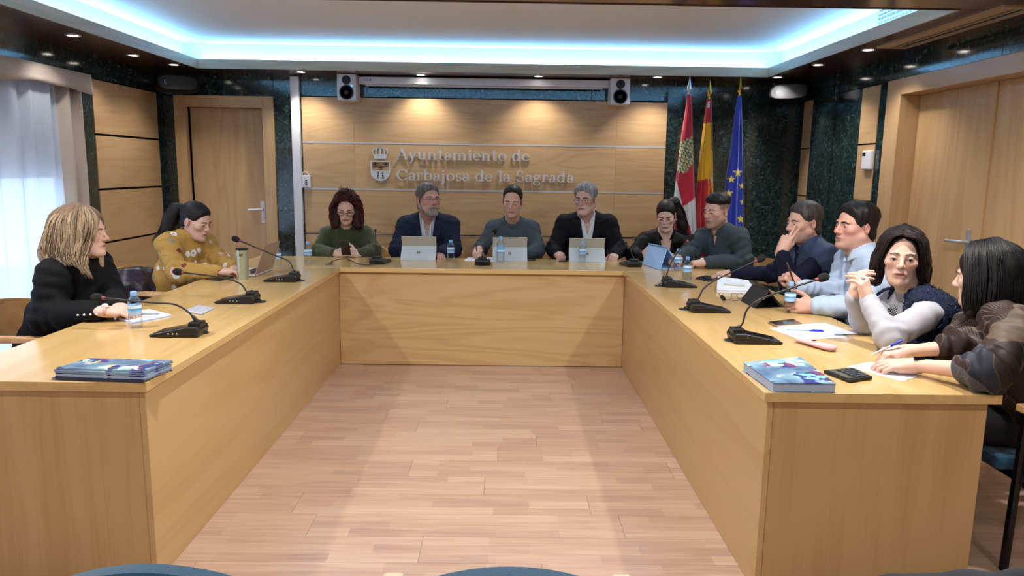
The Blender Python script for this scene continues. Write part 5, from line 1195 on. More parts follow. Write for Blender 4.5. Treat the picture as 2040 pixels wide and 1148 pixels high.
# calculator
P_ = [at(a, b, z=ZT) for a, b in [(1640, 744), (1692, 764), (1738, 757), (1700, 739)]]; c = np.mean(P_, 0); r = tag(empty('calculator', tuple(c)), 'black desktop calculator beside the paperback', 'calculator')
quad_slab('body', M['black'], [p+[0, 0, .001] for p in P_], .012, r, .003)
f2 = lambda u, v, dz: (P_[0]*(1-u)*(1-v)+P_[1]*u*(1-v)+P_[2]*u*v+P_[3]*(1-u)*v)+np.array([0, 0, dz])
quad_slab('display', plain('calculator_display', '#3b4a46', .15), [f2(*q, .0134) for q in ((.08, .06), (.92, .06), (.92, .28), (.08, .28))], .001, r, 0)
for i in range(5):
    for j in range(4): u, v = .08+.17*i, .36+.15*j; quad_slab('key', plain('calculator_key', '#3a3d43', .5) if not (i or j) else bpy.data.materials['calculator_key'], [f2(*q, .0132) for q in ((u, v), (u+.13, v), (u+.13, v+.11), (u, v+.11))], .0025, r, 0)
# pink spectacle pouch
c = at(1628, 686, z=ZT); r = tag(empty('spectacle_pouch', (c[0], c[1], ZT)), 'soft pink spectacle pouch lying by the loose sheets', 'pouch')
a, b_ = at(1592, 677, z=ZT+.014), at(1652, 692, z=ZT+.014); S = SDF(np.minimum(a, b_)-.06, np.maximum(a, b_)+.06, .005); S.cap(a, b_, .020, .032, .02, flat=((0, 0, 1), .42)); arr_mesh('pouch', [S.mesh(1)], plain('pink_felt', '#d59c9c', .8), r)
m_ = (a+b_)/2+np.array([0, 0, .013]); MB().box(-.008, .008, -.003, .003, -.001, .002, o=m_-np.array(r.location)).build('clasp', M['black'], r)
# folded spectacles on the desk
c = at(1460, 597, z=ZT); r = tag(empty('spectacles', (c[0], c[1], ZT)), 'folded dark spectacles lying open beside the paper stack', 'spectacles'); l_ = np.array(r.location); fm = plain('tortoise_frame', '#1c1210', .25)
for cx, nm in ((1463, 'rim'), (1474.5, 'rim')):
    q0 = at(cx, 591.5, y=4.17)-l_; MB().tube([q0+np.array([.0175*math.copysign(abs(math.cos(t))**.7, math.cos(t)), .008*math.sin(t), .0175*math.copysign(abs(math.sin(t))**.7, math.sin(t))]) for t in np.linspace(0, 2*math.pi, 22)], .0017, 6).build(nm, fm, r, True)
MB().tube([at(1447, 598, z=ZT+.005)-l_, at(1456, 597, z=ZT+.006)-l_, at(1457.5, 588, z=ZT+.026)-l_], .0022, 6).build('temple', fm, r, True); MB().tube([at(1480, 592, z=ZT+.02)-l_, at(1470, 599, z=ZT+.004)-l_, at(1458, 599, z=ZT+.004)-l_], .0018, 6).build('temple', fm, r, True)
rr = tag(empty('sunglasses', tuple(at(1440, 598, z=ZT))), 'dark spectacles standing on their rims left of the paper edge', 'spectacles'); l_ = np.array(rr.location)
for px_, py_ in ((1441, 594),):
    q0 = at(px_, py_, z=ZT+.016)-l_; MB().loft([[q0+np.array([.017*math.cos(t)+s*.3, s+.003, .013*math.sin(t)-.012*math.cos(t)]) for t in np.linspace(0, 2*math.pi, 18, endpoint=False)] for s in (-.001, .001)]).build('dark_lens', M['blackgloss'], rr)
MB().tube([at(1432, 584, z=ZT+.03)-l_, at(1437, 596, z=ZT+.006)-l_, at(1443, 602, z=ZT+.003)-l_], .0016, 6).build('temple', fm, rr, True)
# ------------------------------------------------------------------ the people
PX = lambda a, b, y: at(a, b, y=y)
PZ_ = lambda a, b, z: at(a, b, z=z)
def cloth_mat(name, col, rough=.85, bump=.25, bscale=350, sheen=.0, noise=.06): return plain(name, col, rough, bump=bump, bscale=bscale, spec=.2, sheen=0, noise=noise, nscale=18)
def garment(name, B, root, mat, off=.012, cuffs=(.93, .93), res=.009, wr=.0028, belly=1., bust=0., waist=1., loose=1., neck=None, v=None, lapel=None, collar=None, sleeves=True, seed=1, cols=None, extra=None, k=.06, Hc=None, low=True, relax=1, cmat=None):
    pts = [B.neck+B.up*.08, B.sR, B.sL, B.pelvis]+([B.eR, B.eL, B.wR, B.wL] if sleeves else [])
    S = SDF(*bounds(pts, .17), res); torso(S, B, off, belly, bust, waist, k, low)
    if sleeves: arm(S, B.sR, B.eR, B.wR, B.b, off, cuffs[0], .035, loose); arm(S, B.sL, B.eL, B.wL, B.b, off, cuffs[1], .035, loose)
    else:
        for s_ in (B.sR, B.sL): S.ell(s_+B.up*.0, (.062*B.b+off,)*3, None, .03)
    if wr:
        g1, g2 = wob(seed, 32., wr), wob(seed+50, 75., wr*.45); X, Y, Z = S.ax[0][:, None, None], S.ax[1][None, :, None], S.ax[2][None, None, :]
        r1 = np.random.RandomState(seed+9); u_ = (X-B.ms[0])*B.x[0]+(Y-B.ms[1])*B.x[1]+(Z-B.ms[2])*B.x[2]; q_ = (X-B.ms[0])*B.up[0]+(Y-B.ms[1])*B.up[1]+(Z-B.ms[2])*B.up[2]; pA, pB = r1.rand(2)*6
        dr = np.clip((-q_-.08)/.15, 0, 1)*wr*1.1*np.sin(u_*40+np.sin(q_*13+pA)*1.6+pB); S.F += (g1(X, Y, Z)+g2(X, Y, Z)*.8+dr).astype(np.float32)
        if sleeves:
            for (a_, e_, w_, pp) in ((B.sR, B.eR, B.wR, pA), (B.sL, B.eL, B.wL, pB)):
                folds(S, a_, e_, .07, .90, .085, .062, wr*1.3, pp); folds(S, e_, w_, .06, .10, .08, .056, wr*1.2, pp+2); folds(S, e_, w_, .05, .85, .05, .045, wr*.7, pp+1); folds(S, a_, e_, .08, .2, .07, .07, wr*.9, pp+4)
    T0 = S.F.copy() if lapel else None
    nk = B.neck; hd = Hc if Hc is not None else nk+B.up*.2; ax = nrm(hd-nk)
    if neck: S.cap(nk+ax*.006-B.fw*.0, nk+ax*.25, neck, neck*1.15, .008, 'sub')
    def tl(X, Y, Z):
        d = [X-B.ms[0], Y-B.ms[1], Z-B.ms[2]]; return [d[0]*e[0]+d[1]*e[1]+d[2]*e[2] for e in (B.x, B.fw, B.up)]
    if v:
        dep, hw, top = v; sl_ = hw/(dep+top)
        def f(X, Y, Z):
            u, w, q = tl(X, Y, Z); return np.maximum((np.abs(u)-sl_*(q+dep))*.95, np.maximum(-.02-w, -q-dep))
        S.fn(S.lo, S.lo+S.h*S.n, f, .006, 'sub')
        if lapel:
            lw, lth = lapel
            def f2(X, Y, Z):
                u, w, q = tl(X, Y, Z); e = np.abs(u)-sl_*(q+dep); wid = lw*np.clip((q+dep)/(dep*.75), .15, 1)
                notch = np.maximum(.012-np.abs(q+dep*.28), 0)*2.2
                return np.maximum(np.maximum(-e, e-wid+notch), np.maximum(-w, np.maximum(q-.075, -q-dep)))
            X, Y, Z = S.ax[0][:, None, None], S.ax[1][None, :, None], S.ax[2][None, None, :]
            S.F = np.minimum(S.F, np.maximum(T0-lth, f2(X, Y, Z)).astype(np.float32))
    if collar:
        R, hgt, gap, th = collar
        def f3(X, Y, Z):
            d = [X-nk[0], Y-nk[1], Z-nk[2]]; h = d[0]*ax[0]+d[1]*ax[1]+d[2]*ax[2]; r = [d[i]-h*ax[i] for i in range(3)]; rho = np.sqrt(r[0]**2+r[1]**2+r[2]**2)
            fr = (r[0]*B.fw[0]+r[1]*B.fw[1]+r[2]*B.fw[2])/(rho+1e-6); sd = np.abs(r[0]*B.x[0]+r[1]*B.x[1]+r[2]*B.x[2]); gp = np.where(fr > 0, gap+.5*(h-.0)-sd, -1)
            drop = .022*np.clip(fr, 0, 1)
            return np.maximum(np.maximum(np.abs(rho-R-.006-.30*np.maximum(.045-h, 0))-th, np.abs(h-.034+drop)-hgt), gp)
        SC = SDF(nk-.15, nk+.15, .0045); SC.fn(nk-.15, nk+.15, f3, 0, 'add'); arr_mesh('collar', [SC.mesh(1)], cmat or mat, root)
    if extra: extra(S, B)
    V, Q = S.mesh(relax)
    return arr_mesh(name, [(V, Q)+((cols(V),) if cols is not None else ())], mat, root)
def start(label, pel, group='councillors seated round the table'):
    return tag(empty('person', (pel[0], pel[1], 0)), label, 'person', group)
def mkbody(root, B, H, o, hands, extra=()):
    parts = [head_parts(H, o, B.neck, o.get('nr', .052))]
    V, Q = inner_torso(B); parts.append((V, Q, np.tile(np.array(srgb(o['tone'])), (len(V), 1)))); parts += hands; parts += list(extra)
    ob = arr_mesh('body', parts, M['skin'], root); eyes(H, o, root, o.get('iris', '#2c1b12'), o.get('gaze', (0, -.1)))
    arr_mesh('eyebrows', brow_parts(H, o.get('brow', '#2a1d18'), o.get('browt', .0032), o.get('lift', 0), o.get('arch', .005), o.get('lash')), M['hair'], root); return ob
def hair(root, parts, name='hair'): return arr_mesh(name, parts, M['hair'], root)
def short_hair(root, H, o, hl, col, col2=None, **k):
    S = scalp_sdf(H, o, hl, **k); V, Q = S.mesh(1); return hair(root, [(V, Q, hair_cols(V, H, col, col2))])
def sd_mesh(lo, hi, h, prims, H, col, col2=None, tips=None, ridge=0., seed=1, relax=1, cut=None):
    S = SDF(lo, hi, h)
    for p in prims:
        (S.cap if p[0] == 'c' else S.ell)(*p[1:])
    if ridge:
        x_, y_, z_ = S.ax[0][:, None, None], S.ax[1][None, :, None], S.ax[2][None, None, :]; x, y, z = H.loc(x_, y_, z_)
        az = np.arctan2(x, y-.01); S.F += (ridge*(np.sin(az*26+4*np.sin(az*5)+z*9)+.6*np.sin(az*47+z*21))).astype(np.float32)
    if cut:
        for p in cut: (S.cap if p[0] == 'c' else S.ell)(*p[1:], op='sub')
    V, Q = S.mesh(relax); return V, Q, hair_cols(V, H, col, col2, tips)
def wrist_band(root, w, d, n, col, face, rw=.031, rn=.024, width=.012, dial=.017, name='wristwatch'):
    d = nrm(d); n = nrm(np.asarray(n)-d*(np.asarray(n)@d)); t = np.cross(d, n); l = np.array(root.location); e = empty(name); e.parent = root
    ring = lambda k, ro: [np.asarray(w)-l+d*k+(t*math.cos(a)*(rw+ro)+n*math.sin(a)*(rn+ro)) for a in np.linspace(0, 2*math.pi, 22, endpoint=False)]
    MB().loft([ring(-width/2, 0), ring(-width/2, .003), ring(width/2, .003), ring(width/2, 0), ring(-width/2, 0)], cap=False).build('strap', plain('watch_strap', col, .45), e, True)
    if dial: MB().lathe([(dial, 0), (dial*1.02, .004), (dial*.86, .008), (.001, .008)], tuple(np.asarray(w)-l+n*(rn+.001)), 20, np.stack([t, d, n], 1)).build('dial', plain('watch_face', face, .2), e, True)
HLM = [(-.11, .082), (-.08, .074), (-.055, .045), (-.04, .005), (-.02, -.005), (0, .012), (.02, .0), (.035, -.045), (.06, -.07), (.12, -.085)]
def hl(front=0., side=0.): return [(y, z+(front if y < -.06 else side)) for y, z in HLM]
TONE = '#c99a85'
def arms_hand(B, side, d, n, pose, sc, tone, fa=.25, **k): return hand(B.wR if side == 'R' else B.wL, d, n, side, pose, sc, tone, elbow=(B.eR if side == 'R' else B.eL), fa=fa, **k)
# --- person in green sweater
def p_green():
    H = Head(PX(690, 413, 6.08), 6, 27, 2, 1.02); ms = (PX(652, 468, 6.2)+PX(730, 468, 6.2))/2; pel = np.array([ms[0]+.01, 6.36, .53])
    B = Body(ms+[0, -.02, .05], PX(653, 468, 6.2), PX(729, 468, 6.2), PX(632, 500, 6.1), PX(746, 500, 6.1), PX(671, 505, 5.93), PX(711, 505, 5.93), pel, .98); r = start('person in a green knit sweater looking down at a phone held in both hands', pel)
    o = dict(tone='#d8b3a4', eye=.12, lips='#a8625f', brow='#2a1412', lash=.1, jaw=.82)
    hs = [arms_hand(B, 'R', (1, -.25, .18), (-.1, -1, .35), 'grip', .95, o['tone']), arms_hand(B, 'L', (-1, -.25, .18), (.1, -1, .35), 'grip', .95, o['tone'])]
    mkbody(r, B, H, o, hs); spectacles(H, r, '#171214')
    garment('sweater', B, r, attr_mat('green_knit', .9, .3, bump=.7, bscale=26, sheen=.3, wave='X', var=.12, vscale=90), .013, (.88, .88), neck=.057, bust=1., seed=2, cols=lambda V: np.tile(np.array(srgb('#3c4529')), (len(V), 1)), Hc=H.c)
    W_ = lambda x, y, z, dx=0, dy=0, dz=0: H.p(x, y, z)+np.array([dx, dy, dz])
    pr = [('e', H.p(0, .03, .035), (.088, .112, .104), H.M, .03)]
    for s in (-1, 1): pr += [('c', W_(s*.070, .02, .03), W_(s*.078, .02, .04, s*.012, .0, -.19), .036, .040, .03)]
    pr += [('c', W_(0, .09, .03), W_(0, .09, .03, 0, .03, -.17), .075, .08, .04)]
    base = sd_mesh(H.c-.30, H.c+.25, .008, pr, H, '#2a0f10', '#431718', None, .003, cut=[('e', H.p(0, -.105, -.02), (.064, .085, .098), H.M, .01), ('e', H.p(0, -.08, -.12), (.05, .075, .08), H.M, .01)])
    gd = []
    for s in (-1, 1): gd += [([H.p(s*.01, -.06, .125), W_(s*.070, -.045, .07), W_(s*.100, -.03, .0), W_(s*.108, -.02, .0, 0, 0, -.09), W_(s*.10, -.02, .0, 0, 0, -.17)], [H.p(s*.02, .06, .135), W_(s*.085, .05, .07), W_(s*.11, .05, .0), W_(s*.125, .05, 0, 0, 0, -.09), W_(s*.115, .05, 0, 0, 0, -.19)])]
    gd += [([H.p(-.06, -.08, .10), H.p(-.05, -.055, .14), H.p(-.04, 0, .15), H.p(-.05, .06, .13)], [H.p(.06, -.08, .10), H.p(.05, -.055, .14), H.p(.04, 0, .15), H.p(.05, .06, .13)])]
    hair(r, [base]+locks(H, gd, 150, .0055, '#2a0e10', '#521d20', 4, .010, .011, 1.15)); legs(B, r, '#1d2230')
    wrist_band(r, B.wL+np.array([-.0, 0, 0]), (-1, -.25, .18), (.1, -1, .35), '#d8d6cf', '#e8e8e8', dial=0, width=.01); return B
B_g = p_green()
ph_ = tag(empty('phone', tuple(PX(688, 494, 5.86))), 'dark phone held up in both hands by the person in green', 'phone', 'mobile phones'); R_ = rx(.55)
MB().box(-.037, .037, -.0045, .0045, -.075, .072, R=R_).build('case', plain('phone_shell', '#2a2220', .3), ph_, bevel=.004); MB().box(-.034, .034, .0044, .0052, -.07, .068, R=R_).build('screen', M['blackgloss'], ph_)
# --- bearded person in blue jacket
def suit(name, jcol, scol, H, B, r, o, dep=.30, hw=.062, stripes=False, belly=1.1, seed=3, cuffs=(.95, .95)):
    if stripes:
        m, N, L, P = new_mat('striped_shirt'); w = N.new('ShaderNodeTexWave'); w.inputs['Scale'].default_value = 26; tc = N.new('ShaderNodeTexCoord'); L.new(tc.outputs['Object'], w.inputs['Vector']); q = ramp(N, [(.35, srgb('#8e9bb0')), (.6, srgb(scol))]); L.new(w.outputs['Fac'], q.inputs[0]); L.new(q.outputs[0], P.inputs['Base Color']); P.inputs['Roughness'].default_value = .8
    else: m = cloth_mat('white_shirt', scol)
    garment('shirt', B, r, m, .007, sleeves=False, neck=.056*B.b, v=(.055, .030, .06), collar=(.060*B.b, .022, .018, .005), res=.007, wr=.001, belly=belly*.97, Hc=H.c, low=True)
    garment('jacket', B, r, cloth_mat(name, jcol, .8, .2, 500, .2), .020, cuffs, neck=.066*B.b, v=(dep, hw, .06), lapel=(.058, .011), belly=belly, seed=seed, wr=.0035, Hc=H.c, loose=1.05)
def p_beard():
    H = Head(PX(853, 398, 6.12), 33, -2, 0, 1.08, 1.04); sR, sL = PX(810, 450, 6.25), PX(896, 450, 6.25); ms = (sR+sL)/2; pel = np.array([ms[0], 6.45, .53])
    B = Body(ms+[.0, -.01, .065], sR, sL, PX(793, 497, 6.15), PX(903, 497, 6.15), PX(828, 507, 5.98), PX(873, 506, 5.98), pel, 1.1); r = start('person in a navy jacket and striped shirt looking sideways behind a tablet', pel)
    o = dict(tone='#c69a8c', eye=.5, lips='#93544e', brow='#4a3f3c', flush=1, jaw=1.12, nr=.06, gaze=(.15, 0))
    hs = [arms_hand(B, 'R', (1, -.35, -.05), (0, -.3, 1), 'rest', 1.03, o['tone']), arms_hand(B, 'L', (.2, -.6, -.05), (.3, -.6, .8), 'rest', 1.03, o['tone'])]
    mkbody(r, B, H, o, hs); suit('navy_wool', '#1d2439', '#d3dae2', H, B, r, o, stripes=True, belly=1.22, seed=4)
    short_hair(r, H, o, hl(.0, -.005), '#55504f', '#8d8a8b', top=.012, side=.006, back=.008, seed=5)
    pr = []
    for s in (-1, 1): pr += [('c', H.p(s*.066, -.004, -.025), H.p(s*.060, -.02, -.065), .010, .016, .015), ('c', H.p(s*.060, -.02, -.065), H.p(s*.030, -.066, -.105), .016, .020, .02), ('c', H.p(s*.004, -.101, -.052), H.p(s*.03, -.084, -.066), .0065, .008, .006), ('c', H.p(s*.03, -.084, -.066), H.p(s*.026, -.076, -.095), .009, .016, .012)]
    pr += [('e', H.p(0, -.078, -.108), (.034, .030, .026), H.M, .02), ('c', H.p(-.012, -.094, -.082), H.p(.012, -.094, -.082), .008, .008, .01)]
    S = SDF(H.c-.17, H.c+.17, .0045); 
    for p in pr: (S.cap if p[0] == 'c' else S.ell)(*p[1:])
    g = wob(9, 260, .0016); S.F += g(S.ax[0][:, None, None], S.ax[1][None, :, None], S.ax[2][None, None, :]).astype(np.float32); V, Q = S.mesh(1); hair(r, [(V, Q, hair_cols(V, H, '#7d7470', '#b5afac'))], 'beard')
    spectacles(H, r, '#1a1718', half=True, rim=.0013, w=.022, hgt=.013); legs(B, r, '#1b2030'); wrist_band(r, B.wL, (.2, -.6, -.05), (.3, -.6, .8), '#20252b', '#8fa3a8', dial=.018)
p_beard()
# --- person in grey sweater, writing
def p_grey():
    H = Head(PX(1021, 401, 6.12), -7, 13, 3, 1.03); sR, sL = PX(984, 457, 6.25), PX(1058, 457, 6.25); ms = (sR+sL)/2; pel = np.array([ms[0], 6.45, .53])
    B = Body(ms+[0, -.01, .06], sR, sL, PX(958, 496, 6.2), PX(1071, 498, 6.15), PX(952, 495, 6.0), PX(1040, 508, 5.98), pel, 1.05); r = start('person in a grey crew-neck sweater writing with a pen', pel)
    o = dict(tone='#cfa897', eye=.22, lips='#a56f66', brow='#2c2220', stubble=.25, nr=.056)
    hs = [arms_hand(B, 'R', (-.1, -.9, -.38), (-.35, -.35, .9), 'pen', 1.02, o['tone']), arms_hand(B, 'L', (-.6, -.8, -.05), (0, -.2, 1), 'rest', 1.02, o['tone'])]
    mkbody(r, B, H, o, hs); garment('sweater', B, r, cloth_mat('grey_knit', '#47525a', .9, .3, 500, .3), .014, (.9, .93), neck=.063, seed=7, Hc=H.c, wr=.003, collar=(.066, .012, -.5, .007))
    short_hair(r, H, o, [(-.11, .105), (-.085, .10), (-.06, .085), (-.045, .05), (-.035, .01), (-.02, -.005), (0, .01), (.03, -.03), (.06, -.07), (.12, -.085)], '#1d1817', top=.009, side=.005, back=.007, seed=6); legs(B, r, '#23272e')
    p = B.wR+np.array([-.005, -.085, -.05]); pen(p+np.array([.01, -.02, -.035]), p+np.array([-.01, .035, .10]), 'dark pen in the writing hand of the person in grey', '#1b1b22')
p_grey()
# --- grey-haired person in black jacket
def p_white():
    H = Head(PX(1166, 398, 6.12), -26, 3, 0, 1.04, 1.04); sR, sL = PX(1126, 448, 6.25), PX(1211, 448, 6.25); ms = (sR+sL)/2; pel = np.array([ms[0], 6.45, .53])
    B = Body(ms+[-.005, -.01, .062], sR, sL, PX(1104, 496, 6.18), PX(1231, 498, 6.18), PX(1109, 506, 6.04), PX(1225, 508, 6.04), pel, 1.1); r = start('person in a black jacket and white shirt resting both fists on the desk', pel)
    o = dict(tone='#cfaa9d', eye=.55, lips='#a06a64', brow='#2b2626', browt=.004, jaw=1.12, nr=.06, gaze=(-.1, 0))
    hs = [arms_hand(B, 'R', (.25, -.9, .0), (-.2, -.35, .9), 'fist', 1.05, o['tone']), arms_hand(B, 'L', (-.25, -.9, -.1), (.15, -.45, .85), 'curl', 1.05, o['tone'])]
    mkbody(r, B, H, o, hs); suit('black_wool', '#10121a', '#dbe2ea', H, B, r, o, belly=1.15, seed=8, hw=.058)
    short_hair(r, H, o, hl(.004, 0), '#6f7174', '#b9bcc0', top=.020, side=.010, back=.012, seed=8, rough=.003); spectacles(H, r, '#1b1a1c', rim=.0013, w=.022, hgt=.017); legs(B, r, '#14161c')
p_white()
# --- person in black blouse
def p_black():
    H = Head(PX(1327, 430, 6.1), -18, 20, -3, 1.0, .97); sR, sL = PX(1287, 480, 6.2), PX(1360, 480, 6.2); ms = (sR+sL)/2; pel = np.array([ms[0], 6.36, .53])
    B = Body(ms+[-.005, -.02, .055], sR, sL, PX(1263, 508, 6.12), PX(1380, 510, 6.1), PX(1280, 510, 5.94), PX(1340, 512, 5.92), pel, .98); r = start('person in an open-necked black blouse looking down at a tablet', pel)
    o = dict(tone='#d6b2a1', eye=.15, lips='#a35f58', brow='#1c1412', lash=.15, jaw=.8, nr=.047, chest=B.tor(0, .045, -.09))
    hs = [arms_hand(B, 'R', (.35, -.55, .45), (-.5, -.75, .3), 'curl', .93, o['tone']), arms_hand(B, 'L', (-.3, -.8, .3), (.4, -.4, .8), 'rest', .93, o['tone'])]
    mkbody(r, B, H, o, hs); garment('blouse', B, r, cloth_mat('black_satin', '#0d0c10', .5, .2, 300, .2), .014, (.92, .92), neck=.056, v=(.16, .052, .06), collar=(.062, .022, .03, .006), bust=1., seed=11, Hc=H.c, wr=.0035, loose=1.12)
    S = scalp_sdf(H, o, [(-.11, .078), (-.08, .068), (-.06, .045), (-.045, .0), (-.02, -.01), (0, .012), (.02, .0), (.04, -.05), (.12, -.08)], top=.010, side=.007, back=.010, rough=.0008, seed=3); V, Q = S.mesh(1); parts = [(V, Q, hair_cols(V, H, '#15100f', '#2b211f'))]
    t0 = H.p(.02, .085, .085); w = [t0, t0+np.array([.05, .05, .0]), t0+np.array([.10, .055, -.09]), t0+np.array([.13, .04, -.20]), t0+np.array([.15, .03, -.30])]
    parts.append(sd_mesh(np.min(w, 0)-.08, np.max(w, 0)+.08, .007, [('c', w[i], w[i+1], (.028, .042, .045, .038, .02)[i], (.028, .042, .045, .038, .02)[i+1], .03) for i in range(4)], H, '#120d0d', '#241b1a', None, .002)); parts += locks(H, [([p+np.array([-.04, -.03, 0]) for p in w], [p+np.array([.04, -.035, .0]) for p in w])], 40, .004, '#0f0b0b', '#2a201e', 8, .006); hair(r, parts)
    for s in (1,): MB().lathe([(.001, 0), (.007, .003), (.007, .008), (.001, .011)], tuple(H.p(s*.083, .006, -.045)-np.array(r.location)), 10).build('earring', M['steel'], r, True)
    MB().tube([p-np.array(r.location) for p in bez([B.tor(-.045, .055, .03), B.tor(0, .115, -.055), B.tor(.045, .055, .03)], 8)], .0013, 5).build('necklace', M['brass'], r, True); legs(B, r, '#15151a'); return B
p_black()
# --- person in dark grey shirt
def p_shirt():
    H = Head(PX(1428, 421, 5.7), -60, 6, 0, 1.06); sR, sL = PX(1402, 474, 5.87), PX(1472, 473, 5.6); ms = (sR+sL)/2; pel = np.array([ms[0]+.17, ms[1]+.10, .53])
    B = Body(ms+[-.015, 0, .06], sR, sL, PX(1374, 505, 5.75), PX(1483, 520, 5.52), PX(1354, 511, 5.56), PX(1404, 523, 5.5), pel, 1.08); r = start('person in a dark grey shirt leaning both forearms on the desk corner', pel)
    o = dict(tone='#d2aa99', eye=.3, lips='#a3675e', brow='#17110f', browt=.004, stubble=.85, buzz=1., buzzcol='#4d4340', nr=.058)
    hs = [arms_hand(B, 'R', (-.7, -.6, -.2), (-.2, -.2, 1), 'curl', 1.02, o['tone']), arms_hand(B, 'L', (-1, .1, -.08), (0, -.25, 1), 'curl', 1.02, o['tone'])]
    mkbody(r, B, H, o, hs); garment('shirt', B, r, cloth_mat('slate_shirt', '#384348', .75, .2, 500, .2), .014, (.92, .9), neck=.060, v=(.06, .026, .06), collar=(.064, .024, .016, .005), seed=13, Hc=H.c, wr=.0042, belly=1.08, loose=1.08)
    short_hair(r, H, o, [(-.11, .075), (-.085, .068), (-.06, .06), (-.03, .052), (0, .05), (.05, .048), (.12, .045)], '#14100f', '#241c1a', top=.020, side=.007, back=.008, seed=9, rough=.0025); legs(B, r, '#22252b'); return B
p_shirt()
# --- person in vest, cheek on hand
def p_vest():
    H = Head(PX(1601, 444, 4.6), -76, 4, 0, 1.04); sR, sL = PX(1590, 500, 4.80), PX(1645, 516, 4.45); ms = (sR+sL)/2; pel = np.array([ms[0]+.16, ms[1], .53])
    B = Body(ms+[-.02, 0, .06], sR, sL, PX(1538, 546, 4.9), PZ_(1574, 563, .80), PZ_(1455, 544, .785), PX(1557, 500, 4.42), pel, 1.05); r = start('person in a quilted navy vest resting a cheek on two fingers', pel)
    o = dict(tone='#c59d8d', eye=.45, lips='#9a625a', brow='#2f2927', stubble=.6, nr=.058)
    hs = [arms_hand(B, 'R', (-.95, .25, -.1), (0, 0, 1), 'pinch', 1.0, o['tone']), arms_hand(B, 'L', (.33, -.05, 1), (-.45, -.85, .15), 'two', 1.0, o['tone'], spread=4)]
    mkbody(r, B, H, o, hs); garment('sweater', B, r, cloth_mat('navy_knit', '#12152a', .9, .3, 500, .3), .012, (.9, .9), neck=.060, seed=15, Hc=H.c, wr=.003)
    def quilt(S, B_):
        X, Y, Z = S.ax[0][:, None, None], S.ax[1][None, :, None], S.ax[2][None, None, :]; q = (Z*B_.up[2]+X*B_.up[0]+Y*B_.up[1]); S.F += (.004*np.abs(np.sin(q*52))-.003).astype(np.float32)
    garment('vest', B, r, cloth_mat('navy_quilt', '#33405a', .6, .2, 300, .2), .026, sleeves=False, neck=.062, v=(.10, .03, .06), collar=(.070, .026, .02, .008), seed=16, Hc=H.c, wr=.001, extra=quilt)
    short_hair(r, H, o, hl(.0, 0), '#2e2a29', '#57524f', top=.014, side=.008, back=.010, seed=10); legs(B, r, '#1a1c24'); return B
p_vest()
# --- person in pale blue shirt
def p_pale():
    H = Head(PX(1703, 452, 4.0), -78, -2, 0, 1.04, 1.04); sR, sL = PX(1692, 520, 4.15), PX(1756, 545, 3.78); ms = (sR+sL)/2; pel = np.array([ms[0]+.17, ms[1], .53])
    B = Body(ms+[-.02, 0, .062], sR, sL, PX(1668, 588, 4.05), PX(1715, 612, 3.62), PX(1592, 570, 3.95), PZ_(1624, 609, .785), pel, 1.08); r = start('person in a pale blue shirt holding a pen and a water bottle', pel)
    o = dict(tone='#c19485', eye=.6, lips='#9a5f58', brow='#171210', browt=.0042, flush=1, stubble=.3, jaw=1.12, nr=.062)
    hs = [arms_hand(B, 'R', (-.75, .05, .65), (.25, -.85, .3), 'fist', 1.0, o['tone']), arms_hand(B, 'L', (-1, .12, -.03), (.05, -.93, .36), 'grip', 1.06, o['tone'])]
    mkbody(r, B, H, o, hs); garment('shirt', B, r, cloth_mat('pale_blue_shirt', '#a3b4cc', .8, .15, 500, .15), .015, (.94, .92), neck=.064, v=(.10, .034, .06), collar=(.068, .026, .02, .005), seed=18, Hc=H.c, wr=.0045, loose=1.12)
    short_hair(r, H, o, hl(.004, -.01), '#100d0e', '#1f1a1b', top=.020, side=.011, back=.014, seed=12, rough=.0025); legs(B, r, '#1a1d28'); wrist_band(r, B.wL+np.array([.008, 0, 0]), (-1, .12, -.03), (.05, -.93, .36), '#191a1c', '#0d0e10', rw=.033, rn=.028, width=.02, dial=.022)
    p = B.wR+nrm(np.array([-.75, .05, .65]))*.075; pen(p+np.array([.03, -.04, -.065]), p+np.array([-.03, -.025, .085]), 'dark ballpoint pen held upright by the person in the pale blue shirt', '#3a2622', None, .005)
    return B
B_c = p_pale()
q = B_c.wL+np.array([-.125, -.012, 0]); bottle(q[0], q[1]+.035, 'water bottle gripped by the person in the pale blue shirt')
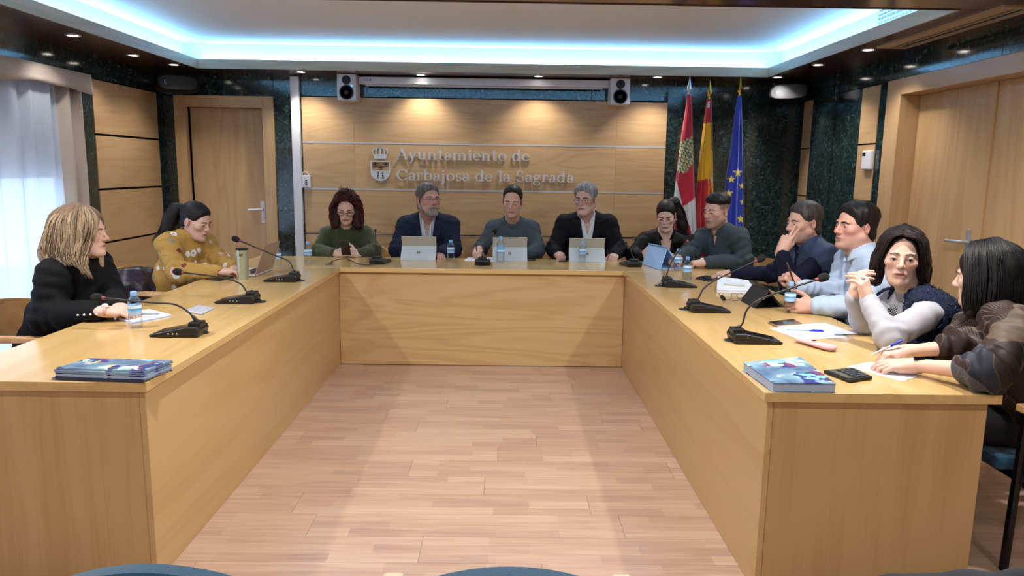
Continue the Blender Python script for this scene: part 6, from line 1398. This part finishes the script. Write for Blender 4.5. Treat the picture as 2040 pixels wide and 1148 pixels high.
# --- person in fur vest, hands clasped
def p_fur():
    H = Head(PX(1796, 511, 3.24), -27, 4, 2, 1.04, .95); sR, sL = PX(1784, 606, 3.40), PX(1862, 618, 3.08); ms = (sR+sL)/2; pel = np.array([ms[0]+.16, ms[1]+.06, .53])
    B = Body(ms+[-.01, 0, .050], sR, sL, PZ_(1720, 640, .80), PZ_(1772, 672, .80), PX(1699, 592, 3.20), PX(1730, 598, 3.08), pel, .98); r = start('person in a navy fur vest and white sweater with clasped raised hands', pel)
    o = dict(tone='#d6b1a0', eye=.88, lips='#994c4a', brow='#1f1614', lash=.85, jaw=.78, nr=.047, res=.0028, open=.6, browt=.0021, lift=.003, gaze=(0, -.02), iris='#2a1a12')
    dR, dL = np.array([.10, -.10, 1.]), np.array([-.30, .12, 1.])
    hs = [arms_hand(B, 'R', dR, (-.95, -.1, .15), 'lace', .93, o['tone'], spread=3), arms_hand(B, 'L', dL, (.45, -.85, .2), 'lace', .93, o['tone'], spread=3)]
    mkbody(r, B, H, o, hs)
    m, N, L, P = new_mat('white_sweater_print'); a = N.new('ShaderNodeVertexColor'); a.layer_name = 'Col'; tc = N.new('ShaderNodeTexCoord'); mp = N.new('ShaderNodeMapping'); mp.inputs['Scale'].default_value = (60, 60, 90); L.new(tc.outputs['Object'], mp.inputs['Vector'])
    bk = N.new('ShaderNodeTexChecker'); bk.inputs['Scale'].default_value = 1.6; bk.inputs['Color1'].default_value = srgb('#17181f'); bk.inputs['Color2'].default_value = srgb('#b9bcc4'); L.new(mp.outputs[0], bk.inputs['Vector'])
    mx = N.new('ShaderNodeMix'); mx.data_type = 'RGBA'; L.new(a.outputs[0], mx.inputs[0]); mx.inputs[6].default_value = srgb('#a3a4ad'); L.new(bk.outputs[0], mx.inputs[7]); L.new(mx.outputs[2], P.inputs['Base Color']); P.inputs['Roughness'].default_value = .85
    def prn(V):
        d = V-B.ms; u, w, q = d@B.x, d@B.fw, d@B.up; n = np.sin(q*70+u*40)*.012+np.sin(q*33)*.01; k = ((np.abs(u+.022+n) < .056) & (w > 0) & (w < .17) & (q < .04) & (q > -.35)).astype(float); return np.stack([k, k, k, np.ones_like(k)], 1)
    garment('sweater', B, r, m, .011, (.93, .93), neck=.053, bust=1., seed=21, Hc=H.c, wr=.0028, cols=prn)
    vest = garment('fur_vest', B, r, cloth_mat('navy_fur', '#1a2136', .95, .6, 120, .5), .020, sleeves=False, neck=.066, v=(.34, .060, .06), bust=1., seed=22, Hc=H.c, wr=.006)
    me = vest.data; n = len(me.vertices); co = np.zeros(n*3); me.vertices.foreach_get('co', co); no = np.zeros(n*3); me.vertices.foreach_get('normal', no); co = co.reshape(-1, 3); no = no.reshape(-1, 3); rg = np.random.RandomState(5)
    sel = rg.choice(n, 16000); sel = sel[co[sel, 2] > .70]; b0 = co[sel]+rg.normal(size=(len(sel), 3))*.003; dr = no[sel]*.42+np.array([.15, -.1, -.75])+rg.normal(size=(len(sel), 3))*.35; dr /= np.linalg.norm(dr, axis=1)[:, None]; L_ = .030+.022*rg.rand(len(sel), 1); sd = np.cross(dr, rg.normal(size=(len(sel), 3))); sd /= np.linalg.norm(sd, axis=1)[:, None]
    V = np.stack([b0-sd*.0024, b0+sd*.0024, b0+dr*L_+sd*.0003, b0+dr*L_-sd*.0003], 1).reshape(-1, 3); Q = np.arange(len(V)).reshape(-1, 4); c = np.array([srgb('#1a2138'), srgb('#2c3754'), srgb('#42506f')])[rg.randint(0, 3, len(sel))]
    f = arr_mesh('fur', [(V, Q, np.repeat(c, 4, 0))], M['hair'], vest); f.location = (0, 0, 0); f['kind'] = 'stuff'
    W_ = lambda x, y, z, dx=0, dy=0, dz=0: H.p(x, y, z)+np.array([dx, dy, dz])
    pr = [('e', H.p(0, .022, .04), (.090, .108, .098), H.M, .03), ('c', W_(0, .085, .03), W_(0, .085, .03, .03, .03, -.15), .062, .06, .04)]
    for s in (-1, 1): pr += [('c', W_(s*.066, -.0, .06), W_(s*.084, .01, -.02), .034, .034, .03), ('c', W_(s*.084, .01, -.02), W_(s*.094, .03, -.02, 0, 0, -.105), .034, .028, .03)]
    base = sd_mesh(H.c-.28, H.c+.24, .006, pr, H, '#110c0d', '#221819', None, .0022, cut=[('e', H.p(0, -.105, -.018), (.066, .085, .112), H.M, .012), ('e', H.p(0, -.08, -.12), (.055, .06, .08), H.M, .01)])
    gd = []
    for s in (-1, 1): gd += [([H.p(-.012, -.085, .105), W_(s*.052, -.078, .088), W_(s*.082, -.052, .0), W_(s*.092, -.035, -.06), W_(s*.080, -.03, -.06, 0, 0, -.070)], [H.p(-.005, .05, .138), W_(s*.075, .03, .10), W_(s*.112, .03, .0), W_(s*.122, .04, -.06), W_(s*.128, .04, -.06, 0, 0, -.065)])]
    hair(r, [base]+locks(H, gd, 260, .0034, '#0e0a0b', '#261b1b', 6, .004, .002, .5)); legs(B, r, '#16181f')
    e = B.wL+dL/np.linalg.norm(dL)*.098; MB().lathe([(.0085, -.004), (.0105, -.004), (.0105, .004), (.0085, .004)], tuple(e-np.array(r.location)), 14, rx(.3)).build('ring', M['steel'], r, True)
    return B
p_fur()
# --- person in brown patterned blouse, back to the camera
def p_brown():
    H = Head(PX(1964, 551, 2.84), -140, 8, 0, 1.02); sR, sL = PX(1952, 645, 2.98), PX(2035, 660, 2.55); ms = (sR+sL)/2; pel = np.array([ms[0]+.14, ms[1]-.02, .53])
    B = Body(ms+[-.02, .02, .05], sR, sL, PZ_(1908, 692, .805), PZ_(1968, 742, .81), PZ_(1805, 700, .785), PZ_(1822, 728, .778), pel, 1.03); r = start('person in a brown patterned blouse writing, back turned to the camera', pel)
    o = dict(tone='#d2ab9a', eye=.4, nr=.05)
    hs = [hand(B.wR, (-1, .05, -.12), (.1, -.25, 1), 'R', 'pen', .95, o['tone'], elbow=B.eR, fa=.75, fr=.036), hand(B.wL, (-1, .28, -.06), (.05, -.35, 1), 'L', 'rest', .95, o['tone'], elbow=B.eL, fa=.8, fr=.038)]
    mkbody(r, B, H, o, hs)
    m, N, L, P = new_mat('brown_print'); tc = N.new('ShaderNodeTexCoord'); n0 = N.new('ShaderNodeTexNoise'); n0.inputs['Scale'].default_value = 4; L.new(tc.outputs['Object'], n0.inputs['Vector']); ad = N.new('ShaderNodeMix'); ad.data_type = 'RGBA'; ad.inputs[0].default_value = .2; L.new(tc.outputs['Object'], ad.inputs[6]); L.new(n0.outputs['Color'], ad.inputs[7])
    mp = N.new('ShaderNodeMapping'); mp.inputs['Rotation'].default_value = (.4, .6, .3); mp.inputs['Scale'].default_value = (1, 1, .55); L.new(ad.outputs[2], mp.inputs['Vector']); v = N.new('ShaderNodeTexVoronoi'); v.inputs['Scale'].default_value = 9.5; L.new(mp.outputs[0], v.inputs['Vector']); sp = N.new('ShaderNodeSeparateColor'); L.new(v.outputs['Color'], sp.inputs[0])
    q = ramp(N, [(0, srgb('#281b18')), (.35, srgb('#33231f')), (.55, srgb('#1c1919')), (.68, srgb('#272a34')), (.86, srgb('#57493e')), (.94, srgb('#4a4b54'))], 'CONSTANT'); L.new(sp.outputs[0], q.inputs[0])
    ve = N.new('ShaderNodeTexVoronoi'); ve.feature = 'DISTANCE_TO_EDGE'; ve.inputs['Scale'].default_value = 9.5; L.new(mp.outputs[0], ve.inputs['Vector']); q2 = ramp(N, [(.0, (1, 1, 1)), (.02, (0, 0, 0))]); L.new(ve.outputs[0], q2.inputs[0])
    w = N.new('ShaderNodeTexWave'); w.inputs['Scale'].default_value = 45; L.new(tc.outputs['Object'], w.inputs['Vector']); q3 = ramp(N, [(.8, (0, 0, 0)), (.9, (1, 1, 1))]); L.new(w.outputs['Fac'], q3.inputs[0]); gt = N.new('ShaderNodeMath'); gt.operation = 'GREATER_THAN'; gt.inputs[1].default_value = .72; L.new(sp.outputs[1], gt.inputs[0]); ml = N.new('ShaderNodeMath'); ml.operation = 'MULTIPLY'; L.new(gt.outputs[0], ml.inputs[0]); L.new(q3.outputs[0], ml.inputs[1]); mxx = N.new('ShaderNodeMath'); mxx.operation = 'MAXIMUM'; L.new(ml.outputs[0], mxx.inputs[0]); L.new(q2.outputs[0], mxx.inputs[1])
    m2 = N.new('ShaderNodeMath'); m2.operation = 'MULTIPLY'; m2.inputs[1].default_value = .4; L.new(mxx.outputs[0], m2.inputs[0]); fx = N.new('ShaderNodeMix'); fx.data_type = 'RGBA'; L.new(m2.outputs[0], fx.inputs[0]); L.new(q.outputs[0], fx.inputs[6]); fx.inputs[7].default_value = srgb('#7d6f62'); L.new(fx.outputs[2], P.inputs['Base Color']); P.inputs['Roughness'].default_value = .6; P.inputs['Specular IOR Level'].default_value = .25
    garment('blouse', B, r, m, .018, (.28, .30), neck=.060, v=(.10, .04, .06), collar=(.062, .02, .03, .006), bust=1.1, seed=25, Hc=H.c, wr=.006, loose=1.1, waist=1.05)
    W_ = lambda x, y, z, dx=0, dy=0, dz=0: H.p(x, y, z)+np.array([dx, dy, dz])
    pr = [('e', H.p(0, .022, .038), (.098, .114, .104), H.M, .03), ('c', W_(0, .075, .02), W_(0, .085, .02, 0, 0, -.15), .078, .074, .04)]
    for s in (-1, 1): pr += [('c', W_(s*.074, .01, .03), W_(s*.086, .005, .05, 0, 0, -.185), .032, .032, .04)]
    base = sd_mesh(H.c-.30, H.c+.24, .006, pr, H, '#0d0a0c', '#171216', None, .0016, cut=[('e', H.p(0, -.105, -.03), (.062, .085, .10), H.M, .012)])
    gd = [([H.p(0, -.05, .138), W_(s*.080, -.045, .095), W_(s*.116, -.040, .0), W_(s*.122, -.035, .0, 0, 0, -.075), W_(s*.112, -.03, 0, 0, 0, -.135)], [H.p(0, .03, .150), W_(s*.090, .06, .105), W_(s*.118, .07, .0), W_(s*.124, .075, .0, 0, 0, -.075), W_(s*.115, .07, 0, 0, 0, -.145)]) for s in (-1, 1)]
    gd += [([H.p(0, .03, .150), W_(s*.090, .06, .105), W_(s*.118, .07, .0), W_(s*.124, .075, .0, 0, 0, -.075), W_(s*.115, .07, 0, 0, 0, -.145)], [H.p(0, .05, .148), W_(s*.012, .13, .09), W_(s*.012, .155, .0), W_(s*.012, .172, .0, 0, 0, -.075), W_(s*.012, .168, 0, 0, 0, -.145)]) for s in (-1, 1)]
    hair(r, [base]+locks(H, gd, 380, .0036, '#0a080b', '#1a1518', 7, .0022)); legs(B, r, '#121217', shoe='#a9a9b0')
    wrist_band(r, B.wL+np.array([.012, -.003, 0]), (-1, .28, -.06), (.05, -.35, 1), '#9aa0a6', '#15171c', rw=.031, rn=.026, width=.016, dial=.0)
    dd = nrm(np.array([-1, .28, -.06])); nn = np.array([.05, -.35, 1.]); nn = nrm(nn-dd*(nn@dd)); tt = np.cross(dd, nn); mb = MB(); mb.box(-.010, .010, -.019, .019, 0, .006, R=np.stack([tt, dd, nn], 1), o=B.wL+np.array([.012, -.003, 0])+nn*.027-np.array(r.location)); mb.build('watch_screen', M['blackgloss'], r, bevel=.003)
    p = B.wR+np.array([-.07, .01, .0]); pen(p+np.array([-.06, .0, -.02]), p+np.array([.045, -.02, .045]), 'blue pen in the writing hand of the person in brown', '#b9c0c8', '#1a2fc0'); return B
p_brown()
# --- person in yellow blouse typing
def p_yellow():
    H = Head(PX(390, 441, 4.95), 76, 18, 0, 1.0, .97); sR, sL = PX(334, 488, 4.82), PX(408, 486, 5.12); ms = (sR+sL)/2; pel = np.array([ms[0]-.17, ms[1], .53])
    B = Body(ms+[.02, 0, .05], sR, sL, PX(352, 543, 4.72), PX(439, 523, 5.05), PZ_(438, 541, .79), PZ_(462, 533, .79), pel, .98); r = start('person in a yellow flowered blouse typing on a laptop', pel)
    o = dict(tone='#cfa999', eye=.2, lips='#9c5f5c', brow='#1f1614', lash=.2, jaw=.82, nr=.047)
    hs = [arms_hand(B, 'R', (.9, .35, .05), (0, -.1, 1), 'type', .93, o['tone']), arms_hand(B, 'L', (.9, -.2, .0), (0, 0, 1), 'type', .93, o['tone'])]
    mkbody(r, B, H, o, hs)
    m, N, L, P = new_mat('yellow_flowers'); tc = N.new('ShaderNodeTexCoord'); v = N.new('ShaderNodeTexVoronoi'); v.inputs['Scale'].default_value = 12.5; L.new(tc.outputs['Object'], v.inputs['Vector']); n0 = N.new('ShaderNodeTexNoise'); n0.inputs['Scale'].default_value = 60; L.new(tc.outputs['Object'], n0.inputs['Vector']); am = N.new('ShaderNodeMath'); am.operation = 'MULTIPLY_ADD'; am.inputs[1].default_value = .25; L.new(n0.outputs['Fac'], am.inputs[0]); L.new(v.outputs['Distance'], am.inputs[2])
    fl = ramp(N, [(.0, (1, 1, 1)), (.40, (1, 1, 1)), (.42, (0, 0, 0))]); L.new(am.outputs[0], fl.inputs[0]); sp = N.new('ShaderNodeSeparateColor'); L.new(v.outputs['Color'], sp.inputs[0]); fc = ramp(N, [(0, srgb('#d9d3cf')), (.38, srgb('#7b2a2c')), (.55, srgb('#c99aa0')), (.75, srgb('#d8d4d0')), (.9, srgb('#8f8468'))], 'CONSTANT'); L.new(sp.outputs[0], fc.inputs[0])
    ce = ramp(N, [(.0, (1, 1, 1)), (.17, (1, 1, 1)), (.19, (0, 0, 0))]); L.new(am.outputs[0], ce.inputs[0]); f1 = N.new('ShaderNodeMix'); f1.data_type = 'RGBA'; L.new(ce.outputs[0], f1.inputs[0]); L.new(fc.outputs[0], f1.inputs[6]); f1.inputs[7].default_value = srgb('#4a4a50')
    v2 = N.new('ShaderNodeTexVoronoi'); v2.feature = 'DISTANCE_TO_EDGE'; v2.inputs['Scale'].default_value = 7; L.new(tc.outputs['Object'], v2.inputs['Vector']); st = ramp(N, [(0, (1, 1, 1)), (.012, (0, 0, 0))]); L.new(v2.outputs[0], st.inputs[0]); b0 = N.new('ShaderNodeMix'); b0.data_type = 'RGBA'; L.new(st.outputs[0], b0.inputs[0]); b0.inputs[6].default_value = srgb('#a8823c'); b0.inputs[7].default_value = srgb('#8a6526'); f2_ = N.new('ShaderNodeMix'); f2_.data_type = 'RGBA'; L.new(fl.outputs[0], f2_.inputs[0]); L.new(b0.outputs[2], f2_.inputs[6]); L.new(f1.outputs[2], f2_.inputs[7]); L.new(f2_.outputs[2], P.inputs['Base Color']); P.inputs['Roughness'].default_value = .8
    garment('blouse', B, r, m, .014, (.93, .93), neck=.056, bust=1., seed=31, Hc=H.c, wr=.0045, loose=1.15)
    S = scalp_sdf(H, o, [(-.11, .078), (-.08, .066), (-.06, .042), (-.045, .005), (-.02, -.005), (0, .014), (.02, .0), (.04, -.05), (.12, -.08)], top=.011, side=.008, back=.010, rough=.0007, seed=3); V, Q = S.mesh(1); parts = [(V, Q, hair_cols(V, H, '#100c0d', '#231b1c'))]
    w = [PX(367, 413, 4.97), PX(352, 419, 4.98), PX(341, 437, 4.98), PX(331, 458, 4.96), PX(318, 480, 4.94)]
    parts.append(sd_mesh(np.min(w, 0)-.08, np.max(w, 0)+.08, .007, [('c', w[i], w[i+1], (.026, .044, .050, .036, .016)[i], (.026, .044, .050, .036, .016)[i+1], .03) for i in range(4)], H, '#0f0b0c', '#231a1a', None, .002)); parts += locks(H, [([p+np.array([-.035, -.03, 0]) for p in w], [p+np.array([.03, -.035, .0]) for p in w])], 45, .004, '#0d0a0a', '#2d211f', 9, .006); hair(r, parts)
    MB().lathe([(.001, 0), (.006, .002), (.006, .006), (.001, .008)], tuple(H.p(-.082, .004, -.040)-np.array(r.location)), 10).build('earring', M['steel'], r, True); legs(B, r, '#aeb4bd'); return B
B_y = p_yellow()
# --- blonde person in black
def p_blonde():
    H = Head(PX(167, 463, 3.65), 96, 2, 0, 1.0); sR, sL = PX(113, 550, 3.5), PX(188, 528, 3.85); ms = (sR+sL)/2; pel = np.array([ms[0]-.16, ms[1], .53])
    B = Body(ms+[.02, 0, .055], sR, sL, PX(92, 632, 3.45), np.array([-2.03, 3.72, .79]), PZ_(205, 620, .79), PZ_(232, 611, .79), pel, 1.08); r = start('person in a black top with pearl cuff buttons beside the curtain', pel)
    o = dict(tone='#d2ae9f', eye=.4, lips='#a3605c', brow='#5a4638', nr=.05)
    hs = [arms_hand(B, 'R', (.95, .30, -.05), (-.1, -.35, 1), 'rest', .95, o['tone']), arms_hand(B, 'L', (.9, -.3, -.05), (0, 0, 1), 'rest', .95, o['tone'])]
    mkbody(r, B, H, o, hs); garment('top', B, r, cloth_mat('black_crepe', '#08080c', .8, .2, 300, .15), .018, (.86, .9), neck=.056, bust=1.15, seed=33, Hc=H.c, wr=.0035, loose=1.2, waist=1.12, belly=1.15)
    W_ = lambda x, y, z, dx=0, dy=0, dz=0: H.p(x, y, z)+np.array([dx, dy, dz])
    pr = [('e', H.p(0, .025, .036), (.100, .118, .110), H.M, .03), ('c', W_(0, .08, .02), W_(0, .085, .02, -.05, 0, -.13), .085, .085, .04)]
    for s in (-1, 1): pr += [('c', W_(s*.080, -.01, .05), W_(s*.095, .02, .05, -.015, 0, -.16), .042, .045, .03), ('c', W_(s*.09, -.02, 0), W_(s*.10, -.02, 0, .0, 0, -.18), .032, .018, .03)]
    base = sd_mesh(H.c-.32, H.c+.24, .006, pr, H, '#66513f', '#a08b70', -.02, .003, cut=[('e', H.p(0, -.115, -.03), (.060, .075, .11), H.M, .012)])
    A0 = [PX(178, 411, 3.62), PX(196, 436, 3.555), PX(190, 470, 3.525), PX(176, 505, 3.50), PX(172, 535, 3.47), PX(186, 556, 3.45)]; A1 = [PX(150, 411, 3.62), PX(140, 440, 3.52), PX(140, 475, 3.49), PX(138, 500, 3.47), PX(140, 517, 3.46), PX(148, 528, 3.45)]; A2 = [PX(128, 413, 3.62), PX(100, 440, 3.55), PX(88, 475, 3.52), PX(84, 500, 3.51), PX(86, 514, 3.50), PX(94, 522, 3.49)]
    hair(r, [base]+locks(H, [(A0, A1), (A1, A2), (A1, A2)], 330, .0034, '#4d3b2e', '#a08b70', 12, .005, .003, .4)); legs(B, r, '#101014')
    d = nrm(B.wR-B.eR)
    for k in range(4): MB().lathe([(.001, -.005), (.005, -.002), (.005, .002), (.001, .005)], tuple(PX(155+12.5*k, 628-.6*k, 3.30)-np.array(r.location)), 10).build('pearl_button', M['whiteplastic'], r, True)
    wrist_band(r, B.wR+np.array([.012, 0, 0]), (.95, .30, -.05), (-.1, -.35, 1), '#b9948a', '#e6e6ea', rw=.030, rn=.025, width=.012, dial=.014); return B
B_b = p_blonde()
# ------------------------------------------------------------------ chairs under the sitters, jacket over a chair
armchair(-2.36, 3.68, math.radians(90), 'beech tub armchair of the person in the black top'); armchair(-2.36, 4.98, math.radians(80), 'beech tub armchair of the person in yellow, draped with a jacket'); armchair(-2.30, 5.74, math.radians(35), 'empty beech tub armchair at the corner before the single door')
armchair(-2.42, 2.72, math.radians(90), 'beech tub armchair at the left picture edge')
for x, lb in ((-1.33, 'person in green'), (-.66, 'person in the navy jacket'), (.07, 'person in the grey sweater'), (.70, 'person in the black jacket'), (1.36, 'person in the black blouse')): armchair(x, 6.50, 0, 'beech tub armchair of the '+lb)
for x, y, a, lb in ((1.98, 5.86, -50, 'person in the dark grey shirt'), (2.22, 4.70, -80, 'person in the quilted vest'), (2.24, 4.04, -80, 'person in the pale blue shirt'), (2.16, 3.42, -78, 'person in the fur vest'), (2.10, 2.80, -90, 'person in brown')): armchair(x, y, math.radians(a), 'beech tub armchair of the '+lb)
audience_chair(-.497, 1.175, math.pi, 'teal upholstered public chair without arms at the bottom left edge', M['teal'], .907, False)

def jacket_over(label, pts, rad, col, mat_r, seed, res=.010):
    S = SDF(*bounds(pts, .17), res)
    for i in range(len(pts)-1): S.cap(pts[i], pts[i+1], rad[i], rad[i+1], .08)
    X, Y, Z = S.ax[0][:, None, None], S.ax[1][None, :, None], S.ax[2][None, None, :]; S.F += (wob(seed, 40., .008)(X, Y, Z)+wob(seed+1, 95., .003)(X, Y, Z)).astype(np.float32)
    o = arr_mesh('draped_jacket', [S.mesh(1)], plain('jacket_cloth', col, mat_r, spec=.4), None); tag(o, label, 'jacket'); return o
jacket_over('dark plum padded jacket draped over the chair of the person in yellow', [PX(244, 600, 4.70), PX(247, 572, 4.72), PX(266, 558, 4.80), PX(288, 552, 4.90), PX(292, 585, 4.88), PX(270, 600, 4.78), PX(268, 575, 4.78)], [.085, .075, .065, .06, .085, .09, .09], '#2a2230', .35, 71)
audience_chair(.66, 1.19, math.pi, 'dark navy public chair at the bottom right edge', M['navy'], .83, False)
jacket_over('dark navy jacket thrown over the public chair at the bottom right', [np.array([.50, .97, .790]), np.array([.56, .955, .830]), np.array([.63, .955, .828]), np.array([.685, .96, .810]), np.array([.73, .955, .834]), np.array([.80, .96, .836])], [.035, .04, .04, .035, .042, .042], '#20242f', .8, 77)
